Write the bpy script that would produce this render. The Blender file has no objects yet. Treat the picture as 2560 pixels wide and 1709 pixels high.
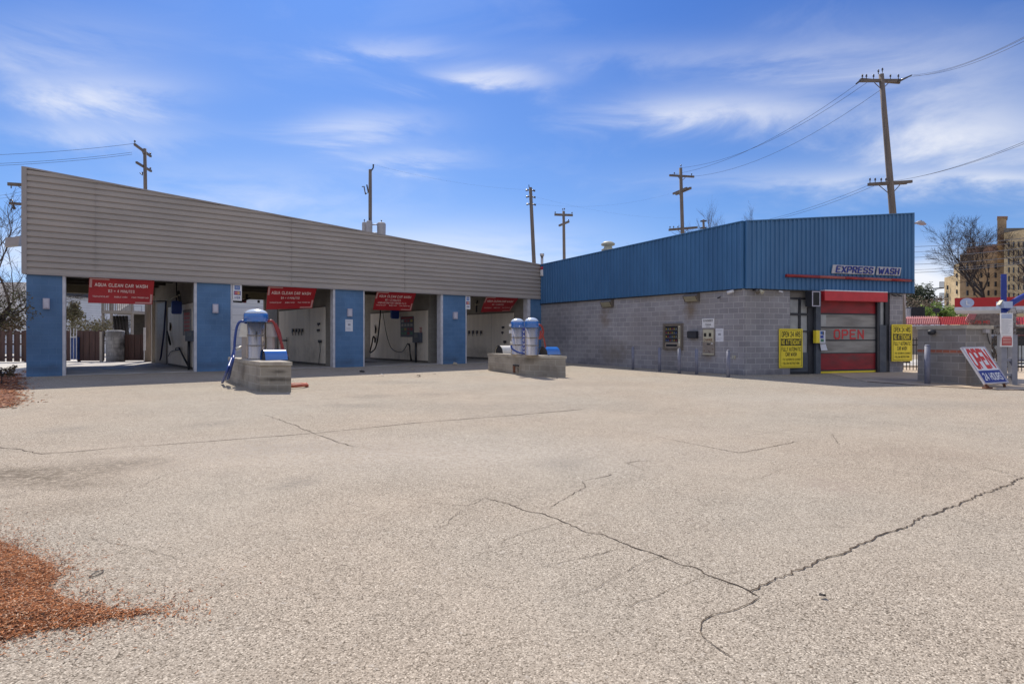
import bpy, math, random
from mathutils import Vector, Matrix
random.seed(7)
R = math.radians
C = bpy.context.scene.collection

# ------------------------------------------------------------------ camera
F = 1425.0            # focal length in photo pixels (photo 2560 wide)
CX, CY = 1280.0, 843.0
CZ = 1.36
cam = bpy.data.cameras.new('camera'); cam.sensor_width = 36.0
cam.lens = F / 2560 * 36.0
cam.shift_y = -11.5 / 2560
cam.clip_start = 0.05; cam.clip_end = 5000
camo = bpy.data.objects.new('camera', cam); C.objects.link(camo)
camo.location = (0, 0, CZ); camo.rotation_euler = (R(90), 0, 0)
sc = bpy.context.scene
sc.camera = camo
sc.view_settings.view_transform = 'Standard'
sc.view_settings.look = 'None'
sc.view_settings.gamma = 1.0
sc.view_settings.exposure = 0.39

# ------------------------------------------------------------------ sun and sky
S = Vector((.245, -.781, -1.0))                 # direction the sunlight travels
EL = math.atan2(1, math.hypot(S.x, S.y)); AZ = math.atan2(-S.x, -S.y)
sun = bpy.data.lights.new('sun', 'SUN'); sun.energy = 3.9; sun.angle = R(.5); sun.color = (1, .92, .80)
suno = bpy.data.objects.new('sun', sun); C.objects.link(suno)
suno.rotation_euler = S.to_track_quat('-Z', 'Y').to_euler(); suno.location = (0, 0, 30)

W = bpy.data.worlds.new('World'); sc.world = W; W.use_nodes = True
wt = W.node_tree; wn = wt.nodes; wl = wt.links
for n in list(wn): wn.remove(n)
wout = wn.new('ShaderNodeOutputWorld'); wbg = wn.new('ShaderNodeBackground'); wl.new(wbg.outputs[0], wout.inputs[0])
wbg.inputs[1].default_value = .15
sky = wn.new('ShaderNodeTexSky'); sky.sky_type = 'NISHITA'; sky.sun_disc = False
sky.sun_elevation = EL; sky.sun_rotation = AZ % (2 * math.pi)
sky.altitude = 200; sky.air_density = 1.0; sky.dust_density = .6; sky.ozone_density = 2.5
def wmath(op, a, b=None, c=None):
    n = wn.new('ShaderNodeMath'); n.operation = op
    for i, x in enumerate((a, b, c)):
        if x is None: continue
        if isinstance(x, (int, float)): n.inputs[i].default_value = x
        else: wl.new(x, n.inputs[i])
    return n.outputs[0]
tc = wn.new('ShaderNodeTexCoord'); sp = wn.new('ShaderNodeSeparateXYZ'); wl.new(tc.outputs['Generated'], sp.inputs[0])
zz = wmath('MAXIMUM', sp.outputs[2], 0.0)
cmb = wn.new('ShaderNodeCombineXYZ'); wl.new(sp.outputs[0], cmb.inputs[0]); wl.new(sp.outputs[1], cmb.inputs[1]); wl.new(wmath('MULTIPLY_ADD', zz, .88, .12), cmb.inputs[2])
wl.new(cmb.outputs[0], sky.inputs['Vector']) if 'Vector' in sky.inputs else None
tr_ = wn.new('ShaderNodeValToRGB'); wl.new(zz, tr_.inputs[0]); te = tr_.color_ramp.elements       # clear deep spring blue, paler low down
te[0].position = .02; te[0].color = (.62, .66, .72, 1); te[1].position = .85; te[1].color = (.50, .60, .88, 1)
for p_, c_ in ((.18, (.36, .495, .66)), (.50, (.185, .345, .64)), (.62, (.24, .40, .68))):
    x_ = te.new(p_); x_.color = (*c_, 1)
hs = wn.new('ShaderNodeMix'); hs.data_type = 'RGBA'; hs.blend_type = 'MULTIPLY'; hs.inputs[0].default_value = 1; wl.new(sky.outputs[0], hs.inputs[6]); wl.new(tr_.outputs[0], hs.inputs[7])
ysafe = wmath('MAXIMUM', sp.outputs[1], .05)
su = wmath('DIVIDE', sp.outputs[0], ysafe); sv = wmath('DIVIDE', sp.outputs[2], ysafe)
front = wmath('GREATER_THAN', sp.outputs[1], .05)
# wispy cirrus: stretched noise warps and breaks each bank of cloud
mp = wn.new('ShaderNodeMapping'); mp.inputs['Scale'].default_value = (1.2, 1.2, 4.2); wl.new(tc.outputs['Generated'], mp.inputs[0])
ns = wn.new('ShaderNodeTexNoise'); ns.inputs['Scale'].default_value = 3.0; ns.inputs['Detail'].default_value = 7; ns.inputs['Roughness'].default_value = .60
ns.inputs['Distortion'].default_value = .6
wl.new(mp.outputs[0], ns.inputs['Vector'])
nf = wmath('SUBTRACT', ns.outputs[0], .5)
cl = None
for (px, py, rx, ry, a) in ((235, 232, 200, 40, .42), (90, 120, 300, 80, .20), (910, 325, 135, 36, .45), (1240, 190, 125, 28, .5),
                            (1030, 402, 120, 20, .33), (1800, 272, 210, 40, .42), (2260, 170, 330, 110, .22), (2440, 335, 270, 80, .38),
                            (2250, 460, 420, 36, .42), (1150, 615, 330, 60, .4), (230, 330, 230, 35, .25), (2330, 700, 110, 60, .75),
                            (600, 470, 330, 60, .22), (1010, 105, 140, 22, .16), (1720, 130, 380, 30, .10), (2480, 455, 150, 22, .3), (40, 620, 90, 40, .4)):
    dx = wmath('MULTIPLY', wmath('ADD', wmath('SUBTRACT', su, (px - CX) / F), wmath('MULTIPLY', nf, .22)), F / rx)
    dy = wmath('MULTIPLY', wmath('ADD', wmath('SUBTRACT', sv, (CY - py) / F), wmath('MULTIPLY', nf, .13)), F / ry)
    d2_ = wmath('ADD', wmath('MULTIPLY', dx, dx), wmath('MULTIPLY', dy, dy))
    g = wmath('MULTIPLY', wmath('EXPONENT', wmath('MULTIPLY', d2_, -.75)), a)
    cl = g if cl is None else wmath('ADD', cl, g)
veil = wmath('MULTIPLY', wmath('MAXIMUM', wmath('MULTIPLY', nf, 1.2), 0), .25)
cl = wmath('MULTIPLY', wmath('ADD', wmath('MULTIPLY', cl, wmath('ADD', wmath('MULTIPLY', nf, 4.2), 1.0)), veil), front)
# unseen bright cloud behind the camera, added to light the shaded fronts
fill_cloud = wmath('MULTIPLY', wmath('MULTIPLY', wmath('MINIMUM', wmath('MAXIMUM', wmath('MULTIPLY', wmath('ADD', sp.outputs[1], -.30), -1.6), 0), 1), wmath('MINIMUM', wmath('MULTIPLY_ADD', zz, 4.0, .85), 1)), wmath("MULTIPLY_ADD", nf, 1.4, .52))
cl = wmath('ADD', cl, fill_cloud)
cl = wmath('MINIMUM', wmath('MAXIMUM', cl, 0), .9)
# unseen dark treeline band behind the camera, added for streaky reflections in the vacuums
low = wmath('MULTIPLY', wmath('MINIMUM', wmath('MAXIMUM', wmath('MULTIPLY', wmath('SUBTRACT', wmath('MULTIPLY_ADD', nf, .35, .13), zz), 14), 0), 1), wmath('LESS_THAN', sp.outputs[1], .2))
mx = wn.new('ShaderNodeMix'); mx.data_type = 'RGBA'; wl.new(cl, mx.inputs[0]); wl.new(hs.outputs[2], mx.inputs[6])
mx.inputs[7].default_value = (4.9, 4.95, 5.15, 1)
mlow = wn.new('ShaderNodeMix'); mlow.data_type = 'RGBA'; wl.new(low, mlow.inputs[0]); wl.new(mx.outputs[2], mlow.inputs[6]); mlow.inputs[7].default_value = (.85, .80, .70, 1)
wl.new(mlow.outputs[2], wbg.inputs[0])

# ------------------------------------------------------------------ geometry of the place
DXY = Vector((8.33, 20.42))                     # the outer corner of the grey building
d1 = Vector((.817, .576)).normalized(); d2 = Vector((-d1.y, d1.x))
GK = .0086; GO = DXY.dot(d2)
def gz(x, y):                                   # the lot rises gently towards the wash bays
    q = min(max(x * d2.x + y * d2.y, -30), 24.6)
    return GK * (q - GO)
def ray(px, py): return Vector(((px - CX) / F, 1.0, (CY - py) / F))
def G(px, py, dz=0.0):                          # the spot on the lot seen at this pixel
    u = (px - CX) / F; v = (CY - py) / F
    Y = (CZ + GK * GO) / (GK * (d2.y + d2.x * u) - v)
    p = Vector((u * Y, Y, 0))
    if p.x * d2.x + p.y * d2.y > 24.6:
        zc = GK * (24.6 - GO); Y = (zc - CZ) / v; p = Vector((u * Y, Y, 0))
    p.z = gz(p.x, p.y) + dz
    return p
def AT(px, py, Y): return Vector(((px - CX) / F * Y, Y, CZ + (CY - py) / F * Y))
def ATZ(px, py, z):                             # point of known height seen at this pixel
    return AT(px, py, (z - CZ) * F / (CY - py))
class Plane:
    def __init__(s, o, d, n): s.o = Vector((o[0], o[1], 0)); s.d = Vector((d[0], d[1], 0)).normalized(); s.n = Vector((n[0], n[1], 0)).normalized()
    def pt(s, a, z, off=0.0): p = s.o + s.d * a + s.n * off; return Vector((p.x, p.y, z))
    def hit(s, px, py, off=0.0):
        r = ray(px, py); c = Vector((0, 0, CZ)); k = (s.o + s.n * off - c).dot(s.n) / r.dot(s.n); return c + r * k
    def sz(s, px, py, off=0.0):
        p = s.hit(px, py, off); return (p - s.o).dot(s.d), p.z
A0 = (-15.45, 18.13)
FA = Plane(A0, d1, (d1.y, -d1.x))                               # front of the wash bays, runs left to right
RW = Plane(DXY, (-.574, .819), (-.819, -.574))                  # long grey wall, runs away from the corner
FWD = Vector((math.cos(R(17)), math.sin(R(17))))
FW = Plane(DXY, FWD, (FWD.y, -FWD.x))                           # front of the automatic wash
DP = Vector((-.659, .752)).normalized()                         # direction of the bay partitions

# ------------------------------------------------------------------ materials
M = {}
def mat(name, col, rough=.6, metal=0.0, col2=None, scale=4.0, bump=0.0, bscale=60.0, detail=4, emit=None, spec=.5, fac=(.35, .65), stretch=None, mott=0.0, coat=0.0):
    m = bpy.data.materials.new(name); m.use_nodes = True; t = m.node_tree; n = t.nodes; l = t.links
    b = n['Principled BSDF']; b.inputs['Roughness'].default_value = rough; b.inputs['Metallic'].default_value = metal
    b.inputs['Specular IOR Level'].default_value = spec
    if coat: b.inputs['Coat Weight'].default_value = coat
    b.inputs['Base Color'].default_value = (*col, 1)
    pos = n.new('ShaderNodeNewGeometry').outputs['Position']
    if stretch:
        mpn = n.new('ShaderNodeMapping'); mpn.inputs['Scale'].default_value = stretch; l.new(pos, mpn.inputs[0]); pos_s = mpn.outputs[0]
    else: pos_s = pos
    if col2 is None: col2 = tuple(c * .86 for c in col)
    nz = n.new('ShaderNodeTexNoise'); nz.inputs['Scale'].default_value = scale; nz.inputs['Detail'].default_value = detail; l.new(pos_s, nz.inputs['Vector'])
    mr = n.new('ShaderNodeMapRange'); mr.inputs[1].default_value = fac[0]; mr.inputs[2].default_value = fac[1]; l.new(nz.outputs[0], mr.inputs[0])
    mxn = n.new('ShaderNodeMix'); mxn.data_type = 'RGBA'; mxn.inputs[6].default_value = (*col, 1); mxn.inputs[7].default_value = (*col2, 1)
    l.new(mr.outputs[0], mxn.inputs[0]); out = mxn.outputs[2]
    l.new(out, b.inputs['Base Color'])
    if bump:
        bn = n.new('ShaderNodeTexNoise'); bn.inputs['Scale'].default_value = bscale; bn.inputs['Detail'].default_value = 3; l.new(pos, bn.inputs['Vector'])
        bp = n.new('ShaderNodeBump'); bp.inputs['Strength'].default_value = bump; bp.inputs['Distance'].default_value = .01; l.new(bn.outputs[0], bp.inputs['Height']); l.new(bp.outputs[0], b.inputs['Normal'])
    if emit: b.inputs['Emission Color'].default_value = (*emit[0], 1); b.inputs['Emission Strength'].default_value = emit[1]
    M[name] = m; return m
def brick_mat(name, c1, c2, mortar, w=.406, h=.203, ms=.012, rough=.85, bump=.4, var=.25, mottle=(.8, 1.15), offset=.5, stain=None):
    m = bpy.data.materials.new(name); m.use_nodes = True; t = m.node_tree; n = t.nodes; l = t.links
    b = n['Principled BSDF']; b.inputs['Roughness'].default_value = rough
    uv = n.new('ShaderNodeUVMap'); uv.uv_map = 'UVMap'
    br = n.new('ShaderNodeTexBrick'); br.inputs['Scale'].default_value = 1; br.inputs['Brick Width'].default_value = w; br.inputs['Row Height'].default_value = h
    br.inputs['Mortar Size'].default_value = ms; br.inputs['Mortar Smooth'].default_value = .2; br.inputs['Bias'].default_value = 0; br.offset = offset
    br.inputs['Color1'].default_value = (*c1, 1); br.inputs['Color2'].default_value = (*c2, 1); br.inputs['Mortar'].default_value = (*mortar, 1)
    # wobble the joints a little so they are not ruler straight
    pos = n.new('ShaderNodeNewGeometry').outputs['Position']
    wz = n.new('ShaderNodeTexNoise'); wz.inputs['Scale'].default_value = 5; l.new(pos, wz.inputs['Vector'])
    sub = n.new('ShaderNodeVectorMath'); sub.operation = 'SUBTRACT'; l.new(wz.outputs[1], sub.inputs[0]); sub.inputs[1].default_value = (.5, .5, .5)
    scl = n.new('ShaderNodeVectorMath'); scl.operation = 'SCALE'; l.new(sub.outputs[0], scl.inputs[0]); scl.inputs['Scale'].default_value = .016
    add = n.new('ShaderNodeVectorMath'); add.operation = 'ADD'; l.new(uv.outputs[0], add.inputs[0]); l.new(scl.outputs[0], add.inputs[1])
    l.new(add.outputs[0], br.inputs['Vector'])
    nz = n.new('ShaderNodeTexNoise'); nz.inputs['Scale'].default_value = 1.1; nz.inputs['Detail'].default_value = 6; l.new(pos, nz.inputs['Vector'])
    mr = n.new('ShaderNodeMapRange'); mr.inputs[1].default_value = .3; mr.inputs[2].default_value = .7; mr.inputs[3].default_value = mottle[0]; mr.inputs[4].default_value = mottle[1]; l.new(nz.outputs[0], mr.inputs[0])
    mu = n.new('ShaderNodeMix'); mu.data_type = 'RGBA'; mu.blend_type = 'MULTIPLY'; mu.inputs[0].default_value = 1; l.new(br.outputs[0], mu.inputs[6]); l.new(mr.outputs[0], mu.inputs[7])
    out = mu.outputs[2]
    if stain:
        sn = n.new('ShaderNodeTexNoise'); sn.inputs['Scale'].default_value = stain[1]; sn.inputs['Detail'].default_value = 8; l.new(pos, sn.inputs['Vector'])
        sr = n.new('ShaderNodeMapRange'); sr.inputs[1].default_value = .52; sr.inputs[2].default_value = .72; sr.inputs[3].default_value = 0; sr.inputs[4].default_value = stain[2]; l.new(sn.outputs[0], sr.inputs[0])
        sm = n.new('ShaderNodeMix'); sm.data_type = 'RGBA'; l.new(sr.outputs[0], sm.inputs[0]); l.new(out, sm.inputs[6]); sm.inputs[7].default_value = (*stain[0], 1); out = sm.outputs[2]
    l.new(out, b.inputs['Base Color'])
    fn = n.new('ShaderNodeTexNoise'); fn.inputs['Scale'].default_value = 70; fn.inputs['Detail'].default_value = 3; l.new(pos, fn.inputs['Vector'])
    ad = n.new('ShaderNodeMath'); ad.operation = 'MULTIPLY_ADD'; l.new(br.outputs['Fac'], ad.inputs[0]); ad.inputs[1].default_value = -1.2; l.new(fn.outputs[0], ad.inputs[2])
    bp = n.new('ShaderNodeBump'); bp.inputs['Strength'].default_value = bump; bp.inputs['Distance'].default_value = .012; l.new(ad.outputs[0], bp.inputs['Height']); l.new(bp.outputs[0], b.inputs['Normal'])
    M[name] = m; return m
def island_mat(name, cols, rough=.8, trans=0.0):           # a colour picked per separate piece (leaf, chip)
    m = bpy.data.materials.new(name); m.use_nodes = True; t = m.node_tree; n = t.nodes; l = t.links
    b = n['Principled BSDF']; b.inputs['Roughness'].default_value = rough; b.inputs['Specular IOR Level'].default_value = .25
    g = n.new('ShaderNodeNewGeometry'); cr = n.new('ShaderNodeValToRGB'); l.new(g.outputs['Random Per Island'], cr.inputs[0])
    el = cr.color_ramp.elements
    while len(el) < len(cols): el.new(.5)
    for i, c in enumerate(cols): el[i].position = i / max(1, len(cols) - 1); el[i].color = (*c, 1)
    l.new(cr.outputs[0], b.inputs['Base Color'])
    M[name] = m; return m

def ground_mat():
    m = bpy.data.materials.new('asphalt'); m.use_nodes = True; t = m.node_tree; n = t.nodes; l = t.links
    b = n['Principled BSDF']; b.inputs['Roughness'].default_value = .92; b.inputs['Specular IOR Level'].default_value = .2
    pos = n.new('ShaderNodeNewGeometry').outputs['Position']
    def noise(sc_, det, ro=.5, vec=pos):
        x = n.new('ShaderNodeTexNoise'); x.inputs['Scale'].default_value = sc_; x.inputs['Detail'].default_value = det; x.inputs['Roughness'].default_value = ro; l.new(vec, x.inputs['Vector']); return x
    def mrange(o, a, b_, c, d):
        x = n.new('ShaderNodeMapRange'); x.inputs[1].default_value = a; x.inputs[2].default_value = b_; x.inputs[3].default_value = c; x.inputs[4].default_value = d; l.new(o, x.inputs[0]); return x.outputs[0]
    def mix(f, a, b_, mode='MIX'):
        x = n.new('ShaderNodeMix'); x.data_type = 'RGBA'; x.blend_type = mode
        for i, v in ((0, f), (6, a), (7, b_)):
            if isinstance(v, tuple): x.inputs[i].default_value = (*v, 1)
            elif isinstance(v, (int, float)): x.inputs[i].default_value = v
            else: l.new(v, x.inputs[i])
        return x.outputs[2]
    vo = n.new('ShaderNodeTexVoronoi'); vo.inputs['Scale'].default_value = 135; l.new(pos, vo.inputs['Vector'])
    sepc = n.new('ShaderNodeSeparateColor'); l.new(vo.outputs['Color'], sepc.inputs[0])
    cr = n.new('ShaderNodeValToRGB'); l.new(sepc.outputs[0], cr.inputs[0]); e = cr.color_ramp.elements
    e[0].position = 0; e[0].color = (.085, .070, .052, 1); e[1].position = 1; e[1].color = (.64, .575, .485, 1)
    for p_, c_ in ((.12, (.19, .160, .128)), (.28, (.32, .278, .228)), (.8, (.42, .370, .308))):
        x = e.new(p_); x.color = (*c_, 1)
    col = cr.outputs[0]
    gap = mrange(vo.outputs['Distance'], .45, .8, 1, .55)
    gm = n.new('ShaderNodeMix'); gm.data_type = 'RGBA'; gm.blend_type = 'MULTIPLY'; gm.inputs[0].default_value = .8; l.new(col, gm.inputs[6]); l.new(gap, gm.inputs[7]); col = gm.outputs[2]
    n1 = noise(.55, 6); col = mix(mrange(n1.outputs[0], .35, .68, 0, .3), col, (.41, .36, .298))
    n2 = noise(2.3, 7, .6); col = mix(1.0, col, mrange(n2.outputs[0], .3, .7, .93, 1.05), 'MULTIPLY')
    n3 = noise(.23, 4); tint = mix(mrange(n3.outputs[0], .4, .6, 0, 1), (1.10, 1.058, 1.0), (1.06, 1.062, 1.035)); col = mix(1.0, col, tint, 'MULTIPLY')
    n4 = noise(9, 5, .65); col = mix(mrange(n4.outputs[0], .60, .72, 0, .35), col, (.20, .175, .145))
    n7 = noise(16, 9, .72); n5 = noise(38, 2); col = mix(mrange(n5.outputs[0], .66, .74, 0, .75), col, (.12, .085, .055))
    n6 = noise(21, 3); col = mix(mrange(n6.outputs[0], .66, .72, 0, .45), col, (.55, .50, .43))
    # worn oil and dirt stains at their own places
    wv = noise(1.6, 6, .65)
    sb = n.new('ShaderNodeVectorMath'); sb.operation = 'SUBTRACT'; l.new(wv.outputs[1], sb.inputs[0]); sb.inputs[1].default_value = (.5, .5, .5)
    sm = n.new('ShaderNodeVectorMath'); sm.operation = 'SCALE'; l.new(sb.outputs[0], sm.inputs[0]); sm.inputs['Scale'].default_value = .55
    wp = n.new('ShaderNodeVectorMath'); wp.operation = 'ADD'; l.new(pos, wp.inputs[0]); l.new(sm.outputs[0], wp.inputs[1])
    def spot(px, py, rad, amt, c_, asp=1.0):
        nonlocal col
        p = G(px, py)
        mpn = n.new('ShaderNodeMapping'); mpn.vector_type = 'POINT'; mpn.inputs['Location'].default_value = (-p.x / (rad * asp), -p.y / rad, -p.z / rad); mpn.inputs['Scale'].default_value = (1 / (rad * asp), 1 / rad, 1 / rad); l.new(wp.outputs[0], mpn.inputs[0])
        ln = n.new('ShaderNodeVectorMath'); ln.operation = 'LENGTH'; l.new(mpn.outputs[0], ln.inputs[0])
        f = mrange(ln.outputs['Value'], .1, 1.35, min(1, amt * 1.25), 0)
        br_ = n.new('ShaderNodeMath'); br_.operation = 'MULTIPLY'; l.new(f, br_.inputs[0]); l.new(mrange(n7.outputs[0], .40, .62, 0, 1.25), br_.inputs[1])
        col = mix(br_.outputs[0], col, c_)
    brown = (.16, .13, .095); grey = (.17, .155, .135); dust = (.47, .42, .36)
    for a in ((60, 1195, .42, .8, brown, 2.0), (20, 1180, .3, .8, brown, 1.5), (310, 1160, .34, .8, brown, 1.8), (200, 1178, .2, .6, brown, 2), (170, 1210, .22, .5, brown, 2), (130, 1275, .3, .4, brown, 1.5),
              (540, 1060, .35, .45, grey), (170, 1073, .3, .45, grey), (690, 1120, .5, .35, grey, 2), (970, 1120, .45, .5, (.24, .19, .14), 2), (1040, 1130, 1.2, .5, dust, 3),
              (870, 1013, .35, .5, grey, 2), (930, 990, .5, .45, grey), (1080, 985, .45, .4, grey), (740, 1205, .25, .4, grey), (990, 955, .6, .35, grey, 2),
              (2090, 1217, .3, .4, (.26, .2, .17)), (2300, 1135, .5, .4, (.27, .21, .16), 2), (1410, 1160, .35, .35, grey), (560, 930, .8, .5, grey, 2), (230, 930, .9, .4, grey, 3),
              (1500, 960, .8, .3, grey, 2), (1700, 1080, .5, .25, dust, 2), (2050, 1000, 1.0, .3, dust, 3), (420, 960, .9, .3, grey, 3), (1250, 1015, .8, .28, grey, 3), (2400, 1010, .7, .3, grey, 3)): spot(*a)
    l.new(col, b.inputs['Base Color'])
    hb = n.new('ShaderNodeMath'); hb.operation = 'MULTIPLY_ADD'; l.new(vo.outputs['Distance'], hb.inputs[0]); hb.inputs[1].default_value = -1; l.new(sepc.outputs[1], hb.inputs[2])
    bp = n.new('ShaderNodeBump'); bp.inputs['Strength'].default_value = .45; bp.inputs['Distance'].default_value = .006; l.new(hb.outputs[0], bp.inputs['Height']); l.new(bp.outputs[0], b.inputs['Normal'])
    M['asphalt'] = m
ground_mat()
mat('concrete', (.58, .545, .49), .9, col2=(.45, .425, .385), scale=1.7, bump=.25, bscale=40, detail=8)
mat('tan_concrete', (.54, .43, .31), .9, col2=(.42, .33, .24), scale=2.2, bump=.25, bscale=40, detail=8)
mat('floor_concrete', (.46, .43, .40), .6, col2=(.28, .265, .255), scale=1.3, bump=.15, detail=8)
mat('far_ground', (.30, .28, .25), .95, col2=(.22, .22, .18), scale=.05, detail=6)
mat('crack', (.040, .026, .016), .95, col2=(.10, .07, .045), scale=14)
brick_mat('blue_block', (.078, .180, .345), (.092, .200, .375), (.105, .212, .385), ms=.009, bump=.35, mottle=(.78, 1.12), rough=.6)
brick_mat('grey_block', (.278, .270, .290), (.350, .338, .360), (.46, .448, .458), ms=.013, bump=.5, mottle=(.80, 1.12), stain=((.18, .16, .145), .55, .5))
brick_mat('island_block', (.34, .305, .255), (.41, .37, .31), (.46, .42, .36), ms=.012, bump=.5, mottle=(.74, 1.12), stain=((.16, .13, .10), 2.2, .55))
brick_mat('enclosure_block', (.24, .225, .215), (.31, .29, .275), (.38, .36, .34), ms=.013, bump=.5, mottle=(.7, 1.15), stain=((.13, .115, .105), 1.1, .55))
brick_mat('red_band', (.33, .10, .06), (.40, .13, .08), (.34, .28, .25), w=.2, h=.1, ms=.008)
brick_mat('inner_block', (.27, .245, .21), (.30, .275, .235), (.32, .295, .255), ms=.008, bump=.25)
brick_mat('silo_block', (.30, .30, .32), (.42, .42, .44), (.25, .25, .26), w=.3, h=.2, ms=.012, bump=.5, mottle=(.6, 1.25), stain=((.05, .05, .055), 1.8, .85))
brick_mat('garage_panel', (.60, .62, .68), (.62, .64, .70), (.34, .35, .40), w=20, h=.45, ms=.012, bump=.3, rough=.5, mottle=(.94, 1.03))
brick_mat('sunlit_brick', (.54, .38, .19), (.60, .44, .24), (.60, .48, .30), w=.5, h=.16, ms=.02, mottle=(.8, 1.12))  # brick of the apartment's lit wings, sunlight painted into the colour
brick_mat('shaded_brick', (.36, .235, .125), (.42, .285, .165), (.42, .31, .20), w=.5, h=.16, ms=.02, mottle=(.7, 1.15))  # brick of the apartment front and chimney, shade painted into the colour
brick_mat('siding', (.62, .64, .68), (.64, .66, .70), (.44, .46, .50), w=30, h=.18, ms=.014, bump=.4, rough=.6, mottle=(.93, 1.04))
brick_mat('shingle', (.30, .28, .27), (.38, .36, .35), (.22, .21, .20), w=.35, h=.14, ms=.01, bump=.4, mottle=(.75, 1.15))
mat('grey_metal', (.445, .405, .375), .42, .0, col2=(.385, .355, .335), scale=.9, spec=.6, stretch=(.5, .5, 1.5), bump=.12, bscale=1.3, detail=8)
mat('grey_trim', (.36, .325, .31), .45, col2=(.31, .285, .28), scale=2)
mat('blue_metal', (.049, .163, .345), .42, .0, col2=(.039, .133, .290), scale=1.1, spec=.6, detail=8, bump=.12, bscale=1.5, stretch=(1, 1, .4))
mat('white_trim', (.62, .62, .66), .5, col2=(.50, .50, .54), scale=5)
mat('wall_panel', (.88, .79, .66), .45, col2=(.74, .66, .55), scale=1.2, stretch=(2, 2, .3), detail=7)
mat('panel_joint', (.16, .14, .12), .7)
mat('dark_steel', (.035, .035, .04), .5, col2=(.02, .02, .024))
mat('beam_brown', (.07, .058, .045), .8, col2=(.05, .042, .035))
mat('ceiling', (.42, .38, .31), .8, col2=(.34, .30, .25), scale=2)
mat('soffit', (.23, .20, .14), .7, col2=(.18, .16, .11), scale=2)
mat('roofing', (.16, .155, .15), .95)
mat('banner_red', (.40, .018, .024), .42, col2=(.33, .013, .020), scale=1.5, spec=.4)
mat('banner_print', (.80, .66, .60), .5, col2=(.74, .58, .52), scale=8)
mat('banner_frame', (.56, .30, .27), .5)
mat('white_paint', (.78, .78, .80), .5, col2=(.70, .70, .72), scale=6)
mat('paper', (.74, .75, .80), .8, col2=(.68, .69, .75), scale=9)
mat('print_grey', (.34, .35, .40), .8)
mat('print_faint', (.55, .56, .62), .8)
mat('print_red', (.55, .20, .20), .8)
mat('ink_black', (.018, .016, .014), .6)
mat('ink_blue', (.02, .04, .26), .5)
mat('card_blue', (.05, .16, .50), .5)
mat('card_navy', (.03, .07, .36), .5)
mat('card_red', (.65, .04, .03), .5)
mat('card_orange', (.85, .42, .05), .5)
mat('lamp_case', (.50, .48, .56), .5, col2=(.44, .42, .50))
mat('lamp_lens', (.62, .60, .68), .25)
mat('steel', (.64, .57, .50), .27, .80, col2=(.46, .41, .365), scale=3, bump=.05, bscale=6, stretch=(3, 3, .4), detail=6)
mat('steel_seam', (.30, .29, .28), .4, .8)
mat('vac_blue', (.010, .16, .58), .22, col2=(.008, .14, .50), spec=.9, coat=.8)
mat('dome_pale', (.62, .70, .80), .25, col2=(.56, .66, .79), spec=.7, coat=.6); mat('vac_white', (.74, .72, .66), .4, col2=(.64, .61, .54), scale=6)
mat('coin_grey', (.42, .37, .34), .5, col2=(.36, .32, .295))
mat('hose_blue', (.02, .065, .30), .35, col2=(.016, .05, .24), scale=9, spec=.6)
mat('hose_red', (.33, .035, .03), .4, col2=(.26, .03, .028), scale=9, spec=.6)
mat('hose_coil', (.50, .12, .06), .5, col2=(.40, .09, .05))
mat('hose_black', (.016, .016, .018), .5)
mat('hose_navy', (.02, .03, .09), .5)
mat('slab_cap', (.47, .43, .355), .9, col2=(.34, .30, .25), scale=3.5, bump=.4, bscale=35, detail=8)
mat('post_blue', (.20, .21, .275), .6, col2=(.15, .16, .22), scale=5, detail=8)
mat('post_grey', (.27, .28, .33), .6, col2=(.22, .23, .275), scale=5, detail=8)
mat('rust', (.20, .075, .035), .85, col2=(.12, .05, .03), scale=12)
mat('tan_case', (.30, .26, .22), .5, col2=(.24, .205, .18), scale=8)
mat('bronze_case', (.16, .14, .115), .5, col2=(.12, .10, .085), scale=6)
mat('case_cream', (.56, .53, .40), .55, col2=(.50, .47, .36))
mat('glass_dark', (.02, .022, .026), .12, col2=(.03, .03, .035), scale=6)
mat('shelf_dim', (.16, .17, .17), .6)
mat('snack_red', (.20, .02, .03), .5); mat('snack_yellow', (.30, .22, .03), .5); mat('snack_blue', (.04, .07, .20), .5)
mat('door_red', (.38, .018, .028), .5, col2=(.22, .016, .022), scale=1.6, stretch=(1, 1, 2.5), detail=7)
mat('hood_red', (.62, .035, .045), .4, col2=(.54, .03, .04))
mat('door_film', (.34, .325, .30), .35, col2=(.20, .19, .175), scale=1.8, stretch=(.5, .5, 3), detail=8, spec=.6)
mat('open_red', (.62, .045, .05), .5)
mat('window_pale', (.44, .45, .44), .25, col2=(.33, .34, .34), scale=3, detail=8, spec=.6)
mat('jamb_dark', (.022, .024, .032), .5, col2=(.03, .033, .042))
mat('jamb_slate', (.085, .10, .125), .55, col2=(.06, .072, .095), scale=4)
mat('wood_board', (.20, .18, .155), .8, col2=(.14, .125, .11), scale=3, stretch=(1, 1, 12))
mat('sign_yellow', (.93, .74, .05), .5, col2=(.88, .69, .04))
mat('neon_red', (.34, .022, .022), .4, col2=(.26, .02, .02)); mat('neon_faded', (.40, .10, .085), .5)
mat('letter_blue', (.018, .035, .27), .4)
mat('letter_back', (.52, .51, .53), .5, col2=(.46, .45, .47))
mat('pole_wood', (.215, .175, .15), .9, col2=(.15, .125, .11), scale=5, stretch=(3, 3, .25), detail=6)
mat('arm_wood', (.17, .14, .12), .9, col2=(.12, .10, .09), scale=5)
mat('insulator', (.06, .06, .075), .3)
mat('transformer', (.42, .40, .41), .5, col2=(.36, .345, .36))
mat('wire', (.06, .06, .07), .6)
mat('fence_brown', (.105, .058, .050), .85, col2=(.070, .042, .038), scale=3, stretch=(6, 6, .5), detail=6)
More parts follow.
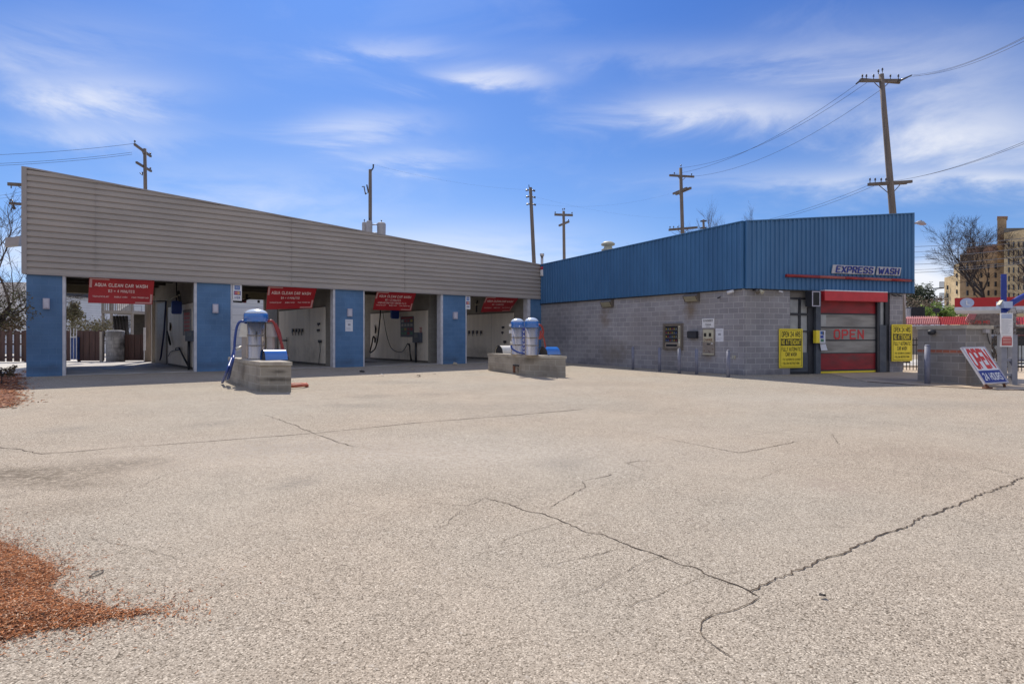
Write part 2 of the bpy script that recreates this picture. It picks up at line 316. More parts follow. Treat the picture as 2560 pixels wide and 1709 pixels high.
mat('fence_pale', (.42, .38, .34), .85)
mat('iron', (.022, .020, .020), .5)
mat('pole_blue', (.018, .045, .30), .4, col2=(.014, .036, .24))
mat('roof_pink', (.66, .33, .31), .5, col2=(.62, .29, .28)); mat('roof_red', (.46, .045, .045), .5, col2=(.40, .04, .04))
mat('canopy_red', (.47, .012, .018), .4, col2=(.42, .012, .016)); mat('canopy_white', (.60, .62, .68), .5)
mat('oval_blue', (.42, .50, .70), .5)
mat('stucco', (.40, .37, .34), .9)
mat('stone_gable', (.27, .235, .21), .95, col2=(.15, .13, .12), scale=5, detail=8, bump=.5, bscale=8)
mat('hvac', (.030, .032, .040), .6); mat('hvac_pale', (.45, .45, .48), .5)
mat('win_dark', (.035, .036, .042), .15)
mat('bark', (.105, .080, .065), .95, col2=(.065, .05, .042), scale=6, bump=.5, bscale=14)
mat('bark_dark', (.055, .045, .042), .95, col2=(.035, .03, .028), scale=6)
island_mat('leaf_olive', ((.030, .038, .016), (.060, .066, .026), (.10, .098, .045), (.125, .11, .06)))
island_mat('leaf_bush', ((.055, .052, .028), (.11, .095, .05), (.15, .12, .07), (.13, .14, .05), (.20, .165, .09)))
island_mat('leaf_conifer', ((.018, .030, .016), (.035, .05, .024), (.05, .06, .03)))
island_mat('leaf_brown', ((.075, .050, .032), (.11, .075, .05), (.15, .105, .07), (.09, .08, .04)))
island_mat('leaf_spring', ((.085, .15, .02), (.14, .22, .03), (.20, .27, .06)))
island_mat('ivy', ((.10, .085, .05), (.17, .145, .085), (.20, .19, .10), (.14, .10, .065)))
island_mat('mulch_chip', ((.05, .018, .009), (.15, .050, .018), (.33, .105, .03), (.46, .16, .05), (.52, .22, .09), (.66, .47, .32)))
mat('mulch_base', (.22, .075, .028), .95, col2=(.08, .03, .015), scale=38, bump=.8, bscale=70, detail=6)
mat('car_silver', (.42, .45, .48), .3, .5, coat=.5); mat('car_dark', (.11, .02, .025), .3, coat=.5); mat('tyre', (.02, .02, .02), .8)
mat('brick_far', (.33, .20, .14), .9)
mat('siren_red', (.42, .02, .05), .3); mat('pvc', (.66, .66, .68), .5)
mat('leaf_litter', (.05, .042, .036), .8); mat('leaf_pale', (.42, .36, .26), .8); mat('stone', (.03, .026, .024), .9); mat('rubber', (.09, .085, .075), .7)
mat('board_price', (.05, .055, .09), .5, col2=(.07, .08, .11)); mat('price_yellow', (.42, .33, .05), .6); mat('price_red', (.30, .03, .05), .6); mat('price_pale', (.40, .38, .36), .6); mat('price_green', (.06, .20, .12), .6)
mat('blue_plastic', (.012, .045, .24), .35, spec=.5)
mat('deck_wood', (.30, .265, .23), .85, col2=(.24, .21, .185))
mat('can_blue', (.03, .075, .26), .4, col2=(.02, .055, .2))

def add_spots(name, L):                          # stains and grime at their own places on a wall
    m = M[name]; t = m.node_tree; n = t.nodes; l = t.links; bs = n['Principled BSDF']; src = bs.inputs['Base Color'].links[0].from_socket
    pos = n.new('ShaderNodeNewGeometry').outputs['Position']; nz = n.new('ShaderNodeTexNoise'); nz.inputs['Scale'].default_value = 3.5; nz.inputs['Detail'].default_value = 6; l.new(pos, nz.inputs['Vector'])
    for p, (rx, rz), colr, amt in L:
        mpn = n.new('ShaderNodeMapping'); mpn.inputs['Scale'].default_value = (1 / rx, 1 / rx, 1 / rz); mpn.inputs['Location'].default_value = (-p.x / rx, -p.y / rx, -p.z / rz); l.new(pos, mpn.inputs[0])
        ln = n.new('ShaderNodeVectorMath'); ln.operation = 'LENGTH'; l.new(mpn.outputs[0], ln.inputs[0])
        ad = n.new('ShaderNodeMath'); ad.operation = 'MULTIPLY_ADD'; l.new(nz.outputs[0], ad.inputs[0]); ad.inputs[1].default_value = 1.6; l.new(ln.outputs['Value'], ad.inputs[2])
        mr = n.new('ShaderNodeMapRange'); mr.inputs[1].default_value = .75; mr.inputs[2].default_value = 1.75; mr.inputs[3].default_value = amt; mr.inputs[4].default_value = 0; l.new(ad.outputs[0], mr.inputs[0])
        mx_ = n.new('ShaderNodeMix'); mx_.data_type = 'RGBA'; l.new(mr.outputs[0], mx_.inputs[0]); l.new(src, mx_.inputs[6]); mx_.inputs[7].default_value = (*colr, 1); src = mx_.outputs[2]
    l.new(src, bs.inputs['Base Color'])
rust_ = (.17, .115, .06); damp_ = (.115, .115, .14); dirt_ = (.14, .115, .085)
add_spots('grey_block', [(RW.hit(1513, 790), (.45, .7), rust_, .75), (RW.hit(1726, 775), (.4, .6), rust_, .7), (RW.hit(1400, 830), (1.4, 1.6), damp_, .6), (RW.hit(1540, 880), (1.2, .7), dirt_, .55), (RW.hit(1470, 905), (1.6, .35), damp_, .6),
    (RW.hit(1700, 928), (1.6, .25), damp_, .6), (RW.hit(1820, 938), (1.2, .25), damp_, .6), (FW.hit(1920, 935), (1.6, .25), damp_, .65), (FW.hit(1925, 735), (1.2, .22), (.23, .20, .15), .5), (RW.hit(1640, 745), (2.2, .22), (.25, .215, .17), .5), (RW.hit(1770, 890), (.5, .3), rust_, .55), (FW.hit(2245, 915), (.5, .4), damp_, .6)])
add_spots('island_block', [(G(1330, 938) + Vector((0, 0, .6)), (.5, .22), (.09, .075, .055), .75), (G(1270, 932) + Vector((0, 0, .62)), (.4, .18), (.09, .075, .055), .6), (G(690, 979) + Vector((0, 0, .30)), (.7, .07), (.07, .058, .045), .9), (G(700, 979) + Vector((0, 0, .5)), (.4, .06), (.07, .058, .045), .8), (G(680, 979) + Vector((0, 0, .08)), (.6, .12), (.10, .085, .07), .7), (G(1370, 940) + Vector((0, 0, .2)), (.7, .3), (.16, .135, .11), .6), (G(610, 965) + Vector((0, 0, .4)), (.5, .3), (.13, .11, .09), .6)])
add_spots('blue_block', [(FA.pt(.4, .35), (.7, .22), (.05, .075, .12), .6), (FA.pt(5.3, .3), (.8, .22), (.05, .075, .12), .55), (FA.pt(10.4, .3), (.8, .22), (.05, .075, .12), .55), (FA.pt(15.5, .3), (.8, .22), (.05, .075, .12), .55), (FA.pt(.5, 2.2), (.5, .6), (.10, .20, .36), .5)])
add_spots('wall_panel', [(PTP, rr, (.33, .28, .22), .6) for PTP, rr in ((FA.pt(4.9, .7) + Vector((DP.x, DP.y, 0)) * 2.2, (1.4, .5)), (FA.pt(9.96, .6) + Vector((DP.x, DP.y, 0)) * 2.4, (1.5, .7)), (FA.pt(9.96, .7) + Vector((DP.x, DP.y, 0)) * 5, (1.0, .4)), (FA.pt(14.96, .5) + Vector((DP.x, DP.y, 0)) * 3, (1.6, .5)), (FA.pt(20, .5) + Vector((DP.x, DP.y, 0)) * 4, (1.6, .5)))])
add_spots('door_red', [(FW.hit(2135, 895), (.8, .16), (.10, .05, .05), .8), (FW.hit(2090, 905), (.5, .2), (.16, .03, .035), .6), (FW.hit(2120, 770), (.7, .2), (.26, .03, .035), .5)])
add_spots('tan_concrete', [(G(2230, 950), (1.5, 1), (.12, .11, .11), .7), (G(2400, 968), (1.0, 1), (.28, .22, .16), .6)])

# ------------------------------------------------------------------ mesh building
ROOT = {}
class MB:
    def __init__(s): s.v = []; s.f = []; s.smooth = []
    def add(s, vs, fs, smooth=False):
        o = len(s.v); s.v += [tuple(v) for v in vs]; s.f += [tuple(i + o for i in f) for f in fs]; s.smooth += [smooth] * len(fs); return s
    def obox(s, o, a, b, c):                    # box from a corner and three edge vectors
        o = Vector(o); a = Vector(a); b = Vector(b); c = Vector(c)
        if a.cross(b).dot(c) < 0: a, b = b, a
        v = [o, o + a, o + a + b, o + b, o + c, o + a + c, o + a + b + c, o + b + c]
        return s.add(v, [(0, 3, 2, 1), (4, 5, 6, 7), (0, 1, 5, 4), (1, 2, 6, 5), (2, 3, 7, 6), (3, 0, 4, 7)])
    def cbox(s, c, ax, ay, az):                 # box from its centre and half vectors
        c = Vector(c); ax = Vector(ax); ay = Vector(ay); az = Vector(az); return s.obox(c - ax - ay - az, ax * 2, ay * 2, az * 2)
    def prism(s, poly, z0, z1):
        n = len(poly); ar = sum(poly[i][0] * poly[(i + 1) % n][1] - poly[(i + 1) % n][0] * poly[i][1] for i in range(n))
        if ar < 0: poly = poly[::-1]
        f0 = z0 if callable(z0) else (lambda x, y: z0); f1 = z1 if callable(z1) else (lambda x, y: z1)
        v = [(p[0], p[1], f0(p[0], p[1])) for p in poly] + [(p[0], p[1], f1(p[0], p[1])) for p in poly]
        return s.add(v, [tuple(range(n))[::-1], tuple(range(n, 2 * n))] + [(i, (i + 1) % n, n + (i + 1) % n, n + i) for i in range(n)])
    def tube(s, pts, r, n=8, cap=True):
        pts = [Vector(p) for p in pts]; rs = r if isinstance(r, (list, tuple)) else [r] * len(pts)
        rings = []; prev = None
        for i, p in enumerate(pts):
            t = (pts[min(i + 1, len(pts) - 1)] - pts[max(i - 1, 0)])
            if t.length < 1e-9: t = Vector((0, 0, 1))
            t.normalize()
            if prev is None: a = t.orthogonal().normalized()
            else:
                a = prev - t * prev.dot(t); a = a.normalized() if a.length > 1e-6 else t.orthogonal().normalized()
            prev = a; b = t.cross(a)
            rings.append([p + (a * math.cos(2 * math.pi * k / n) + b * math.sin(2 * math.pi * k / n)) * rs[i] for k in range(n)])
        v = [q for rg in rings for q in rg]; f = []
        for i in range(len(rings) - 1):
            for k in range(n):
                f.append((i * n + k, i * n + (k + 1) % n, (i + 1) * n + (k + 1) % n, (i + 1) * n + k))
        s.add(v, f, n > 5)
        if cap:
            o = len(s.v) - len(v); s.f += [tuple(o + k for k in range(n))[::-1], tuple(o + (len(rings) - 1) * n + k for k in range(n))]; s.smooth += [False, False]
        return s
    def lathe(s, c, prof, n=28, smooth=True):   # prof: (radius, z) from the bottom up
        c = Vector(c); v = []; f = []
        for (r, z) in prof:
            for k in range(n): a = 2 * math.pi * k / n; v.append((c.x + r * math.cos(a), c.y + r * math.sin(a), c.z + z))
        for i in range(len(prof) - 1):
            for k in range(n): f.append((i * n + k, i * n + (k + 1) % n, (i + 1) * n + (k + 1) % n, (i + 1) * n + k))
        s.add(v, f, smooth); o = len(s.v) - len(v)
        s.f += [tuple(o + k for k in range(n))[::-1], tuple(o + (len(prof) - 1) * n + k for k in range(n))]; s.smooth += [False, False]
        return s
    def build(s, name, m, parent=None, origin=None):
        if parent is not None: off = ROOT[parent.name]
        else:
            if origin is None:
                xs = [v[0] for v in s.v]; ys = [v[1] for v in s.v]; zs = [v[2] for v in s.v]
                origin = ((min(xs) + max(xs)) / 2, (min(ys) + max(ys)) / 2, min(zs))
            off = Vector(origin)
        me = bpy.data.meshes.new(name)
        me.from_pydata([(v[0] - off[0], v[1] - off[1], v[2] - off[2]) for v in s.v], [], s.f)
        me.polygons.foreach_set('use_smooth', s.smooth)
        uvl = me.uv_layers.new(name='UVMap'); uvd = [0.0] * (2 * len(me.loops))
        for p in me.polygons:
            nrm = p.normal
            if abs(nrm.z) > .75: tx, ty = Vector((d1.x, d1.y, 0)), Vector((d2.x, d2.y, 0))
            else: tx = Vector((-nrm.y, nrm.x, 0)).normalized(); ty = Vector((0, 0, 1))
            for li in p.loop_indices:
                q = Vector(s.v[me.loops[li].vertex_index]); uvd[2 * li] = q.dot(tx); uvd[2 * li + 1] = q.dot(ty)
        uvl.data.foreach_set('uv', uvd)
        me.materials.append(M[m] if isinstance(m, str) else m)
        o = bpy.data.objects.new(name, me); C.objects.link(o)
        if parent is not None: o.parent = parent
        else: o.location = off
        ROOT[o.name] = off
        return o
def tag(o, label=None, cat=None, group=None, kind=None):
    if label: o['label'] = label
    if cat: o['category'] = cat
    if group: o['group'] = group
    if kind: o['kind'] = kind
    return o
def thing(name, label, cat, loc, group=None):
    o = bpy.data.objects.new(name, None); C.objects.link(o); o.location = loc; o.empty_display_size = .2
    ROOT[o.name] = Vector(loc); return tag(o, label, cat, group)
def copy_tree(o, parent=None):
    c = o.copy(); C.objects.link(c); ROOT[c.name] = ROOT[o.name]
    if parent is not None: c.parent = parent
    for ch in list(o.children): copy_tree(ch, c)
    return c
def pbox(mb, P, px0, py0, px1, py1, off0, off1, square=True):      # a box on a wall, its front face filling these pixels
    a = P.hit(px0, py0, off1); b = P.hit(px1, py1, off1)
    sa = (a - P.o).dot(P.d); sb_ = (b - P.o).dot(P.d)
    mb.obox(P.pt(sa, b.z, off0), P.d * (sb_ - sa), Vector((0, 0, a.z - b.z)), P.n * (off1 - off0)); return mb
def sbox(mb, P, s0, s1, z0, z1, o0, o1): return mb.obox(P.pt(s0, z0, o0), P.d * (s1 - s0), Vector((0, 0, z1 - z0)), P.n * (o1 - o0))
GL = {  # block letters as strokes in a unit box
'A': '0,0 .5,1 1,0|.22,.34 .78,.34', 'B': '0,0 0,1 .75,1 .95,.86 .95,.64 .75,.52 0,.52|.75,.52 1,.38 1,.14 .8,0 0,0', 'C': '1,.78 .8,1 .2,1 0,.8 0,.2 .2,0 .8,0 1,.22', 'D': '0,0 0,1 .7,1 1,.78 1,.22 .7,0 0,0',
'E': '1,1 0,1 0,0 1,0|0,.52 .8,.52', 'F': '1,1 0,1 0,0|0,.52 .8,.52', 'G': '1,.8 .8,1 .2,1 0,.8 0,.2 .2,0 .8,0 1,.2 1,.48 .55,.48', 'H': '0,0 0,1|1,0 1,1|0,.5 1,.5', 'I': '.5,0 .5,1', 'J': '1,1 1,.2 .8,0 .2,0 0,.2',
'K': '0,0 0,1|1,1 .05,.48|.3,.6 1,0', 'L': '0,1 0,0 1,0', 'M': '0,0 0,1 .5,.35 1,1 1,0', 'N': '0,0 0,1 1,0 1,1', 'O': '.2,0 0,.2 0,.8 .2,1 .8,1 1,.8 1,.2 .8,0 .2,0', 'P': '0,0 0,1 .78,1 1,.85 1,.6 .78,.45 0,.45', 'Q': '.2,0 0,.2 0,.8 .2,1 .8,1 1,.8 1,.2 .8,0 .2,0|.6,.3 1,-.06',
'R': '0,0 0,1 .78,1 1,.85 1,.62 .78,.48 0,.48|.55,.46 1,0', 'S': '1,.82 .8,1 .2,1 0,.83 0,.64 .2,.52 .8,.48 1,.36 1,.17 .8,0 .2,0 0,.18', 'T': '0,1 1,1|.5,1 .5,0', 'U': '0,1 0,.2 .2,0 .8,0 1,.2 1,1', 'V': '0,1 .5,0 1,1', 'W': '0,1 .25,0 .5,.7 .75,0 1,1', 'X': '0,0 1,1|0,1 1,0', 'Y': '0,1 .5,.5 1,1|.5,.5 .5,0', 'Z': '0,1 1,1 0,0 1,0',
'2': '0,.8 .2,1 .8,1 1,.8 1,.6 0,0 1,0', '3': '0,.85 .2,1 .8,1 1,.85 1,.65 .8,.52 .4,.52|.8,.52 1,.38 1,.16 .8,0 .2,0 0,.15', '4': '.75,0 .75,1 0,.3 1,.3', '5': '1,1 .05,1 0,.55 .75,.6 1,.42 1,.16 .8,0 .2,0 0,.15', '$': '1,.8 .8,.92 .2,.92 0,.78 .2,.54 .8,.48 1,.28 .8,.08 .2,.08 0,.2|.5,1.08 .5,-.08', '=': '0,.65 1,.65|0,.35 1,.35', '&': '1,0 .15,.75 .35,1 .6,.78 0,.25 .25,0 .6,0 1,.4', '-': '.1,.5 .9,.5', '*': '.3,.5 .7,.5'}
def strokes(txt, spacing=1.0):
    x = 0; out = []
    for ch in txt:
        if ch == ' ': x += .62; continue
        w = {'I': .18, 'M': .92, 'W': 1.05, '*': .3, '1': .4}.get(ch, .70)
        for pl in GL[ch].split('|'): out.append([(x + w * float(p.split(',')[0]), float(p.split(',')[1])) for p in pl.split()])
        x += w + .34 * spacing
    return out, x - .34 * spacing
def text4(mb, txt, fn, x0, y0, x1, y1, lift=.004, thick=.002, bold=.02, spacing=1.0, shear=0.0):
    """block lettering filling x0..x1, y0..y1 of a surface; fn(x, y, lift) gives the point of that surface"""
    st, W_ = strokes(txt.upper().replace('\u2022', '*'), spacing); t = .5 * (.125 + bold * 2.4); k = 0      # half stroke width in letter heights
    sx = (x1 - x0) / (W_ + 2 * t + abs(shear)); sy = (y1 - y0) / (1 + 1.6 * t)
    def P(x, y, l): return fn(x0 + (x + t + shear * y) * sx, y0 + (y + .8 * t) * sy, l)
    for pl in st:
        for (ax, ay), (bx, by) in zip(pl, pl[1:]):
            d = Vector((bx - ax, by - ay)); d.normalize(); n_ = Vector((-d.y, d.x)) * t; e = d * t * .62; l0 = lift; l1 = lift + thick + .00025 * (k % 7); k += 1
            q = [(ax - e.x - n_.x, ay - e.y - n_.y), (bx + e.x - n_.x, by + e.y - n_.y), (bx + e.x + n_.x, by + e.y + n_.y), (ax - e.x + n_.x, ay - e.y + n_.y)]
            v = [P(x, y, l0) for x, y in q] + [P(x, y, l1) for x, y in q]
            mb.add(v, [(4, 5, 6, 7), (0, 1, 5, 4), (1, 2, 6, 5), (2, 3, 7, 6), (3, 0, 4, 7)])
    return mb
def rect4(mb, fn, x0, y0, x1, y1, lo, hi, nx=1, ny=1):
    for i in range(nx):
        for j in range(ny):
            a, b = x0 + (x1 - x0) * i / nx, x0 + (x1 - x0) * (i + 1) / nx; c, d = y0 + (y1 - y0) * j / ny, y0 + (y1 - y0) * (j + 1) / ny
            v = [fn(a, c, lo), fn(b, c, lo), fn(b, d, lo), fn(a, d, lo), fn(a, c, hi), fn(b, c, hi), fn(b, d, hi), fn(a, d, hi)]
            fs = [(4, 5, 6, 7), (0, 3, 2, 1)]
            if j == 0: fs.append((0, 1, 5, 4))
            if j == ny - 1: fs.append((2, 3, 7, 6))
            if i == 0: fs.append((3, 0, 4, 7))
            if i == nx - 1: fs.append((1, 2, 6, 5))
            mb.add(v, fs)
    return mb
Z = Vector((0, 0, 1))
def struct(o): return tag(o, kind='structure')

# ------------------------------------------------------------------ ground
mb = MB(); xs = [-60 + 4 * i for i in range(46)]; ys = [-12 + 2.2 * i for i in range(24)]
v = []; f = []
# the lot: a sheet in the frame of the bays, gently sloping, broken up to 24.6 m along that slope
us = [-45 + 3 * i for i in range(34)]; ws = [-40, -30, -20, -13] + [-8 + 2.04 * i for i in range(16)] + [24.7]
for w_ in ws:
    for u_ in us:
        p = d1 * u_ + d2 * w_; v.append((p.x, p.y, gz(p.x, p.y)))
nu = len(us)
for j in range(len(ws) - 1):
    for i in range(nu - 1): f.append((j * nu + i, j * nu + i + 1, (j + 1) * nu + i + 1, (j + 1) * nu + i))
mb.add(v, f); lot = struct(mb.build('parking_lot', 'asphalt', origin=(0, 0, 0)))
mb = MB(); zf = GK * (24.6 - GO) - .006
mb.add([(-1500, -300, -1.2), (1500, -300, -1.2), (1500, 2500, -1.2), (-1500, 2500, -1.2)], [(0, 1, 2, 3)])
struct(mb.build('ground', 'far_ground', origin=(0, 0, -1.2)))
mb = MB()   # paved yard behind the bays
q = [d1 * a + d2 * b for a, b in ((-60, 24.2), (60, 24.2), (60, 70), (-60, 70))]
mb.add([(p.x, p.y, zf) for p in q], [(0, 1, 2, 3)])
struct(mb.build('back_yard', 'concrete', origin=(0, 0, 0)))
# tan concrete drive at the right
mb = MB(); edge = [(2168, 954), (2230, 958.5), (2300, 964), (2420, 970.5), (2500, 975), (2560, 975), (2800, 978)]
front_e = [G(*p) for p in edge]; back_e = [p + Vector((1.2, 9, 0)) for p in front_e][::-1]
poly = [(p.x, p.y) for p in front_e] + [(30, 30), (14, 30)]
mb.prism(poly, lambda x, y: gz(x, y) - .1, lambda x, y: gz(x, y) + .012)
struct(mb.build('driveway', 'tan_concrete', origin=(0, 0, 0)))
mb = MB()
for a, b in zip(front_e, front_e[1:]):
    d = (b - a); n_ = Vector((d.y, -d.x, 0)).normalized() * .03
    mb.add([a + n_ + Z * .006, b + n_ + Z * .006, b - n_ * .6 + Z * .018, a - n_ * .6 + Z * .018], [(0, 1, 2, 3)])
mb.build('expansion_joint', 'crack', lot)

def jag(pts, seg, amp):
    out = [pts[0]]
    for a, b in zip(pts, pts[1:]):
        L = (b - a).length; k = max(1, int(L / seg)); n_ = Vector((-(b - a).y, (b - a).x, 0)).normalized()
        for i in range(1, k + 1):
            q = a.lerp(b, i / k)
            if i < k: q = q + n_ * random.uniform(-amp, amp)
            out.append(q)
    return out
def crack(pts, w0, w1, seg=.035, amp=.012, lift=.004):
    P = jag([G(*p) for p in pts], seg, amp); v = []; f = []; k = len(P)
    for i, p in enumerate(P):
        t = (P[min(i + 1, k - 1)] - P[max(i - 1, 0)]); n_ = Vector((-t.y, t.x, 0)).normalized()
        w = .72 * (w0 + (w1 - w0) * i / max(1, k - 1)) * random.uniform(.55, 1.4) * (.25 if i in (0, k - 1) else 1)
        for s_ in (-1, 1):
            q = p + n_ * w * .5 * s_; v.append((q.x, q.y, gz(q.x, q.y) + lift))
    for i in range(k - 1): f.append((2 * i, 2 * i + 1, 2 * i + 3, 2 * i + 2))
    m_ = MB(); m_.add(v, f); return m_.build('crack', 'crack', lot)
def reg(x0, y0, s_, L): return [(x0 + a * s_, y0 + b * s_) for a, b in L]
crack(reg(1000, 1040, .4266, [(500, 480), (640, 515), (740, 555), (850, 575), (970, 625), (1110, 685), (1180, 690), (1310, 745), (1440, 790), (1530, 820), (1630, 865), (1740, 890), (1810, 935), (1900, 965), (2040, 1020), (2110, 1060)]), .011, .013)
crack(reg(1000, 1040, .4266, [(2110, 1060), (2080, 1080), (1930, 1145), (1830, 1165), (1765, 1215), (1760, 1260), (1800, 1315), (1860, 1360), (1970, 1420)]), .014, .005, .04, .01, .005)
crack(reg(2040, 1160, .3444, [(-485, 932), (-410, 880), (-220, 805), (0, 715), (60, 690), (170, 660), (280, 605), (360, 565), (420, 545), (550, 490), (660, 450), (770, 390), (880, 350), (1040, 295), (1100, 265), (1220, 210), (1310, 185), (1400, 150), (1490, 100), (1640, 60)]), .013, .02, .04, .018, .006)
crack(reg(1000, 1040, .4266, [(870, 545), (930, 500), (1040, 440), (1090, 415), (1070, 380), (1150, 365), (1250, 340)]), .006, .012)
crack(reg(1000, 1040, .4266, [(1320, 275), (1400, 262), (1550, 265)]), .012, .006); crack(reg(1000, 1040, .4266, [(1320, 275), (1380, 295), (1430, 320)]), .009, .005, lift=.005)
crack(reg(1000, 1040, .4266, [(1490, 118), (1580, 135), (1750, 170), (1985, 215)]), .008, .015); crack(reg(1000, 1040, .4266, [(1985, 215), (2130, 190), (2320, 150), (2344, 153)]), .016, .013, lift=.005)
crack(reg(1000, 1040, .4266, [(500, 480), (400, 525), (250, 515), (90, 500)]), .007, .004, lift=.005)
crack(reg(1000, 1040, .4266, [(800, 892), (850, 880), (1000, 845), (1150, 810), (1290, 780)]), .003, .008)
crack(reg(1000, 1040, .4266, [(210, 665), (270, 640), (310, 590), (400, 530)]), .004, .005, lift=.006)
crack(reg(0, 940, .545, [(140, 357), (330, 348), (520, 330), (700, 318), (1050, 292), (1440, 262), (1900, 215), (2349, 180), (2700, 150)]), .018, .026, .2, .012)
crack(reg(0, 940, .545, [(1215, 178), (1300, 205), (1440, 262), (1540, 300), (1640, 328)]), .012, .013, .1, .02, .005)
crack(reg(0, 940, .545, [(-60, 320), (0, 327), (90, 335), (180, 355), (240, 358)]), .022, .012, .06, .02)
crack(reg(2040, 1160, .3444, [(1200, 20), (1300, 40), (1480, 95)]), .006, .01, lift=.007)
crack(reg(2040, 1160, .3444, [(1180, 70), (1300, 80), (1440, 95)]), .004, .007, lift=.008)
crack(reg(380, 1010, .2214, [(-300, 1000), (150, 800), (550, 705)]), .004, .006)
crack([(1450, 1015), (1560, 1030), (1700, 1040)], .006, .008, .15); crack([(1860, 1090), (1960, 1076), (2080, 1084), (2098, 1112)], .005, .007)
crack([(400, 1030), (700, 1005), (940, 990)], .007, .01, .2); crack([(1160, 940), (1300, 955), (1420, 985), (1560, 1010)], .008, .006, .2)

rh_ = random.Random(77)
for k in range(16):                               # hairline cracks
    x, y = rh_.uniform(150, 2450), rh_.uniform(1000, 1500); L_ = []
    dx, dy = rh_.choice((-1, 1)) * rh_.uniform(40, 90), rh_.uniform(-14, 16) * (y - 850) / 300
    for j in range(rh_.randint(3, 5)): L_.append((x, y)); x += dx * rh_.uniform(.6, 1.3); y += dy * rh_.uniform(.3, 1.5) + rh_.uniform(-5, 5)
    crack(L_, .0028, .0045, .05, .014, .0045 + k * .0002)

# mulch
def inside(p, poly):
    c = False; n_ = len(poly)
    for i in range(n_):
        a = poly[i]; b = poly[i - 1]
        if (a[1] > p[1]) != (b[1] > p[1]) and p[0] < (b[0] - a[0]) * (p[1] - a[1]) / (b[1] - a[1]) + a[0]: c = not c
    return c
def dist_edge(p, poly):
    best = 9
    for i in range(len(poly)):
        a = Vector(poly[i - 1]); b = Vector(poly[i]); t = max(0, min(1, (Vector(p) - a).dot(b - a) / max(1e-9, (b - a).length_squared))); best = min(best, (Vector(p) - a.lerp(b, t)).length)
    return best
def mulch(pxs, extra, n_chips, L, hmax, sheet_step, scatter):
    poly = [(G(*p).x, G(*p).y) for p in pxs] + extra
    x0 = min(p[0] for p in poly); x1 = max(p[0] for p in poly); y0 = min(p[1] for p in poly); y1 = max(p[1] for p in poly)
    def hh(x, y): return hmax * min(1, dist_edge((x, y), poly) / .6) ** .8 * (.75 + .35 * math.sin(9 * x + 4 * y) * math.sin(7 * y) + .15 * math.sin(31 * x) * math.sin(27 * y + 9 * x)) + .004
    m_ = MB(); nx = int((x1 - x0) / sheet_step) + 2; ny = int((y1 - y0) / sheet_step) + 2; idx = {}; v = []; f = []
    for i in range(nx):
        for j in range(ny):
            x = x0 + i * sheet_step; y = y0 + j * sheet_step
            if inside((x, y), poly) and dist_edge((x, y), poly) > sheet_step * .4: idx[i, j] = len(v); v.append((x, y, gz(x, y) + hh(x, y) - .002))
    for i in range(nx):
        for j in range(ny):
            q = [(i, j), (i + 1, j), (i + 1, j + 1), (i, j + 1)]
            if all(k in idx for k in q): f.append(tuple(idx[k] for k in q))
    m_.add(v, f); base = m_.build('mulch', 'mulch_base', origin=(0, 0, 0)); tag(base, kind='stuff')
    c_ = MB(); k = 0
    while k < n_chips:
        x = random.uniform(x0 - .5, x1 + .5); y = random.uniform(y0 - .5, y1 + .5); ins = inside((x, y), poly); de = dist_edge((x, y), poly)
        if not ins and random.random() > scatter * math.exp(-de / .09): continue
        if ins and x < -20: continue
        z = gz(x, y) + (hh(x, y) if ins else .003) + random.uniform(0, .006); a = random.uniform(0, 6.283); ti = random.uniform(-.35, .35); l_ = L * random.uniform(.5, 1.5); w_ = l_ * random.uniform(.18, .4)
        ax = Vector((math.cos(a), math.sin(a), math.sin(ti))) * l_ * .5; ay = Vector((-math.sin(a), math.cos(a), random.uniform(-.4, .4))) * w_ * .5; p = Vector((x, y, z)); up = Z * (w_ * .35)
        v = [p - ax - ay, p + ax - ay * .6, p + ax + ay * .7, p - ax + ay, p + up]
        c_.add(v, [(0, 1, 4), (1, 2, 4), (2, 3, 4), (3, 0, 4)]); k += 1
    o = c_.build('mulch_chips', 'mulch_chip', origin=(0, 0, 0)); tag(o, kind='stuff')
mulch(reg(0, 1340, .2353, [(-500, -140), (-250, -30), (0, 60), (130, 110), (300, 190), (470, 265), (590, 330), (640, 400), (590, 470), (540, 545), (650, 640), (800, 700), (1050, 735), (1300, 790), (1550, 775), (1740, 800), (1500, 835), (1200, 885), (1000, 950), (700, 985), (400, 1015), (200, 1080), (0, 1140), (-300, 1180), (-700, 1240)]), [], 27000, .0135, .075, .03, .38)
mulch([(0, 1022), (38, 1019), (66, 1008), (72, 998), (66, 978), (64, 945), (61, 925)], [(-16.3, 19.6), (-25, 19), (-24, 12.5), (-15, 11.2)], 11000, .06, .05, .15, .7)

# ------------------------------------------------------------------ wash bay building (left)
ZB, ZH = .10, 3.41
def ztop(t): return 6.74 - .0752 * t
bay = thing('bay_building', 'long car wash building with four open bays, blue block piers and grey ribbed fascia', 'building', (FA.pt(10, ZB)))
T_END = 20.74
PIERS = [(0.0, .98), (4.70, 5.95), (9.785, 11.12), (14.83, 16.21), (19.90, 20.95)]
for a, b in PIERS:
    sbox(MB(), FA, a, b, ZB - .25, ZH + .3, -.35, 0).build('pier', 'blue_block', bay)
def trim(t0, t1, o0=-.36, o1=.012): return sbox(MB(), FA, t0, t1, ZB - .1, ZH + .05, o0, o1).build('corner_trim', 'white_trim', bay)
trim(.905, .99); trim(4.69, 4.775); trim(5.90, 5.96); trim(9.775, 9.86); trim(11.075, 11.13); trim(14.81, 14.93, -.36, .02); trim(16.165, 16.22); trim(19.885, 20.06, -.36, .02)
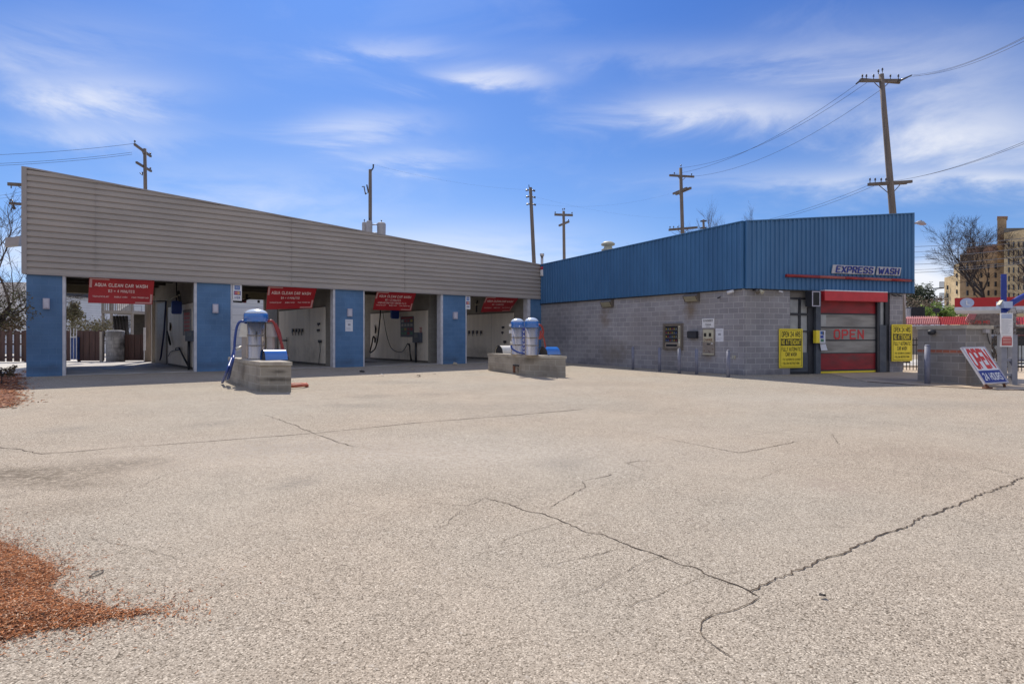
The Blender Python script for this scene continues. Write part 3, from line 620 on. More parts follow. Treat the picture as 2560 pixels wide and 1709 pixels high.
# fascia ribs, cut off along the sloping top
def fascia_ribs():
    m_ = MB(); pitch = .196; prof = []; z = ZH; k = 0
    while z < 6.8:
        for dz, o in ((0, .080), (.048, .090), (.060, .074), (.112, .084), (.128, .026), (.164, .024)): prof.append((z + dz, o))
        z += pitch
    def tend(z_): return min(T_END, max(0, (6.74 - z_) / .0752))
    prof = [p for p in prof if p[0] < 6.735]; prof.append((6.735, .03))
    nseg = 24
    for (za, oa), (zb, ob) in zip(prof, prof[1:]):
        ta, tb = tend(za), tend(zb)
        for i in range(nseg):
            a0, a1 = ta * i / nseg, ta * (i + 1) / nseg; b0, b1 = tb * i / nseg, tb * (i + 1) / nseg
            w0 = .004 * math.sin(a0 * 1.3 + za * 2); w1 = .004 * math.sin(a1 * 1.3 + za * 2)
            m_.add([FA.pt(a0, za, oa + w0), FA.pt(a1, za, oa + w1), FA.pt(b1, zb, ob + w1), FA.pt(b0, zb, ob + w0)], [(0, 1, 2, 3)])
    return m_.build('fascia', 'grey_metal', bay)
fas = fascia_ribs()
m_ = MB()
P_ = [FA.pt(0, ZH, .02), FA.pt(T_END, ZH, .02), FA.pt(T_END, ztop(T_END), .02), FA.pt(0, ztop(0), .02)]; Q_ = [FA.pt(0, ZH, -.30), FA.pt(T_END, ZH, -.30), FA.pt(T_END, ztop(T_END), -.30), FA.pt(0, ztop(0), -.30)]
m_.add(P_ + Q_, [(0, 1, 2, 3), (7, 6, 5, 4), (1, 5, 6, 2), (0, 3, 7, 4), (3, 2, 6, 7), (0, 4, 5, 1)]); m_.build('fascia_backing', 'grey_trim', bay)
m_ = MB()   # caps: left and right ends, top edge, drip edge below
sbox(m_, FA, -.11, .02, ZH - .02, ztop(0) + .02, -.32, .10); sbox(m_, FA, T_END - .02, T_END + .09, ZH - .02, ztop(T_END) + .02, -.32, .10)
ca, cb = FA.pt(.02, ztop(0) - .03, -.32), FA.pt(T_END - .02, ztop(T_END) - .03, -.32); m_.obox(ca, cb - ca, FA.n * .42, Z * .05)
sbox(m_, FA, .02, T_END - .02, ZH - .045, ZH, -.32, .095); m_.build('fascia_trim', 'grey_trim', bay)
# vertical panel lap lines in the fascia
for px in (238, 727, 1010):
    t, _ = FA.sz(px, 600); sbox(MB(), FA, t, t + .006, ZH + .01, ztop(t) - .06, .05, .0945).build('panel_lap', 'grey_trim', fas)
# partitions between bays
DEPTH = 9.0
PW = []
for i, t in enumerate((4.90, 9.96, 14.96, 20.0)):
    o = FA.pt(t, 0); pl = Plane(o, DP, (-DP.y, -DP.x)); pl.n = Vector((-DP.y, DP.x, 0)); PW.append(pl)
for i, pl in enumerate(PW):
    w0 = .36 if i != 2 else 1.15
    sbox(MB(), pl, w0, DEPTH, ZB - .2, 3.95, -.5, 0).build('partition_wall', 'inner_block', bay)
    pan = MB(); cuts = {0: [(.55, 5.7)], 1: [(1.2, 2.9), (2.93, 6.9)], 2: [(1.3, 3.2), (3.22, 7.2)], 3: [(1.2, 3.1), (3.13, 8.2)]}[i]
    for a, b in cuts: sbox(pan, pl, a, b, .22, 2.68, .001, .02)
    pan.build('wall_panel', 'wall_panel', bay)
    sbox(MB(), pl, cuts[0][0], cuts[-1][1], 2.68, 2.72, .001, .03).build('panel_trim', 'panel_joint', bay); sbox(MB(), pl, cuts[0][0], cuts[-1][1], .16, .22, .001, .022).build('panel_trim', 'panel_joint', bay)
    if len(cuts) > 1: sbox(MB(), pl, cuts[0][1], cuts[1][0], .22, 2.68, .001, .012).build('panel_trim', 'panel_joint', bay)
# left outer wall, back wall with open first bay, garage doors, floor, ceiling, roof
LWn = Plane(A0, d2, (-d1.x, -d1.y))
sbox(MB(), LWn, .36, 9.6, ZB - .2, 4.3, -.3, -.02).build('side_wall', 'grey_block', bay)
RB = Plane((A0[0] + DP.x * DEPTH, A0[1] + DP.y * DEPTH), d1, (d1.y, -d1.x))
m_ = MB(); sbox(m_, RB, 1.05, 21, 3.38, 3.95, -.32, .0); m_.build('rear_header', 'soffit', bay)
sbox(MB(), RB, 4.78, 5.45, ZB - .2, 3.38, -.32, -.001).build('rear_pier', 'wall_panel', bay); sbox(MB(), PW[0], 6.15, 8.35, ZB + .03, 2.95, .001, .02).build('side_doorway', 'bronze_case', bay); sbox(MB(), PW[1], 7.15, 8.7, ZB + .03, 2.95, .001, .02).build('side_doorway', 'bronze_case', bay)
for ta_, tb_ in ((9.9, 10.5), (14.9, 15.5), (19.9, 21)): sbox(MB(), RB, ta_, tb_, ZB - .2, 3.38, -.32, -.001).build('rear_pier', 'inner_block', bay)
GB = Plane((RB.pt(0, 0, -5.0).x, RB.pt(0, 0, -5.0).y), d1, (d1.y, -d1.x))
gar = thing('garage', 'white garage with a panelled door seen through the back of the second bay', 'garage', GB.pt(9, ZB))
ga, gb_ = GB.sz(575, 800)[0], GB.sz(668, 800)[0]; gz1 = GB.sz(620, 757)[1]
sbox(MB(), GB, ga - 1, gb_ + .6, ZB - .2, gz1 + .5, -5, -.06).build('wall', 'siding', gar); sbox(MB(), GB, ga + .1, gb_ - .15, ZB - .05, gz1 - .25, -.058, 0).build('garage_door', 'garage_panel', gar)
roofpoly = [FA.pt(-.0, 0, -.33), FA.pt(20.7, 0, -.33), RB.pt(20.7, 0, -.4), RB.pt(1.0, 0, -.4)]
MB().prism([(p.x, p.y) for p in roofpoly], 3.96, 4.12).build('ceiling', 'ceiling', bay)
MB().prism([(p.x, p.y) for p in roofpoly], 4.16, 4.34).build('roof', 'roofing', bay)
for w in (1.6, 3.2, 4.8, 6.4, 8.0):
    o = FA.pt(.3, 3.70) + Vector((DP.x, DP.y, 0)) * w; MB().obox(o, FA.d * 20.2, Vector((DP.x, DP.y, 0)) * .12, Z * .255).build('ceiling_beam', 'beam_brown', bay)
sbox(MB(), FA, .99, 19.9, ZH + .02, 3.955, -.34, -.301).build('front_header', 'beam_brown', bay)
MB().prism([(p.x, p.y) for p in (FA.pt(-.3, 0, -.02), FA.pt(20.9, 0, -.02), RB.pt(21, 0, -1.2), RB.pt(.95, 0, -1.2))], ZB - .2, ZB + .022).build('floor_slab', 'floor_concrete', bay)
for t in (2.8, 7.9, 13.0, 18.0):
    o = FA.pt(t - .45, ZB + .023) + Vector((DP.x, DP.y, 0)) * 3.6; MB().obox(o, FA.d * 1.0, Vector((DP.x, DP.y, 0)) * 1.4, Z * .006).build('floor_drain', 'dark_steel', bay)
# front apron slab in front of the bays
MB().prism([(p.x, p.y) for p in (FA.pt(-.5, 0, .01), FA.pt(20.6, 0, .01), FA.pt(20.6, 0, 2.4), FA.pt(-.3, 0, 2.4))], lambda x, y: gz(x, y) - .1, lambda x, y: gz(x, y) + .008)
# roof vent pipe, corner siren
vp = MB(); b_ = AT(1355, 662, 31.5)
vp.tube([b_ - Z * .9, AT(1355, 640, 31.5)], .075, 12).tube([AT(1355, 641, 31.5), AT(1355, 634, 31.5)], [.11, .125], 12)
tag(vp.build('vent_pipe', 'steel'), 'slim grey flue pipe standing in the roof corner where the two buildings meet', 'pipe')
sr = thing('alarm_light', 'small white and red alarm light on the fascia end where the two buildings meet', 'alarm', FA.pt(T_END, 4.6, .12))
p_ = FA.hit(1356, 681, .2); MB().lathe(p_ - Z * .2, [(.10, 0), (.12, .05), (.12, .3), (.10, .34)], 16).build('housing', 'pvc', sr)
MB().lathe(p_ + Z * .145, [(.10, 0), (.11, .08), (.07, .16), (.02, .18)], 16).build('red_dome', 'siren_red', sr)
MB().obox(p_ - Z * .22 - FA.n * .2, FA.d * .35, FA.n * .05, Z * .04).build('bracket', 'pvc', sr)

# wall lights on the piers
WLG = 'wall lights on the blue piers'
def wall_light(px0, py0, px1, py1, label):
    a = FA.hit(px0, py0, .1); r_ = thing('wall_light', label, 'lamp', (a.x, a.y, a.z), WLG)
    pbox(MB(), FA, px0, py0, px1, py1, .001, .10).build('case', 'lamp_case', r_)
    pbox(MB(), FA, px0 + 2.2, py0 + 3, px1 - 2.2, py1 - 3, .101, .112).build('lens', 'lamp_lens', r_)
wall_light(107, 745, 124, 772, 'pale box lamp on the first blue pier, at the left end of the bays')
wall_light(532, 759.6, 546, 782, 'pale box lamp on the second blue pier, left of the first card sign')
wall_light(869.6, 771, 881, 791, 'pale box lamp right above the paper notice on the third blue pier')
wall_light(1134.5, 779.6, 1144.5, 797, 'pale box lamp on the fourth blue pier, between the third and fourth banner')

# banners: hung from the fascia and blown back into the bays
def banner(TL, TR, BR, BL, wback, lines, label):
    tl = FA.hit(TL[0], TL[1], .03); tr = FA.hit(TR[0], TR[1], .03); bl = FA.hit(BL[0], BL[1], -wback[0]); br = FA.hit(BR[0], BR[1], -wback[1])
    tl.z = tr.z = max(tl.z, tr.z, ZH - .03) if abs(tl.z - tr.z) < .25 else tl.z
    tl.z = tr.z = ZH - .05
    def fn(x, y, lift=0):
        p = bl.lerp(br, x).lerp(tl.lerp(tr, x), y); bow = .06 * math.sin(math.pi * y) + .03 * math.sin(3.3 * x + 1.2 * y)
        return p + FA.n * (lift - bow * .6)
    r_ = thing('banner', label, 'banner', (tl + tr) / 2, 'red price banners over the bays')
    rect4(MB(), fn, 0, 0, 1, 1, 0, .004, 10, 6).build('cloth', 'banner_red', r_)
    for q in (((.008, .62, .045, .985), (.045, .93, .30, .985)), ((.955, .03, .99, .42), (.72, .03, .955, .085))):
        fr = MB()
        for (x0, y0, x1, y1) in q: rect4(fr, fn, x0, y0, x1, y1, .005, .007, 2, 3)
        fr.build('printed_corner', 'banner_frame', r_)
    for (txt, x0, y0, x1, y1, bo) in lines:
        k_ = MB(); text4(k_, txt, fn, x0, y0, x1, y1, .005, .003, bo); k_.build('lettering', 'banner_print', r_)
L3 = lambda y, a=('TOUCHLESS BLAST', 'BUBBLE WASH', 'FOAM TRIGGER GUN'): [(a[0], .06, y, .31, y + .06, .01), (a[1], .39, y, .59, y + .06, .01), (a[2], .66, y, .93, y + .06, .01)]
banner((223, 691), (386, 699.4), (380.6, 761), (220, 756.9), (.06, .12), [('AQUA CLEAN CAR WASH', .085, .67, .90, .80, .035), ('$3 = 4 minutes', .29, .45, .70, .56, .015)] + L3(.24), 'red price banner over the first bay, nearest the left end, hanging almost straight')
banner((670.6, 713), (791.6, 720), (780, 770.4), (665, 773.5), (.30, .45), [('AQUA CLEAN CAR WASH', .085, .67, .90, .80, .035), ('$4 = 4 minutes', .29, .46, .68, .56, .015)] + L3(.27), 'red price banner over the second bay, right behind the single vacuum')
banner((942.8, 728.4), (1040, 733), (1027.7, 776.8), (932, 774), (.55, .58), [('AQUA CLEAN CAR WASH', .085, .70, .90, .83, .03), ('$5 = 5 minutes', .26, .52, .66, .62, .015), ('WHEN BUYING FOR TOKENS 4 & 5', .09, .36, .82, .46, .01)] + L3(.24), 'red banner with an extra printed line, blown back over the third bay')
banner((1216, 742), (1295.5, 745), (1275, 778), (1202, 780), (.85, .95), [('AQUA CLEAN CAR WASH', .085, .67, .90, .80, .035), ('$4 = 4 minutes', .29, .46, .66, .56, .015)] + L3(.26), 'red banner over the fourth bay, blown back above the twin vacuums')

# card signs and notice
def card_sign(px0, py0, px1, py1, label):
    a, za = FA.sz(px0, py0, .03); b, zb = FA.sz(px1, py1, .03); za = min(za, ZH - .05)
    r_ = thing('card_sign', label, 'sign', FA.pt((a + b) / 2, zb, .03), 'payment card signs'); h = za - zb; w = b - a
    def fn(x, y, lift=0): return FA.pt(a + w * x, zb + h * y, .03 + lift)
    rect4(MB(), fn, 0, 0, 1, 1, -.015, 0).build('panel', 'white_paint', r_)
    rect4(MB(), fn, .2, .68, .8, .94, .001, .003).build('blue_card', 'card_blue', r_)
    k_ = MB(); text4(k_, 'AMERICAN', fn, .26, .84, .74, .90, .004, .001, .02); text4(k_, 'EXPRESS', fn, .28, .74, .72, .81, .004, .001, .02); k_.build('card_lettering', 'white_paint', r_)
    rect4(MB(), fn, .12, .36, .88, .60, .001, .003).build('navy_card', 'card_navy', r_)
    for c_, cx_ in (('card_red', .36), ('card_orange', .62)):
        k_ = MB(); vs = [fn(cx_ + .2 * math.cos(q * .5236), .48 + .095 * math.sin(q * .5236), .004 + (.001 if c_ == 'card_red' else 0)) for q in range(12)]; k_.add(vs, [tuple(range(12))]); k_.build('card_disc', c_, r_)
    k_ = MB(); text4(k_, 'MasterCard', fn, .16, .45, .84, .51, .007, .001, .02); k_.build('card_lettering', 'white_paint', r_)
    k_ = MB(); text4(k_, 'VISA', fn, .16, .12, .84, .27, .001, .002, .03, 1, .25); k_.build('card_lettering', 'ink_blue', r_)
card_sign(582, 709, 604.5, 752, 'tall white card sign behind the single vacuum, left edge of the second bay')
card_sign(1164, 740, 1175.6, 773, 'tall white card sign at the left edge of the fourth bay')
def notice(P, px0, py0, px1, py1, label, seed, mark='print_grey'):
    a, za = P.sz(px0, py0, .012); b, zb = P.sz(px1, py1, .012); rnd = random.Random(seed)
    r_ = thing('paper_notice', label, 'notice', P.pt((a + b) / 2, zb, .012), 'white paper notices'); w = b - a; h = za - zb
    def fn(x, y, lift=0): return P.pt(a + w * x, zb + h * y, .012 + lift)
    rect4(MB(), fn, 0, 0, 1, 1, -.008, 0).build('sheet', 'paper', r_)
    k_ = MB()
    for y in (.86, .80): rect4(k_, fn, .1, y, .9 - rnd.random() * .1, y + .03, .001, .002)
    for y in (.30, .24, .18, .12): rect4(k_, fn, .12, y, .85 - rnd.random() * .3, y + .025, .001, .002)
    k_.build('faint_print', 'print_faint', r_)
    k_ = MB(); rect4(k_, fn, .34, .48, .68, .64, .001, .002); k_.build('print_block', mark, r_)
notice(FA, 863.5, 798, 882, 828, 'white paper notice on the third blue pier, between two bays', 1)

# things fixed inside the bays
def on_wall(pl, px, py, off=.03): return pl.hit(px, py, off)
def meter(pl, px0, py0, px1, py1, label):
    c0 = pl.hit((px0 + px1) / 2, (py0 + py1) / 2, .15)
    r_ = thing('wash_meter', label, 'meter', (c0.x, c0.y, ZB), 'wash meters in the bays')
    pbox(MB(), pl, px0, py0, px1, py1, .03, .22).build('case', 'jamb_slate', r_)
    pbox(MB(), pl, px0 + (px1 - px0) * .25, py0 + 3, px0 + (px1 - px0) * .75, py0 + (py1 - py0) * .5, .221, .23).build('coin_plate', 'shelf_dim', r_)
    a = pl.hit((px0 + px1) / 2, py1, .12); MB().tube([a + Z * .02, Vector((a.x, a.y, ZB))], .055, 8).build('conduit', 'jamb_dark', r_)
meter(PW[0], 463, 827, 482, 853, 'grey wash meter box on the panel wall of the first bay')
meter(PW[2], 1031, 831, 1048, 856, 'grey wash meter box beside the coloured board in the third bay')
def tank(pl, px0, py0, px1, py1, label):
    c0 = pl.hit((px0 + px1) / 2, py1, .4); r_ = thing('blue_tank', label, 'tank', c0, 'blue tanks hung in the bays')
    c0 = pl.hit(px1, py1, .06); c1 = pl.hit(px1, py0, .06); k_ = c0.y / F * (px1 - px0) / 1.14; h = c1.z - c0.z; m_ = MB(); rr = .16; outl = []
    for cx_, cy_, a0 in ((1 - rr, 1 - rr, 0), (rr, 1 - rr, 90), (rr, rr, 180), (1 - rr, rr, 270)):
        for k in range(5): an = R(a0 + k * 22.5); outl.append((cx_ + rr * math.cos(an), cy_ + rr * math.sin(an)))
    n_ = len(outl); D3 = Vector((DP.x, DP.y, 0)); v = [c0 + pl.n * (k_ * x) + Z * (h * y) for x, y in outl] + [c0 + pl.n * (k_ * x) + Z * (h * y) + D3 * .1 for x, y in outl]
    m_.add(v, [tuple(range(n_)), tuple(range(n_, 2 * n_))[::-1]] + [(i, n_ + i, n_ + (i + 1) % n_, (i + 1) % n_) for i in range(n_)]); m_.build('body', 'blue_plastic', r_)
    MB().tube([c0 + pl.n * (k_ * .5) + Z * (h - .01) + D3 * .05, c0 + pl.n * (k_ * .5) + D3 * .05 + Z * (3.7 - c0.z)], .025, 6).build('hanger', 'dark_steel', r_)
tank(PW[0], 429, 752, 455, 785, 'dark blue plastic tank hanging in the first bay')
tank(PW[2], 972.5, 765, 998, 797, 'dark blue plastic tank hanging below the third banner')
def hose(name, pts, r, m, label, cat, group=None, n=6):
    c_ = []                                     # smooth the polyline
    for i in range(len(pts) - 1):
        p0 = pts[max(i - 1, 0)]; p1 = pts[i]; p2 = pts[i + 1]; p3 = pts[min(i + 2, len(pts) - 1)]
        for k in range(5):
            t = k / 5; c_.append(.5 * ((2 * p1) + (p2 - p0) * t + (2 * p0 - 5 * p1 + 4 * p2 - p3) * t * t + (3 * p1 - p0 - 3 * p2 + p3) * t ** 3))
    c_.append(pts[-1]); return tag(MB().tube(c_, r, n).build(name, m), label, cat, group)
def hp(pl, off, L): return [pl.hit(x, y, off) for x, y in L]
wnd = thing('wash_wand', 'black wash wand hooked on the panel in the first bay, its hose curving left', 'wand', PW[0].hit(446, 867, .08), 'wash wands in the bays')
MB().tube(hp(PW[0], .08, [(447, 869), (453, 880), (462, 898), (470.5, 913)]), [.03, .032, .035, .04], 6).build('lance', 'hose_black', wnd)
MB().tube(hp(PW[0], .07, [(421, 890), (424, 882), (430, 877), (438, 875.5), (444, 873)]), .014, 6).build('hose', 'hose_black', wnd)
MB().tube(hp(PW[0], .09, [(439, 876), (440, 869.5), (447, 868.5), (450, 873), (441, 875.5)]), .02, 6).build('trigger_grip', 'hose_black', wnd)
brh = thing('foam_brush', 'black foam brush on its holder left of the wand in the first bay', 'brush', PW[0].hit(424, 860, .08), 'foam brushes in the bays')
MB().tube(hp(PW[0], .1, [(418, 828), (422, 845), (425.5, 861)]), [.03, .05, .04], 6).build('brush_head', 'hose_black', brh)
MB().tube(hp(PW[0], .05, [(425, 806), (426, 818), (425, 826)]), [.02, .045, .03], 6).build('holder', 'dark_steel', brh)
hose('drop_hose', hp(PW[0], .5, [(415, 752), (413, 785), (410, 830), (405, 870), (402, 892), (399, 900)]), .035, 'hose_navy', 'navy hose dropping along the back of the first bay', 'hose', 'hoses hanging in the bays')
bm_ = thing('hose_boom', 'pale swing boom arm under the ceiling of the first bay', 'boom', PW[0].hit(440, 742, .3))
MB().tube([PW[0].hit(415, 751, .5), PW[0].hit(442, 741, .3), PW[0].hit(449, 737, .25)], .03, 6).build('arm', 'case_cream', bm_)
MB().tube([PW[0].hit(415, 752.5, .5), PW[0].hit(383, 753, 1.6)], .022, 6).build('rod', 'dark_steel', bm_)
MB().tube([PW[0].hit(446, 728, .25), PW[0].hit(450, 752, .25)], .05, 6).build('swivel', 'dark_steel', bm_)
pb = thing('instruction_panel', 'worn instruction panel above the meter in the first bay', 'panel', PW[0].hit(465, 840, .03))
pbox(MB(), PW[0], 457, 775, 478, 838, .021, .03).build('board', 'tan_case', pb); m_ = MB()
for k in range(5): pbox(m_, PW[0], 460, 782 + k * 10, 474, 788 + k * 10, .031, .033)
m_.build('print', 'print_red', pb)
# hooks (mat clips) in second and fourth bays
for pl, xs_, y0, y1, lab in ((PW[1], (730.5, 738.5, 746.5, 754), 821.5, 838.5, 'second'), (PW[3], (1171.5, 1181, 1191.5, 1201.5), 826, 839.5, 'fourth')):
    for k, px in enumerate(xs_):
        r_ = thing('mat_clip', 'dark mat clip %s of the row of four in the %s bay' % (('leftmost', 'second from left', 'third from left', 'rightmost')[k], lab), 'clip', pl.hit(px, y1, .03), 'mat clips in the %s bay' % lab)
        pbox(MB(), pl, px - 1.6, y0, px + 1.6, y0 + 8, .021, .07).build('jaw', 'dark_steel', r_)
        MB().tube([pl.hit(px - .6, y0 + 7, .05), pl.hit(px + .6, y1, .05)], [.025, .012], 5).build('spring', 'dark_steel', r_)
for pl, px, py, lab in ((PW[1], 701, 851, 'second'), ):
    r_ = thing('wall_bracket', 'dark hose bracket with hanging line at the back of the %s bay' % lab, 'bracket', pl.hit(px, py, .05))
    MB().tube([pl.hit(701, 844, .06), pl.hit(701, 860, .06)], .05, 6).build('mount', 'dark_steel', r_)
    MB().tube([pl.hit(701, 851, .08), pl.hit(717, 850.5, .08)], .03, 6).build('arm', 'dark_steel', r_)
    MB().tube([pl.hit(717, 843, .08), pl.hit(718, 870, .06), pl.hit(720, 897, .04)], .014, 5).build('line', 'hose_black', r_)
for pl, L, lab in ((PW[1], ((795, 809, 5), (794, 825, 5), (798, 853, 7)), 'second'), (PW[3], ((1256.5, 818, 5), (1255, 830.5, 4), (1261, 854, 6)), 'fourth')):
    for k, (px, py, s_) in enumerate(L):
        r_ = thing('coin_valve', 'small dark valve on the front panel of the %s bay, %s' % (lab, ('topmost', 'middle', 'lowest')[k]), 'valve', pl.hit(px, py, .03), 'valves in the %s bay' % lab)
        pbox(MB(), pl, px - s_ / 2, py - s_ / 2, px + s_ / 2, py + s_ / 2, .021, .08).build('body', 'dark_steel', r_)
        MB().tube([pl.hit(px, py, .08), pl.hit(px + 1, py + 5, .11)], .018, 5).build('lever', 'dark_steel', r_)
hose('valve_line', hp(PW[1], .05, [(799, 857), (800.5, 875), (798, 893), (797, 910)]), .012, 'hose_black', 'thin black line hanging from the lowest valve in the second bay', 'hose', 'hoses hanging in the bays')
# third bay
hose('drop_hose', hp(PW[2], .35, [(951.5, 765), (950.5, 790), (947.5, 820), (944, 848), (938, 870), (930, 878.5), (925, 880), (929, 862), (932, 845), (934, 840.5)]), .04, 'hose_black', 'thick black foam hose looping down at the back of the third bay', 'hose', 'hoses hanging in the bays')
hose('wand_hose', hp(PW[2], .12, [(957, 778), (962, 812), (969, 846), (978, 869), (990, 878), (1003, 879.5), (1011, 873), (1017, 862), (1019, 858)]), .018, 'hose_black', 'thin black hose in a long curve across the panel of the third bay', 'hose', 'hoses hanging in the bays')
wd = thing('wash_wand', 'black wash wand standing on the floor of the third bay below the board', 'wand', PW[2].hit(1028, 902, .1), 'wash wands in the bays')
MB().tube(hp(PW[2], .1, [(1020, 859), (1024, 864), (1025, 880), (1028, 901)]), [.03, .035, .028, .05], 6).build('lance', 'hose_black', wd)
MB().tube(hp(PW[2], .12, [(1018, 860), (1023, 859), (1025, 867)]), .028, 6).build('trigger_grip', 'hose_black', wd)
bf = thing('foam_brush', 'black foam brush hanging left of the loop of hose in the third bay', 'brush', PW[2].hit(936, 855, .08), 'foam brushes in the bays')
MB().tube(hp(PW[2], .1, [(934, 840), (938, 846), (937.5, 856)]), [.03, .06, .05], 6).build('brush_head', 'hose_black', bf)
MB().tube(hp(PW[2], .05, [(937, 812), (939, 822), (938, 833)]), [.02, .05, .03], 6).build('holder', 'dark_steel', bf)
pr = thing('price_board', 'dark board with rows of coloured selection labels in the third bay', 'board', PW[2].hit(1018, 842, .03))
a, za = PW[2].sz(1001, 791.5, .05); b, zb = PW[2].sz(1033.5, 842, .05)
def pfn(x, y, l=0): return PW[2].pt(a + (b - a) * x, zb + (za - zb) * y, .05 + l)
rect4(MB(), pfn, 0, 0, 1, 1, -.028, 0).build('board', 'board_price', pr)
rnd = random.Random(3); cols = {'price_yellow': MB(), 'price_red': MB(), 'price_pale': MB(), 'price_green': MB()}
for j, row in enumerate((('price_pale', 'price_red', 'price_red', 'price_yellow'), ('price_pale', 'price_pale', 'price_pale', 'price_pale'), ('price_green', 'price_yellow', 'price_red', 'price_red'), ('price_green', 'price_green', 'price_red', 'price_green'))):
    for i, cn in enumerate(row): rect4(cols[cn], pfn, .08 + i * .23, .72 - j * .2, .08 + i * .23 + .16, .72 - j * .2 + .12, .001, .003)
for cn, k_ in cols.items(): k_.build('label', cn, pr)
k_ = MB(); rect4(k_, pfn, .05, .88, .95, .97, .001, .003); k_.build('header', 'price_red', pr)
st = thing('warning_sticker', 'faded red sticker on the panel right of the board in the third bay', 'sticker', PW[2].hit(1052, 838, .03))
m_ = MB()
for k in range(6): pbox(m_, PW[2], 1048.5 + (k % 2), 818 + k * 3.6, 1055, 820.2 + k * 3.6, .021, .023)
m_.build('print', 'print_red', st)
# boom hardware in the fourth bay
hb = thing('hose_boom', 'dark ceiling boom with a pale joint in the fourth bay, right of the card sign', 'boom', AT(1192, 762, 31))
MB().tube([AT(1191, 780, 31), AT(1191.5, 760, 31), AT(1194, 750, 31)], .05, 6).build('drop', 'dark_steel', hb); MB().tube([AT(1187, 762, 31), AT(1198, 760, 31)], .06, 6).build('joint', 'case_cream', hb)
hb2 = thing('hose_boom', 'black boom arm reaching left under the ceiling of the second bay', 'boom', AT(612, 752, 27))
MB().tube([AT(584, 753, 26), AT(603, 754.5, 26.5), AT(618, 747, 27), AT(626, 745, 27)], .045, 6).build('arm', 'hose_black', hb2); MB().tube([AT(617, 748, 27), AT(617, 735, 27)], .06, 6).build('swivel', 'hose_black', hb2)
ex = thing('exit_light', 'small red and black light above the white garage door in the second bay', 'lamp', RB.pt(8.9, 3.15, .02))
sbox(MB(), RB, 8.75, 9.0, 3.18, 3.36, -.019, .06).build('red_case', 'price_red', ex); sbox(MB(), RB, 9.55, 9.66, 3.2, 3.34, -.019, .06).build('sensor', 'dark_steel', ex)

# shoebox floodlight on the left end
fl = thing('floodlight', 'square pale grey floodlight box on the left end of the bay building', 'lamp', AT(35, 618, 18.6))
c0 = AT(35, 604, 18.6); ax = Vector((.175, .06, .03)); ay = Vector((-.06, .14, .02)); MB().cbox(c0, ax, ay, Vector((.02, .0, .15))).build('housing', 'transformer', fl)
MB().cbox(c0 - Z * .158 - Vector((.0, .02, 0)), ax * .9, ay * .9, Z * .012).build('lens', 'case_cream', fl)
MB().tube([c0 + Vector((.12, .1, .1)), AT(55, 590, 18.7), AT(60, 570, 18.75)], .03, 6).build('bracket', 'dark_steel', fl)

# ------------------------------------------------------------------ automatic wash building (right)
RL = 13.9                                       # length of its long wall
sE = 7.95; sP = FW.sz(2257, 900)[0]
aw = thing('wash_building', 'grey block building with a sloping blue ribbed metal fascia and a red roll up door', 'building', FW.pt(2, 0))
ZW = 3.3
sL = FW.sz(1975, 800)[0]; sR = FW.sz(2225, 800)[0]
sbox(MB(), RW, .0, RL, -.25, ZW, -.25, 0).build('side_wall', 'grey_block', aw)
sbox(MB(), FW, .004, sL, -.25, ZW, -.25, 0).build('front_wall', 'grey_block', aw)
sbox(MB(), FW, sR, sP, -.25, ZW, -.4, 0).build('corner_pier', 'grey_block', aw)
sbox(MB(), FW, sL, sR, 3.12, ZW, -.25, -.01).build('lintel', 'grey_block', aw)
bk = [FW.pt(sP, 0, -.001), FW.pt(sP, 0, -14), FW.pt(-2, 0, -16), RW.pt(RL, 0, -.1), RW.pt(RL, 0, -.001)]
m_ = MB(); sbox(m_, Plane(FW.pt(sP, 0, -.4), -FW.n.xy, FW.d.xy), 0, 14, -.25, ZW, -.25, 0); m_.build('end_wall', 'grey_block', aw)
MB().prism([(p.x, p.y) for p in (RW.pt(.1, 0, -.12), FW.pt(sP - .05, 0, -.12), FW.pt(sP - .05, 0, -14), RW.pt(RL, 0, -12), RW.pt(RL, 0, -.12))], ZW, ZW + .3).build('roof', 'roofing', aw)
def zt_rw(s_): return 5.49 - .33 * s_ / 11.7
def zt_fw(s_): return 5.49 + .78 * s_ / 7.95
def ribs(P, s0, s1, zb, zt, name, flip=1):
    m_ = MB(); prof = []; s_ = s0; pitch = .2
    while s_ < s1:
        for ds, o in ((0, .075), (.045, .075), (.065, .115), (.115, .115), (.135, .075)):
            if s_ + ds < s1: prof.append((s_ + ds, o))
        s_ += pitch
    prof.append((s1, .075))
    for (a, oa), (b, ob) in zip(prof, prof[1:]):
        v = [P.pt(a, zb(a), oa), P.pt(b, zb(b), ob), P.pt(b, zt(b), ob), P.pt(a, zt(a), oa)]; m_.add(v, [(0, 1, 2, 3) if flip > 0 else (3, 2, 1, 0)])
    return m_
zbr = lambda s_: 3.11 + .0022 * s_
m_ = ribs(RW, 0.0, RL, zbr, zt_rw, '', -1); fr_ = m_.build('side_fascia', 'blue_metal', aw)
m_ = ribs(FW, 0.0, sE, lambda s_: 3.11, zt_fw, ''); ff_ = m_.build('front_fascia', 'blue_metal', aw)
def back_panel(P, s0, s1, zb, zt, o0, o1):
    v = [P.pt(s0, zb(s0), o1), P.pt(s1, zb(s1), o1), P.pt(s1, zt(s1), o1), P.pt(s0, zt(s0), o1), P.pt(s0, zb(s0), o0), P.pt(s1, zb(s1), o0), P.pt(s1, zt(s1), o0), P.pt(s0, zt(s0), o0)]
    return MB().add(v, [(0, 1, 2, 3), (7, 6, 5, 4), (0, 4, 5, 1), (1, 5, 6, 2), (2, 6, 7, 3), (3, 7, 4, 0)])
back_panel(RW, .0, RL, lambda s_: 3.112 + .0022 * s_, lambda s_: zt_rw(s_) - .01, -.12, .07).build('fascia_backing', 'blue_metal', aw)
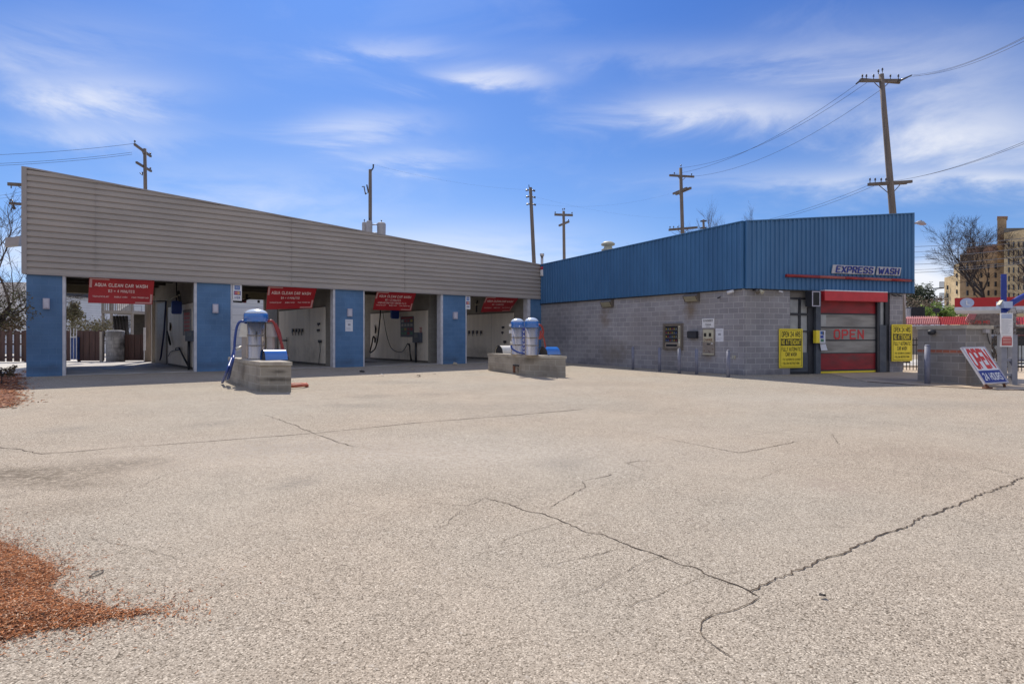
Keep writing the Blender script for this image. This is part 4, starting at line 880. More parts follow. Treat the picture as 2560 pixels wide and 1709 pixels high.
back_panel(FW, .0, sE - .01, lambda s_: 3.112, lambda s_: zt_fw(s_) - .01, -.12, .07).build('fascia_backing', 'blue_metal', aw)
m_ = MB()                                       # coping, corner and end trims, shadow gap below
for P, s0, s1, zt in ((RW, .0, RL, zt_rw), (FW, .0, sE, zt_fw)):
    p, q = P.pt(s0, zt(s0), -.14), P.pt(s1, zt(s1), -.14); m_.obox(p, q - p, P.n * .275, Z * .035)
sbox(m_, FW, -.02, .05, 3.10, 5.49, .076, .124); sbox(m_, FW, sE - .06, sE + .02, 3.10, zt_fw(sE) + .03, -.13, .122); m_.build('fascia_trim', 'blue_metal', aw)
m_ = MB(); sbox(m_, RW, .1, RL, 3.075, 3.11, .002, .07); sbox(m_, FW, .0, sE - .02, 3.075, 3.11, .002, .07); m_.build('shadow_strip', 'jamb_dark', aw)  # dark strip painted in as the shade under the fascia
# glazed side panel, jambs, roll door
def fbox(px0, py0, px1, py1, o0, o1, name, m, par): return pbox(MB(), FW, px0, py0, px1, py1, o0, o1).build(name, m, par)
def z_of(px, py, off=0.0): return FW.sz(px, py, off)[1]
s_ = lambda px, off=0.0: FW.sz(px, 850, off)[0]
win = sbox(MB(), FW, s_(1975), s_(2026), .02, 3.12, -.14, -.10).build('side_window', 'window_pale', aw)
m_ = MB()
sbox(m_, FW, s_(1975), s_(1978), .02, 3.1, -.1, -.05); sbox(m_, FW, s_(2000.5), s_(2005), z_of(2000, 880), 2.85, -.1, -.05); sbox(m_, FW, s_(2023), s_(2027), .02, 3.1, -.1, -.05)
for ya, yb in ((743.5, 748), (782, 788), (826, 829.5)): sbox(m_, FW, s_(1978), s_(2023), z_of(2000, yb), z_of(2000, ya), -.1, -.052)
sbox(m_, FW, s_(1975), s_(2027), .02, .09, -.1, -.052); m_.build('window_bars', 'jamb_dark', win)
sbox(MB(), FW, s_(1978), s_(2023), z_of(2000, 743.5), 3.1, -.1, -.06).build('top_board', 'wood_board', win)
sbox(MB(), FW, s_(1978), s_(2023), .09, z_of(2010, 881), -.1, -.06).build('kick_panel', 'jamb_slate', win)
sbox(MB(), FW, s_(2026.5), s_(2041), .0, 3.12, -.25, -.08).build('jamb', 'jamb_dark', aw); sbox(MB(), FW, s_(2039), s_(2051), .0, 3.1, -.2, .02).build('jamb', 'jamb_slate', aw)  # first jamb near black: the deep shadow there is put into its colour
sbox(MB(), FW, s_(2193.5), s_(2199), .0, 3.1, -.2, .0).build('jamb', 'jamb_dark', aw); sbox(MB(), FW, s_(2199), s_(2215.5), .0, z_of(2207, 813), -.2, .01).build('jamb', 'jamb_slate', aw)
sbox(MB(), FW, s_(2201), s_(2214.5), z_of(2207, 812), 2.9, -.14, -.1).build('narrow_window', 'window_pale', aw)
sbox(MB(), FW, s_(2199), s_(2201.5), z_of(2207, 813), 2.95, -.2, .0).build('jamb', 'jamb_slate', aw); sbox(MB(), FW, s_(2215.5), s_(2225), .0, 3.12, -.25, -.03).build('jamb', 'jamb_dark', aw)
d_ = thing('roll_up_door', 'red and grey roll up door with OPEN in red letters', 'door', FW.pt((s_(2051) + s_(2193)) / 2, .0, -.1))
da, db = s_(2050), s_(2194)
def zpx(py): return z_of(2122, py, -.09)
for (y0, y1, mm) in ((745, 783, 'door_red'), (786.5, 817, 'door_film'), (820, 848.5, 'door_film'), (851.5, 881, 'door_film'), (883, 923, 'door_red')):
    sbox(MB(), FW, da, db, zpx(y1), zpx(y0), -.14, -.09).build('door_panel', mm, d_)
m_ = MB()
for (y0, y1) in ((783, 786.5), (817, 820), (848.5, 851.5), (881, 883), (923, 926.5)): sbox(m_, FW, da, db, zpx(y1), zpx(y0), -.13, -.075)
m_.build('stiffener_bar', 'jamb_dark', d_)
sbox(MB(), FW, da, db, .005, zpx(926.5), -.13, -.08).build('bottom_seal', 'sign_yellow', d_)
ta, tb = s_(2084, -.09), s_(2159.5, -.09)
def dfn(x, y, l=0): return FW.pt(ta + (tb - ta) * x, zpx(847.5) + (zpx(823.5) - zpx(847.5)) * y, -.09 + l)
k_ = MB(); text4(k_, 'OPEN', dfn, 0, 0, 1, 1, .002, .004, .035, 1.2); k_.build('lettering', 'open_red', d_)
sbox(MB(), FW, da + .02, s_(2065, -.09), zpx(816), zpx(788), -.089, -.086).build('pale_patch', 'window_pale', d_)
hd = thing('door_hood', 'bright red roller hood with a white top edge over the roll up door', 'hood', FW.pt((s_(2061) + s_(2218)) / 2, 2.9, .2))
ha, hb_ = s_(2062, .3), s_(2219, .3)
sbox(MB(), FW, ha, hb_, z_of(2140, 752.5, .3), z_of(2140, 729, .3), .02, .3).build('hood_case', 'hood_red', hd); sbox(MB(), FW, ha, hb_, z_of(2140, 729, .3), z_of(2140, 726.5, .3), .02, .305).build('hood_edge', 'white_paint', hd)
tv = thing('display_box', 'black traffic light box with a pale frame beside the red hood', 'signal', FW.pt(s_(2040, .4), 2.4, .4))
pbox(MB(), FW, 2030.5, 727, 2050.5, 766, .1, .42).build('case', 'jamb_dark', tv); m_ = MB(); a, za = FW.sz(2030.5, 727.5, .43); b, zb = FW.sz(2050.5, 766, .43); e_ = .035
sbox(m_, FW, a, b, za - e_, za, .421, .435); sbox(m_, FW, a, b, zb, zb + e_, .421, .435); sbox(m_, FW, a, a + e_, zb + e_, za - e_, .421, .435); sbox(m_, FW, b - e_, b, zb + e_, za - e_, .421, .435); m_.build('frame', 'lamp_case', tv)
sbox(MB(), FW, a + e_, b - e_, zb + e_, za - e_, .42, .428).build('screen', 'glass_dark', tv); sbox(MB(), FW, b + .02, b + .22, zb + .05, za, .05, .25).build('side_case', 'jamb_slate', tv)
# yellow pay box with stickers on the jamb and a paper
py_ = thing('pay_box', 'narrow yellow box with blue stickers beside the roll up door', 'pay box', FW.pt(s_(2048, .1), 1.2, .1))
pbox(MB(), FW, 2040.5, 825.5, 2049.5, 857, .02, .16).build('case', 'sign_yellow', py_); pbox(MB(), FW, 2049.5, 826, 2063.5, 857.5, .02, .15).build('face', 'paper', py_)
m_ = MB()
for (x0, y0, x1, y1, mm) in ((2051, 828, 2056, 836, 'card_blue'), (2051, 838, 2059, 845, 'card_navy'), (2056.5, 828, 2059.5, 837, 'ink_black'), (2052, 847, 2059.5, 854, 'price_green')): pbox(MB(), FW, x0, y0, x1, y1, .151, .155).build('sticker', mm, py_)
pp = thing('loose_paper', 'white paper hanging askew under the pay box', 'paper', FW.pt(s_(2060, .05), .95, .05))
v = [FW.hit(2050, 859, .06), FW.hit(2064, 859.5, .07), FW.hit(2069, 875, .1), FW.hit(2053, 875.5, .09)]; MB().add(v + [q - FW.n * .003 for q in v], [(0, 3, 2, 1), (4, 5, 6, 7), (0, 1, 5, 4), (1, 2, 6, 5), (2, 3, 7, 6), (3, 0, 4, 7)]).build('sheet', 'paper', pp)
# yellow OPEN 24 HRS signs
def yellow_sign(px0, py0, px1, py1, off, label):
    a, za = FW.sz(px0, py0, off); b, zb = FW.sz(px1, py1, off); w = b - a; h = za - zb
    r_ = thing('yellow_sign', label, 'sign', FW.pt((a + b) / 2, zb, off), 'yellow opening hours signs')
    def fn(x, y, l=0): return FW.pt(a + w * x, zb + h * y, off + l)
    rect4(MB(), fn, 0, 0, 1, 1, -.03, 0).build('panel', 'sign_yellow', r_)
    m_ = MB(); t = .014; ty = t * w / h
    for (x0, y0, x1, y1) in ((.05, .965 - ty, .95, .965), (.05, .03, .95, .03 + ty), (.05, .03 + ty, .05 + t, .965 - ty), (.95 - t, .03 + ty, .95, .965 - ty)): rect4(m_, fn, x0, y0, x1, y1, .001, .003)
    m_.build('border', 'ink_black', r_)
    rect4(MB(), fn, .065, .57, .935, .745, .001, .003).build('black_band', 'ink_black', r_)
    def tx(t_, x0, y0, x1, y1, m, bo=.02, lift=.001):
        k_ = MB(); text4(k_, t_, fn, x0, y0, x1, y1, lift, .002, bo); k_.build('lettering', m, r_)
    tx('OPEN 24 HRS', .10, .79, .90, .925, 'ink_black', .03); tx('NO ATTENDANT', .09, .595, .91, .72, 'sign_yellow', .03, .004)
    tx('FULLY AUTOMATIC', .09, .43, .91, .53, 'ink_black', .02); tx('CAR WASH', .26, .30, .74, .40, 'ink_black', .03)
    tx('\u2022 PAY AUTOMATIC CASHIER', .10, .19, .90, .24, 'ink_black', .01); tx('\u2022 FOLLOW INSTRUCTIONS', .10, .09, .86, .145, 'ink_black', .01)
    return r_, a, b, za, zb
yellow_sign(1948.6, 821.5, 2006.7, 918.5, .06, 'yellow OPEN 24 HRS sign left of the red door, covering the window')
_, a, b, za, zb = yellow_sign(2230, 810.5, 2280.5, 902, .10, 'yellow OPEN 24 HRS sign right of the red door, sticking out past the corner')
# EXPRESS WASH letters and the red light bar
es = thing('letter_sign', 'blue slanted EXPRESS WASH letters on pale backing above the red bar', 'sign', FW.pt(s_(2160, .16), 3.7, .16))
a, za = FW.sz(2079, 662, .16); b, zb = FW.sz(2250, 689, .16)
za2 = FW.sz(2250, 671, .16)[1]
z_lo = FW.sz(2079, 682, .16)[1]; hgt = FW.sz(2079, 662.5, .16)[1] - z_lo; z_lo_r = FW.sz(2250, 688.5, .16)[1]
def efn(x, y, l=0): return FW.pt(a + (b - a) * x, z_lo + (z_lo_r - z_lo) * x + hgt * y + 0, .16 + l)
def word(t_, x0, x1, xb0):
    m_ = MB(); sh = .055
    v = [efn(x0 - .02 - xb0, -.03, -.035), efn(x1 + .012, -.03, -.035), efn(x1 + .012 + sh * .4, 1.06, -.035), efn(x0 - .02 - xb0 + sh * .4, 1.06, -.035)]; v2 = [q + FW.n * .03 for q in v]
    m_.add(v + v2, [(4, 5, 6, 7), (3, 2, 1, 0), (0, 1, 5, 4), (1, 2, 6, 5), (2, 3, 7, 6), (3, 0, 4, 7)]); m_.build('backing', 'letter_back', es)
    k_ = MB(); text4(k_, t_, efn, x0, .08, x1, .93, .0, .03, .018, 1.1, .20); k_.build('lettering', 'letter_blue', es)
word('EXPRESS', .055, .60, .03); word('WASH', .665, .99, .0)
bar = thing('light_bar', 'long thin red neon tube bar below the EXPRESS WASH letters', 'light bar', FW.pt(s_(2120, .2), 3.5, .2))
pA, pB = FW.hit(1965, 688.5, .18), FW.hit(2276, 701, .18)
for (f0, f1, mm) in ((0, .25, 'neon_red'), (.25, .45, 'neon_faded'), (.45, .6, 'neon_red'), (.6, .83, 'neon_faded'), (.83, 1.0, 'neon_red')):
    MB().tube([pA.lerp(pB, f0 + .001), pA.lerp(pB, f1 - .001)], .055, 10).build('tube', mm, bar)
m_ = MB(); m_.tube([pB.lerp(pA, .02) - FW.n * .02, pB + (pB - pA).normalized() * .22 + Z * .04], .014, 6); m_.tube([pB.lerp(pA, .02) - Z * .03, pB + (pB - pA).normalized() * .20 - Z * .03], .02, 6)
for k in range(9): q = pA.lerp(pB, .04 + k * .115); m_.tube([q, q - FW.n * .1], .02, 6)
m_.build('mount', 'dark_steel', bar)
# floods and cameras
def wall_pack(px0, py0, px1, py1, label):
    a, za = RW.sz(px0, py0, .22); b, zb = RW.sz(px1, py1, .22); r_ = thing('wall_pack', label, 'lamp', RW.pt((a + b) / 2, zb, .1), 'wall pack lamps on the long grey wall')
    sA, sB = min(a, b), max(a, b); pr_ = [(0, za + .06), (.16, za + .03), (.24, za - .05), (.10, zb), (0, zb)]
    m_ = MB(); n_ = len(pr_); v = [RW.pt(sA, z, o + .001) for o, z in pr_] + [RW.pt(sB, z, o + .001) for o, z in pr_]
    m_.add(v, [tuple(range(n_)), tuple(range(n_, 2 * n_))[::-1]] + [(i, n_ + i, n_ + (i + 1) % n_, (i + 1) % n_) for i in range(n_)]); m_.build('case', 'bronze_case', r_)
    e = .05; v = [RW.pt(sA + e, za - .055, .245), RW.pt(sB - e, za - .055, .245), RW.pt(sB - e, zb + .02, .125), RW.pt(sA + e, zb + .02, .125)]
    MB().add(v + [q - RW.n * .01 for q in v], [(0, 1, 2, 3), (3, 2, 1, 0), (4, 5, 6, 7)]).build('lens', 'case_cream', r_)
wall_pack(1500, 753, 1526, 767, 'bronze wall pack lamp high on the long grey wall, above its bare left part')
wall_pack(1707, 738.5, 1741, 753, 'bronze wall pack lamp high on the long grey wall, above the black box')
def camera_unit(P, px, py, off, sz_, m, label, tilt=0):
    c_ = P.hit(px, py, off); r_ = thing('security_camera', label, 'camera', c_, 'security cameras on the grey building')
    ax_ = P.d * .8 + P.n * .4 - Z * .25; ax_.normalize()
    MB().tube([c_ - ax_ * sz_, c_ + ax_ * sz_], [sz_ * .45, sz_ * .55], 10).build('body', m, r_); MB().tube([c_, c_ - P.n * (off - .002) + Z * .05], sz_ * .25, 6).build('mount', m, r_)
    MB().tube([c_ + ax_ * sz_ * 1.001, c_ + ax_ * sz_ * 1.1], sz_ * .4, 10).build('lens', 'glass_dark', r_)
camera_unit(RW, 1826, 729.5, .16, .12, 'pvc', 'white camera under the blue fascia on the long wall, near the corner')
camera_unit(RW, 1797, 744, .10, .05, 'dark_steel', 'tiny black camera on the long wall below the fascia')
camera_unit(FW, 1952, 729, .14, .07, 'pvc', 'white camera under the fascia left of the window by the red door')
camera_unit(FW, 2236, 738.5, .12, .06, 'dark_steel', 'black camera on the narrow corner pier, left of its pair')
camera_unit(FW, 2250, 739, .12, .06, 'dark_steel', 'black camera on the narrow corner pier, nearer the edge')
fd = thing('flood_lamp', 'dark twin flood lamp under the fascia right of the building corner', 'lamp', FW.hit(1895, 728, .14)); c_ = FW.hit(1895, 727, .16)
for k in (-1, 1): MB().tube([c_ + FW.d * (.07 * k) + Z * .02, c_ + FW.d * (.11 * k) + FW.n * .12 - Z * .07], [.045, .075], 10).build('lamp_head', 'bronze_case' if k < 0 else 'case_cream', fd)
MB().cbox(c_ + Z * .05 - FW.n * .06, FW.d * .09, FW.n * .098, Z * .03).build('base', 'dark_steel', fd)
# vending machine, black box, change machine, notices, outlet
vm = thing('vending_machine', 'bronze framed vending machine with dark shelves let into the grey wall', 'vending machine', RW.hit(1682, 873, .05))
a, zb = RW.sz(1658, 873, .06); b, za = RW.sz(1706, 807.5, .06)
def vfn(x, y, l=0): return RW.pt(a + (b - a) * x, zb + (za - zb) * y, .06 + l)
m_ = MB(); rect4(m_, vfn, 0, 0, 1, 1, -.059, 0); m_.build('case', 'tan_case', vm)
m_ = MB(); rect4(m_, vfn, .0, .0, .10, 1, .001, .03); rect4(m_, vfn, .92, .0, 1, 1, .001, .03); rect4(m_, vfn, .10, .93, .92, 1, .001, .03); rect4(m_, vfn, .10, 0, .92, .06, .001, .03); m_.build('frame', 'bronze_case', vm)
rect4(MB(), vfn, .12, .28, .77, .90, .001, .006).build('glass', 'glass_dark', vm)
rnd = random.Random(5); sn = {'snack_red': MB(), 'snack_yellow': MB(), 'snack_blue': MB(), 'shelf_dim': MB()}
for j in range(4):
    y = .32 + j * .145
    rect4(sn['shelf_dim'], vfn, .13, y - .022, .76, y - .008, .007, .010)
    for i in range(6): rect4(sn[rnd.choice(('snack_red', 'snack_yellow', 'snack_blue', 'shelf_dim'))], vfn, .145 + i * .103, y, .145 + i * .103 + .055, y + .07, .007, .010)
for q, k_ in sn.items(): k_.build('snack_row', q, vm)
rect4(MB(), vfn, .80, .14, .90, .90, .001, .012).build('selection_panel', 'case_cream', vm); m_ = MB()
for k in range(6): rect4(m_, vfn, .82, .42 + k * .075, .88, .45 + k * .075, .013, .016)
m_.build('button', 'ink_black', vm); rect4(MB(), vfn, .83, .25, .875, .30, .013, .03).build('lock', 'white_paint', vm); rect4(MB(), vfn, .16, .12, .72, .20, .001, .01).build('pickup_door', 'glass_dark', vm)
bb = thing('wall_box', 'plain black box on the grey wall between vending machine and change machine', 'box', RW.hit(1730, 846, .1))
pbox(MB(), RW, 1719.5, 827, 1739.5, 845.5, .001, .16).build('case', 'jamb_dark', bb); pbox(MB(), RW, 1717.5, 828.5, 1719.5, 844.5, .02, .15).build('lid_edge', 'dark_steel', bb)
cm = thing('change_machine', 'tan change machine with cream face reading CHANGE', 'change machine', RW.hit(1770, 886, .05))
a, zb = RW.sz(1756.5, 886, .05); b, za = RW.sz(1785.5, 821.5, .05)
def cfn(x, y, l=0): return RW.pt(a + (b - a) * x, zb + (za - zb) * y, .05 + l)
rect4(MB(), cfn, 0, 0, 1, 1, -.049, 0).build('case', 'tan_case', cm); rect4(MB(), cfn, .06, .50, .94, .97, .001, .01).build('face', 'case_cream', cm)
m_ = MB(); rect4(m_, cfn, .14, .70, .34, .84, .011, .02); rect4(m_, cfn, .56, .70, .76, .84, .011, .02); m_.build('bill_slot', 'ink_black', cm)
k_ = MB(); text4(k_, 'CHANGE', cfn, .12, .53, .88, .63, .011, .003, .03); k_.build('lettering', 'rust', cm)
rect4(MB(), cfn, .80, .41, .88, .46, .001, .03).build('lock', 'white_paint', cm); rect4(MB(), cfn, .38, .38, .64, .43, .001, .012).build('coin_cup', 'dark_steel', cm)
rect4(MB(), cfn, .02, .0, .98, .05, .001, .02).build('base_strip', 'case_cream', cm); m_ = MB()
for x, y in ((.12, .14), (.6, .1), (.85, .2), (.5, .13)): rect4(m_, cfn, x, y, x + .07, y + .035, .001, .003)
m_.build('rust_spot', 'rust', cm)
ps = thing('change_sign', 'white printed sign right above the change machine', 'sign', RW.hit(1770, 820, .03))
a, zb = RW.sz(1755, 819.5, .03); b, za = RW.sz(1785.3, 795.5, .03)
def sfn(x, y, l=0): return RW.pt(a + (b - a) * x, zb + (za - zb) * y, .03 + l)
rect4(MB(), sfn, 0, 0, 1, 1, -.02, 0).build('panel', 'white_paint', ps); k_ = MB(); text4(k_, 'CHANGER', sfn, .10, .70, .90, .88, .001, .002, .03); rect4(k_, sfn, .1, .60, .9, .62, .001, .002); text4(k_, 'Tokens', sfn, .25, .26, .75, .42, .001, .002, .02); text4(k_, 'accepts bills', sfn, .34, .10, .66, .17, .001, .002, .01); k_.build('lettering', 'ink_black', ps)
notice(RW, 1789, 821, 1808.5, 854, 'white paper notice on the grey wall right of the change machine', 2)
ol = thing('outlet_box', 'small pale outlet box low on the grey wall behind the last bollard', 'outlet', RW.hit(1833, 896, .04)); pbox(MB(), RW, 1830, 888, 1837, 896, .001, .05).build('cover', 'case_cream', ol); m_ = MB(); pbox(m_, RW, 1832, 889.5, 1835, 891.5, .051, .055); pbox(m_, RW, 1832, 892.5, 1835, 894.5, .051, .055); m_.build('socket', 'print_grey', ol)
# turbine vent on the roof
tvn = thing('roof_vent', 'pale mushroom vent with stacked rims on the blue building roof', 'vent', AT(1520, 632, 29)); c_ = AT(1520, 634, 29)
k1 = 29 / F
MB().lathe(c_, [(11 * k1, -1.0), (11 * k1, .12), (16.5 * k1, .16), (16.5 * k1, .22), (11 * k1, .26), (9.5 * k1, .38), (16.5 * k1, .42), (17.5 * k1, .50), (10 * k1, .60), (2 * k1, .63)], 24).build('cowl', 'case_cream', tvn)
# bollards along the wall
BL = [(1582.5, 922.8, 866.5), (1649, 928, 873.7), (1698, 933, 873), (1741.5, 935.5, 873.5), (1820.7, 943, 875)]
lab = ('farthest along the wall, left of the vending machine', 'left of the vending machine, its top nearly touching the frame', 'in front of the vending machine', 'between the black box and the change machine', 'right of the change machine, nearest the corner')
b0 = None
for (px, py, pt_), lb in zip(BL, lab):
    p = G(px, py); top = CZ + (CY - pt_) / F * p.y; h = .93
    if b0 is None:
        b0 = thing('bollard', 'x', 'bollard', p, 'bollards in front of the long grey wall')
        MB().tube([p - Z * .1, p + Z * (h - .03)], .058, 16).build('post', 'post_blue', b0); MB().lathe(p + Z * (h - .03), [(.0582, 0), (.055, .018), (.035, .032), (.005, .036)], 16).build('cap', 'post_blue', b0); r_ = b0
    else: r_ = copy_tree(b0)
    r_.location = p; r_['label'] = 'slim blue grey bollard ' + lb

# ------------------------------------------------------------------ vacuum islands
def island(pts, back, zt, label):
    base = [G(*p) for p in pts]; poly = [(p.x, p.y) for p in base]; a = Vector(poly[-1]); poly.append((a.x + d2.x * back, a.y + d2.y * back)); c_ = sum((Vector(p) for p in poly), Vector((0, 0))) / len(poly)
    r_ = thing('vacuum_island', label, 'concrete island', (c_.x, c_.y, gz(*c_)), 'vacuum islands')
    MB().prism(poly, lambda x, y: gz(x, y) - .1, zt - .09).build('block_base', 'island_block', r_)
    cap = [tuple(Vector(p) + (Vector(p) - c_).normalized() * .06) for p in poly]; MB().prism(cap, zt - .088, zt).build('slab_top', 'slab_cap', r_); return r_
def at_h(px, py, z): return AT(px, py, (z - CZ) * F / (CY - py))
i1 = island([(571.6, 950.5), (628, 972), (650, 979), (728, 979)], 3.3, .76, 'block island under the single vacuum, with stained block courses')
i2 = island([(1220.4, 925.5), (1312, 938), (1414, 943)], 3.2, .735, 'block island under the twin vacuums, with a smoother face')
bx_ = thing('outlet_recess', 'dark rusty outlet fitting low on the face of the twin vacuum island', 'outlet', G(1291, 934)); p0, p1 = G(1284, 934.2), G(1297, 936.2); dr = (p1 - p0); n_ = Vector((dr.y, -dr.x, 0)).normalized()
MB().obox(p0 + Z * .05 + n_ * .0, dr * .35, n_ * .03, Z * .24).build('pipe_strip', 'rust', bx_); MB().obox(p0 + Z * .29, dr, n_ * .03, Z * .05).build('box_top', 'dark_steel', bx_); MB().obox(p0 + dr * .45 + Z * .1, dr * .4, n_ * .022, Z * .13).build('cover', 'tan_case', bx_)
def canister(c_, r, h_body, h_dome, label, rd):
    r_ = thing('vacuum', label, 'vacuum', c_, 'stainless coin vacuums')
    MB().lathe(c_, [(r * 1.03, 0), (r * 1.03, .03), (r, .032), (r, h_body)], 32).build('canister', 'steel', r_)
    for z in (h_body * .35, h_body * .62): MB().lathe(c_ + Z * z, [(r + .001, 0), (r + .006, .005), (r + .006, .015), (r + .001, .02)], 32).build('seam_band', 'steel_seam', r_)
    m_ = MB(); m_.lathe(c_ + Z * (h_body - .03), [(rd * .93, 0), (rd, .02), (rd * 1.0, h_dome * .55), (rd * .97, h_dome * .64)], 32); m_.build('dome_band', 'vac_blue', r_)
    m_ = MB(); m_.lathe(c_ + Z * (h_body - .03 + h_dome * .64), [(rd * .975, 0), (rd * .93, h_dome * .08), (rd * .75, h_dome * .22), (rd * .5, h_dome * .31), (rd * .22, h_dome * .355), (.01, h_dome * .36)], 32); m_.build('dome_top', 'dome_pale', r_)
    return r_
v1c = at_h(640, 896.3, .76); k1 = v1c.y / F
hb1 = (896.3 - 802) * k1; v1 = canister(v1c, 20.5 * k1, hb1, (802 - 772) * k1 + .03, 'single stainless vacuum with a fat blue dome and a hose box each side', 28.5 * k1)
for sgn, nm in ((-1, 'left'), (1, 'right')):
    cx_ = 606 if sgn < 0 else 674.5; q = at_h(cx_, 897.5 if sgn < 0 else 899, .76) if sgn < 0 else v1c + Vector(((674.5 - 640) * k1, .1, 0))
    q = v1c + Vector(((cx_ - 640) * k1, .12, 0)); w = 10.2 * k1
    MB().obox(q + Vector((-4.5 * k1 if sgn < 0 else -9 * k1, -.06, 0)), Vector((12.5 * k1 if sgn < 0 else 13 * k1, 0, 0)), Vector((0, .16, 0)), Z * ((896.3 - 842) * k1)).build('pedestal', 'coin_grey', v1)
    z0 = (896.3 - 842) * k1; hh = 33 * k1; o = q + Vector((-w, -.09, z0)); sl = .12 * (1 if sgn > 0 else -1)
    v = [o, o + Vector((2 * w, 0, 0)), o + Vector((2 * w - (.10 if sgn > 0 else 0), 0, hh)), o + Vector(((.06 if sgn < 0 else 0), 0, hh))]; v += [p + Vector((0, .22, 0)) for p in v]
    hbx = MB().add(v, [(0, 1, 2, 3), (7, 6, 5, 4), (0, 4, 5, 1), (1, 5, 6, 2), (2, 6, 7, 3), (3, 7, 4, 0)]).build('hose_box', 'vac_white' if sgn < 0 else 'coin_grey', v1)
MB().obox(v1c + Vector((9 * k1, -.02 - 20 * k1, 60 * k1)), Vector((3 * k1, .01, 0)), Vector((0, .02, 0)), Z * (8 * k1)).build('latch', 'dark_steel', v1)
def hp1(L): return [Vector(((x - 640) * k1 + v1c.x, v1c.y + (y_ if len(q) > 2 else 0), v1c.z + (896.3 - y) * k1)) for q in L for (x, y, y_) in [(q + (0,))[:3]]]
def smooth(pts, k=6):
    c_ = []
    for i in range(len(pts) - 1):
        p0 = pts[max(i - 1, 0)]; p1 = pts[i]; p2 = pts[i + 1]; p3 = pts[min(i + 2, len(pts) - 1)]
        for j in range(k):
            t = j / k; c_.append(.5 * ((2 * p1) + (p2 - p0) * t + (2 * p0 - 5 * p1 + 4 * p2 - p3) * t * t + (3 * p1 - p0 - 3 * p2 + p3) * t ** 3))
    return c_ + [pts[-1]]
hl = thing('vacuum_hose', 'blue vacuum hose draped down the left of the single vacuum onto the ground', 'hose', G(556, 960), 'vacuum hoses')
g0 = G(556, 960)
MB().tube(smooth(hp1([(613, 807, .1), (606, 803, .02), (598, 806, .0), (592, 818), (588.5, 838), (586.5, 858), (586, 872)]) + [AT(580, 893, v1c.y - .05), AT(570, 920, 15.3), AT(562, 943, 15.6), g0 + Z * .05]), .036, 10).build('hose_run', 'hose_blue', hl)
MB().tube(smooth([AT(586, 872, v1c.y), AT(583, 896, 15.2), AT(577, 920, 15.35), AT(572.5, 940, 15.6), AT(570, 946, 15.7)]), .036, 10).build('hose_loop', 'hose_blue', hl)
MB().tube([AT(589, 873, v1c.y - .02), AT(597, 870, v1c.y + .05), AT(604, 866, v1c.y + .1)], [.045, .04, .03], 10).build('nozzle', 'vac_white', hl)
hr = thing('vacuum_hose', 'red vacuum hose arching down the right of the single vacuum, coiled on the ground', 'hose', G(743, 968), 'vacuum hoses')
MB().tube(smooth(hp1([(668, 804, .05), (674, 801, .05), (680, 805, .1), (684, 818, .15), (690, 840, .2), (696, 862, .25), (698, 880, .35), (700, 890, .5)])), .036, 10).build('hose_run', 'hose_red', hr)
MB().tube(smooth(hp1([(676, 808, .35), (684, 830, .4), (689, 860, .4), (690, 885, .45)])), .036, 10).build('hose_loop', 'hose_red', hr)
gc = G(741, 968); MB().tube([gc + Vector((.27 * math.cos(a * .35) * (1 - a * .004), .36 * math.sin(a * .35), .04 + a * .0012)) for a in range(38)], .034, 8).build('hose_coil', 'hose_coil', hr)
def barrel(c0, ax, rad, h, m_out, label):        # half barrel mat rack with an open dark end
    c0 = Vector(c0); ax = Vector(ax); L = ax.length; a_ = ax.normalized(); s_ = Vector((a_.y, -a_.x, 0)); r_ = thing('trash_barrel', label, 'barrel', c0 + ax * .5, 'half round covers on the vacuum islands')
    n_ = 14; prof = [(math.cos(math.pi * k / n_) * rad, math.sin(math.pi * k / n_) * h) for k in range(n_ + 1)]
    m_ = MB(); v = [c0 + s_ * x + Z * z for x, z in prof] + [c0 + ax + s_ * x * .96 + Z * z * .98 for x, z in prof]; k = n_ + 1
    m_.add(v, [(i, i + 1, k + i + 1, k + i) for i in range(n_)], True); m_.add([c0 + ax + s_ * x * .96 + Z * z * .98 for x, z in prof], [tuple(range(k))]); m_.build('cover', m_out, r_)
    m_ = MB(); m_.add([c0 + ax * .05 + s_ * x * .97 + Z * z * .97 for x, z in prof], [tuple(range(k))[::-1]]); m_.build('open_end', 'dark_steel', r_)
    m_ = MB(); v = [c0 - a_ * .01 + s_ * x * 1.03 + Z * z * 1.03 for x, z in prof] + [c0 - a_ * .01 + s_ * x * .93 + Z * z * .93 for x, z in prof]
    m_.add(v, [(i, k + i, k + i + 1, i + 1) for i in range(n_)]); m_.build('rim', 'dark_steel', r_)
ba = at_h(652, 899.6, .765); barrel(ba + Vector((.06, -.02, 0)), Vector((.44, .36, 0)), .24, .275, 'vac_blue', 'glossy blue half round cover in front of the single vacuum')
barrel(v1c + Vector((-51 * k1, .75, 0)), Vector((14 * k1, .03, 0)), .25, 24 * k1, 'vac_white', 'white half round cover on the left end of the single vacuum island')
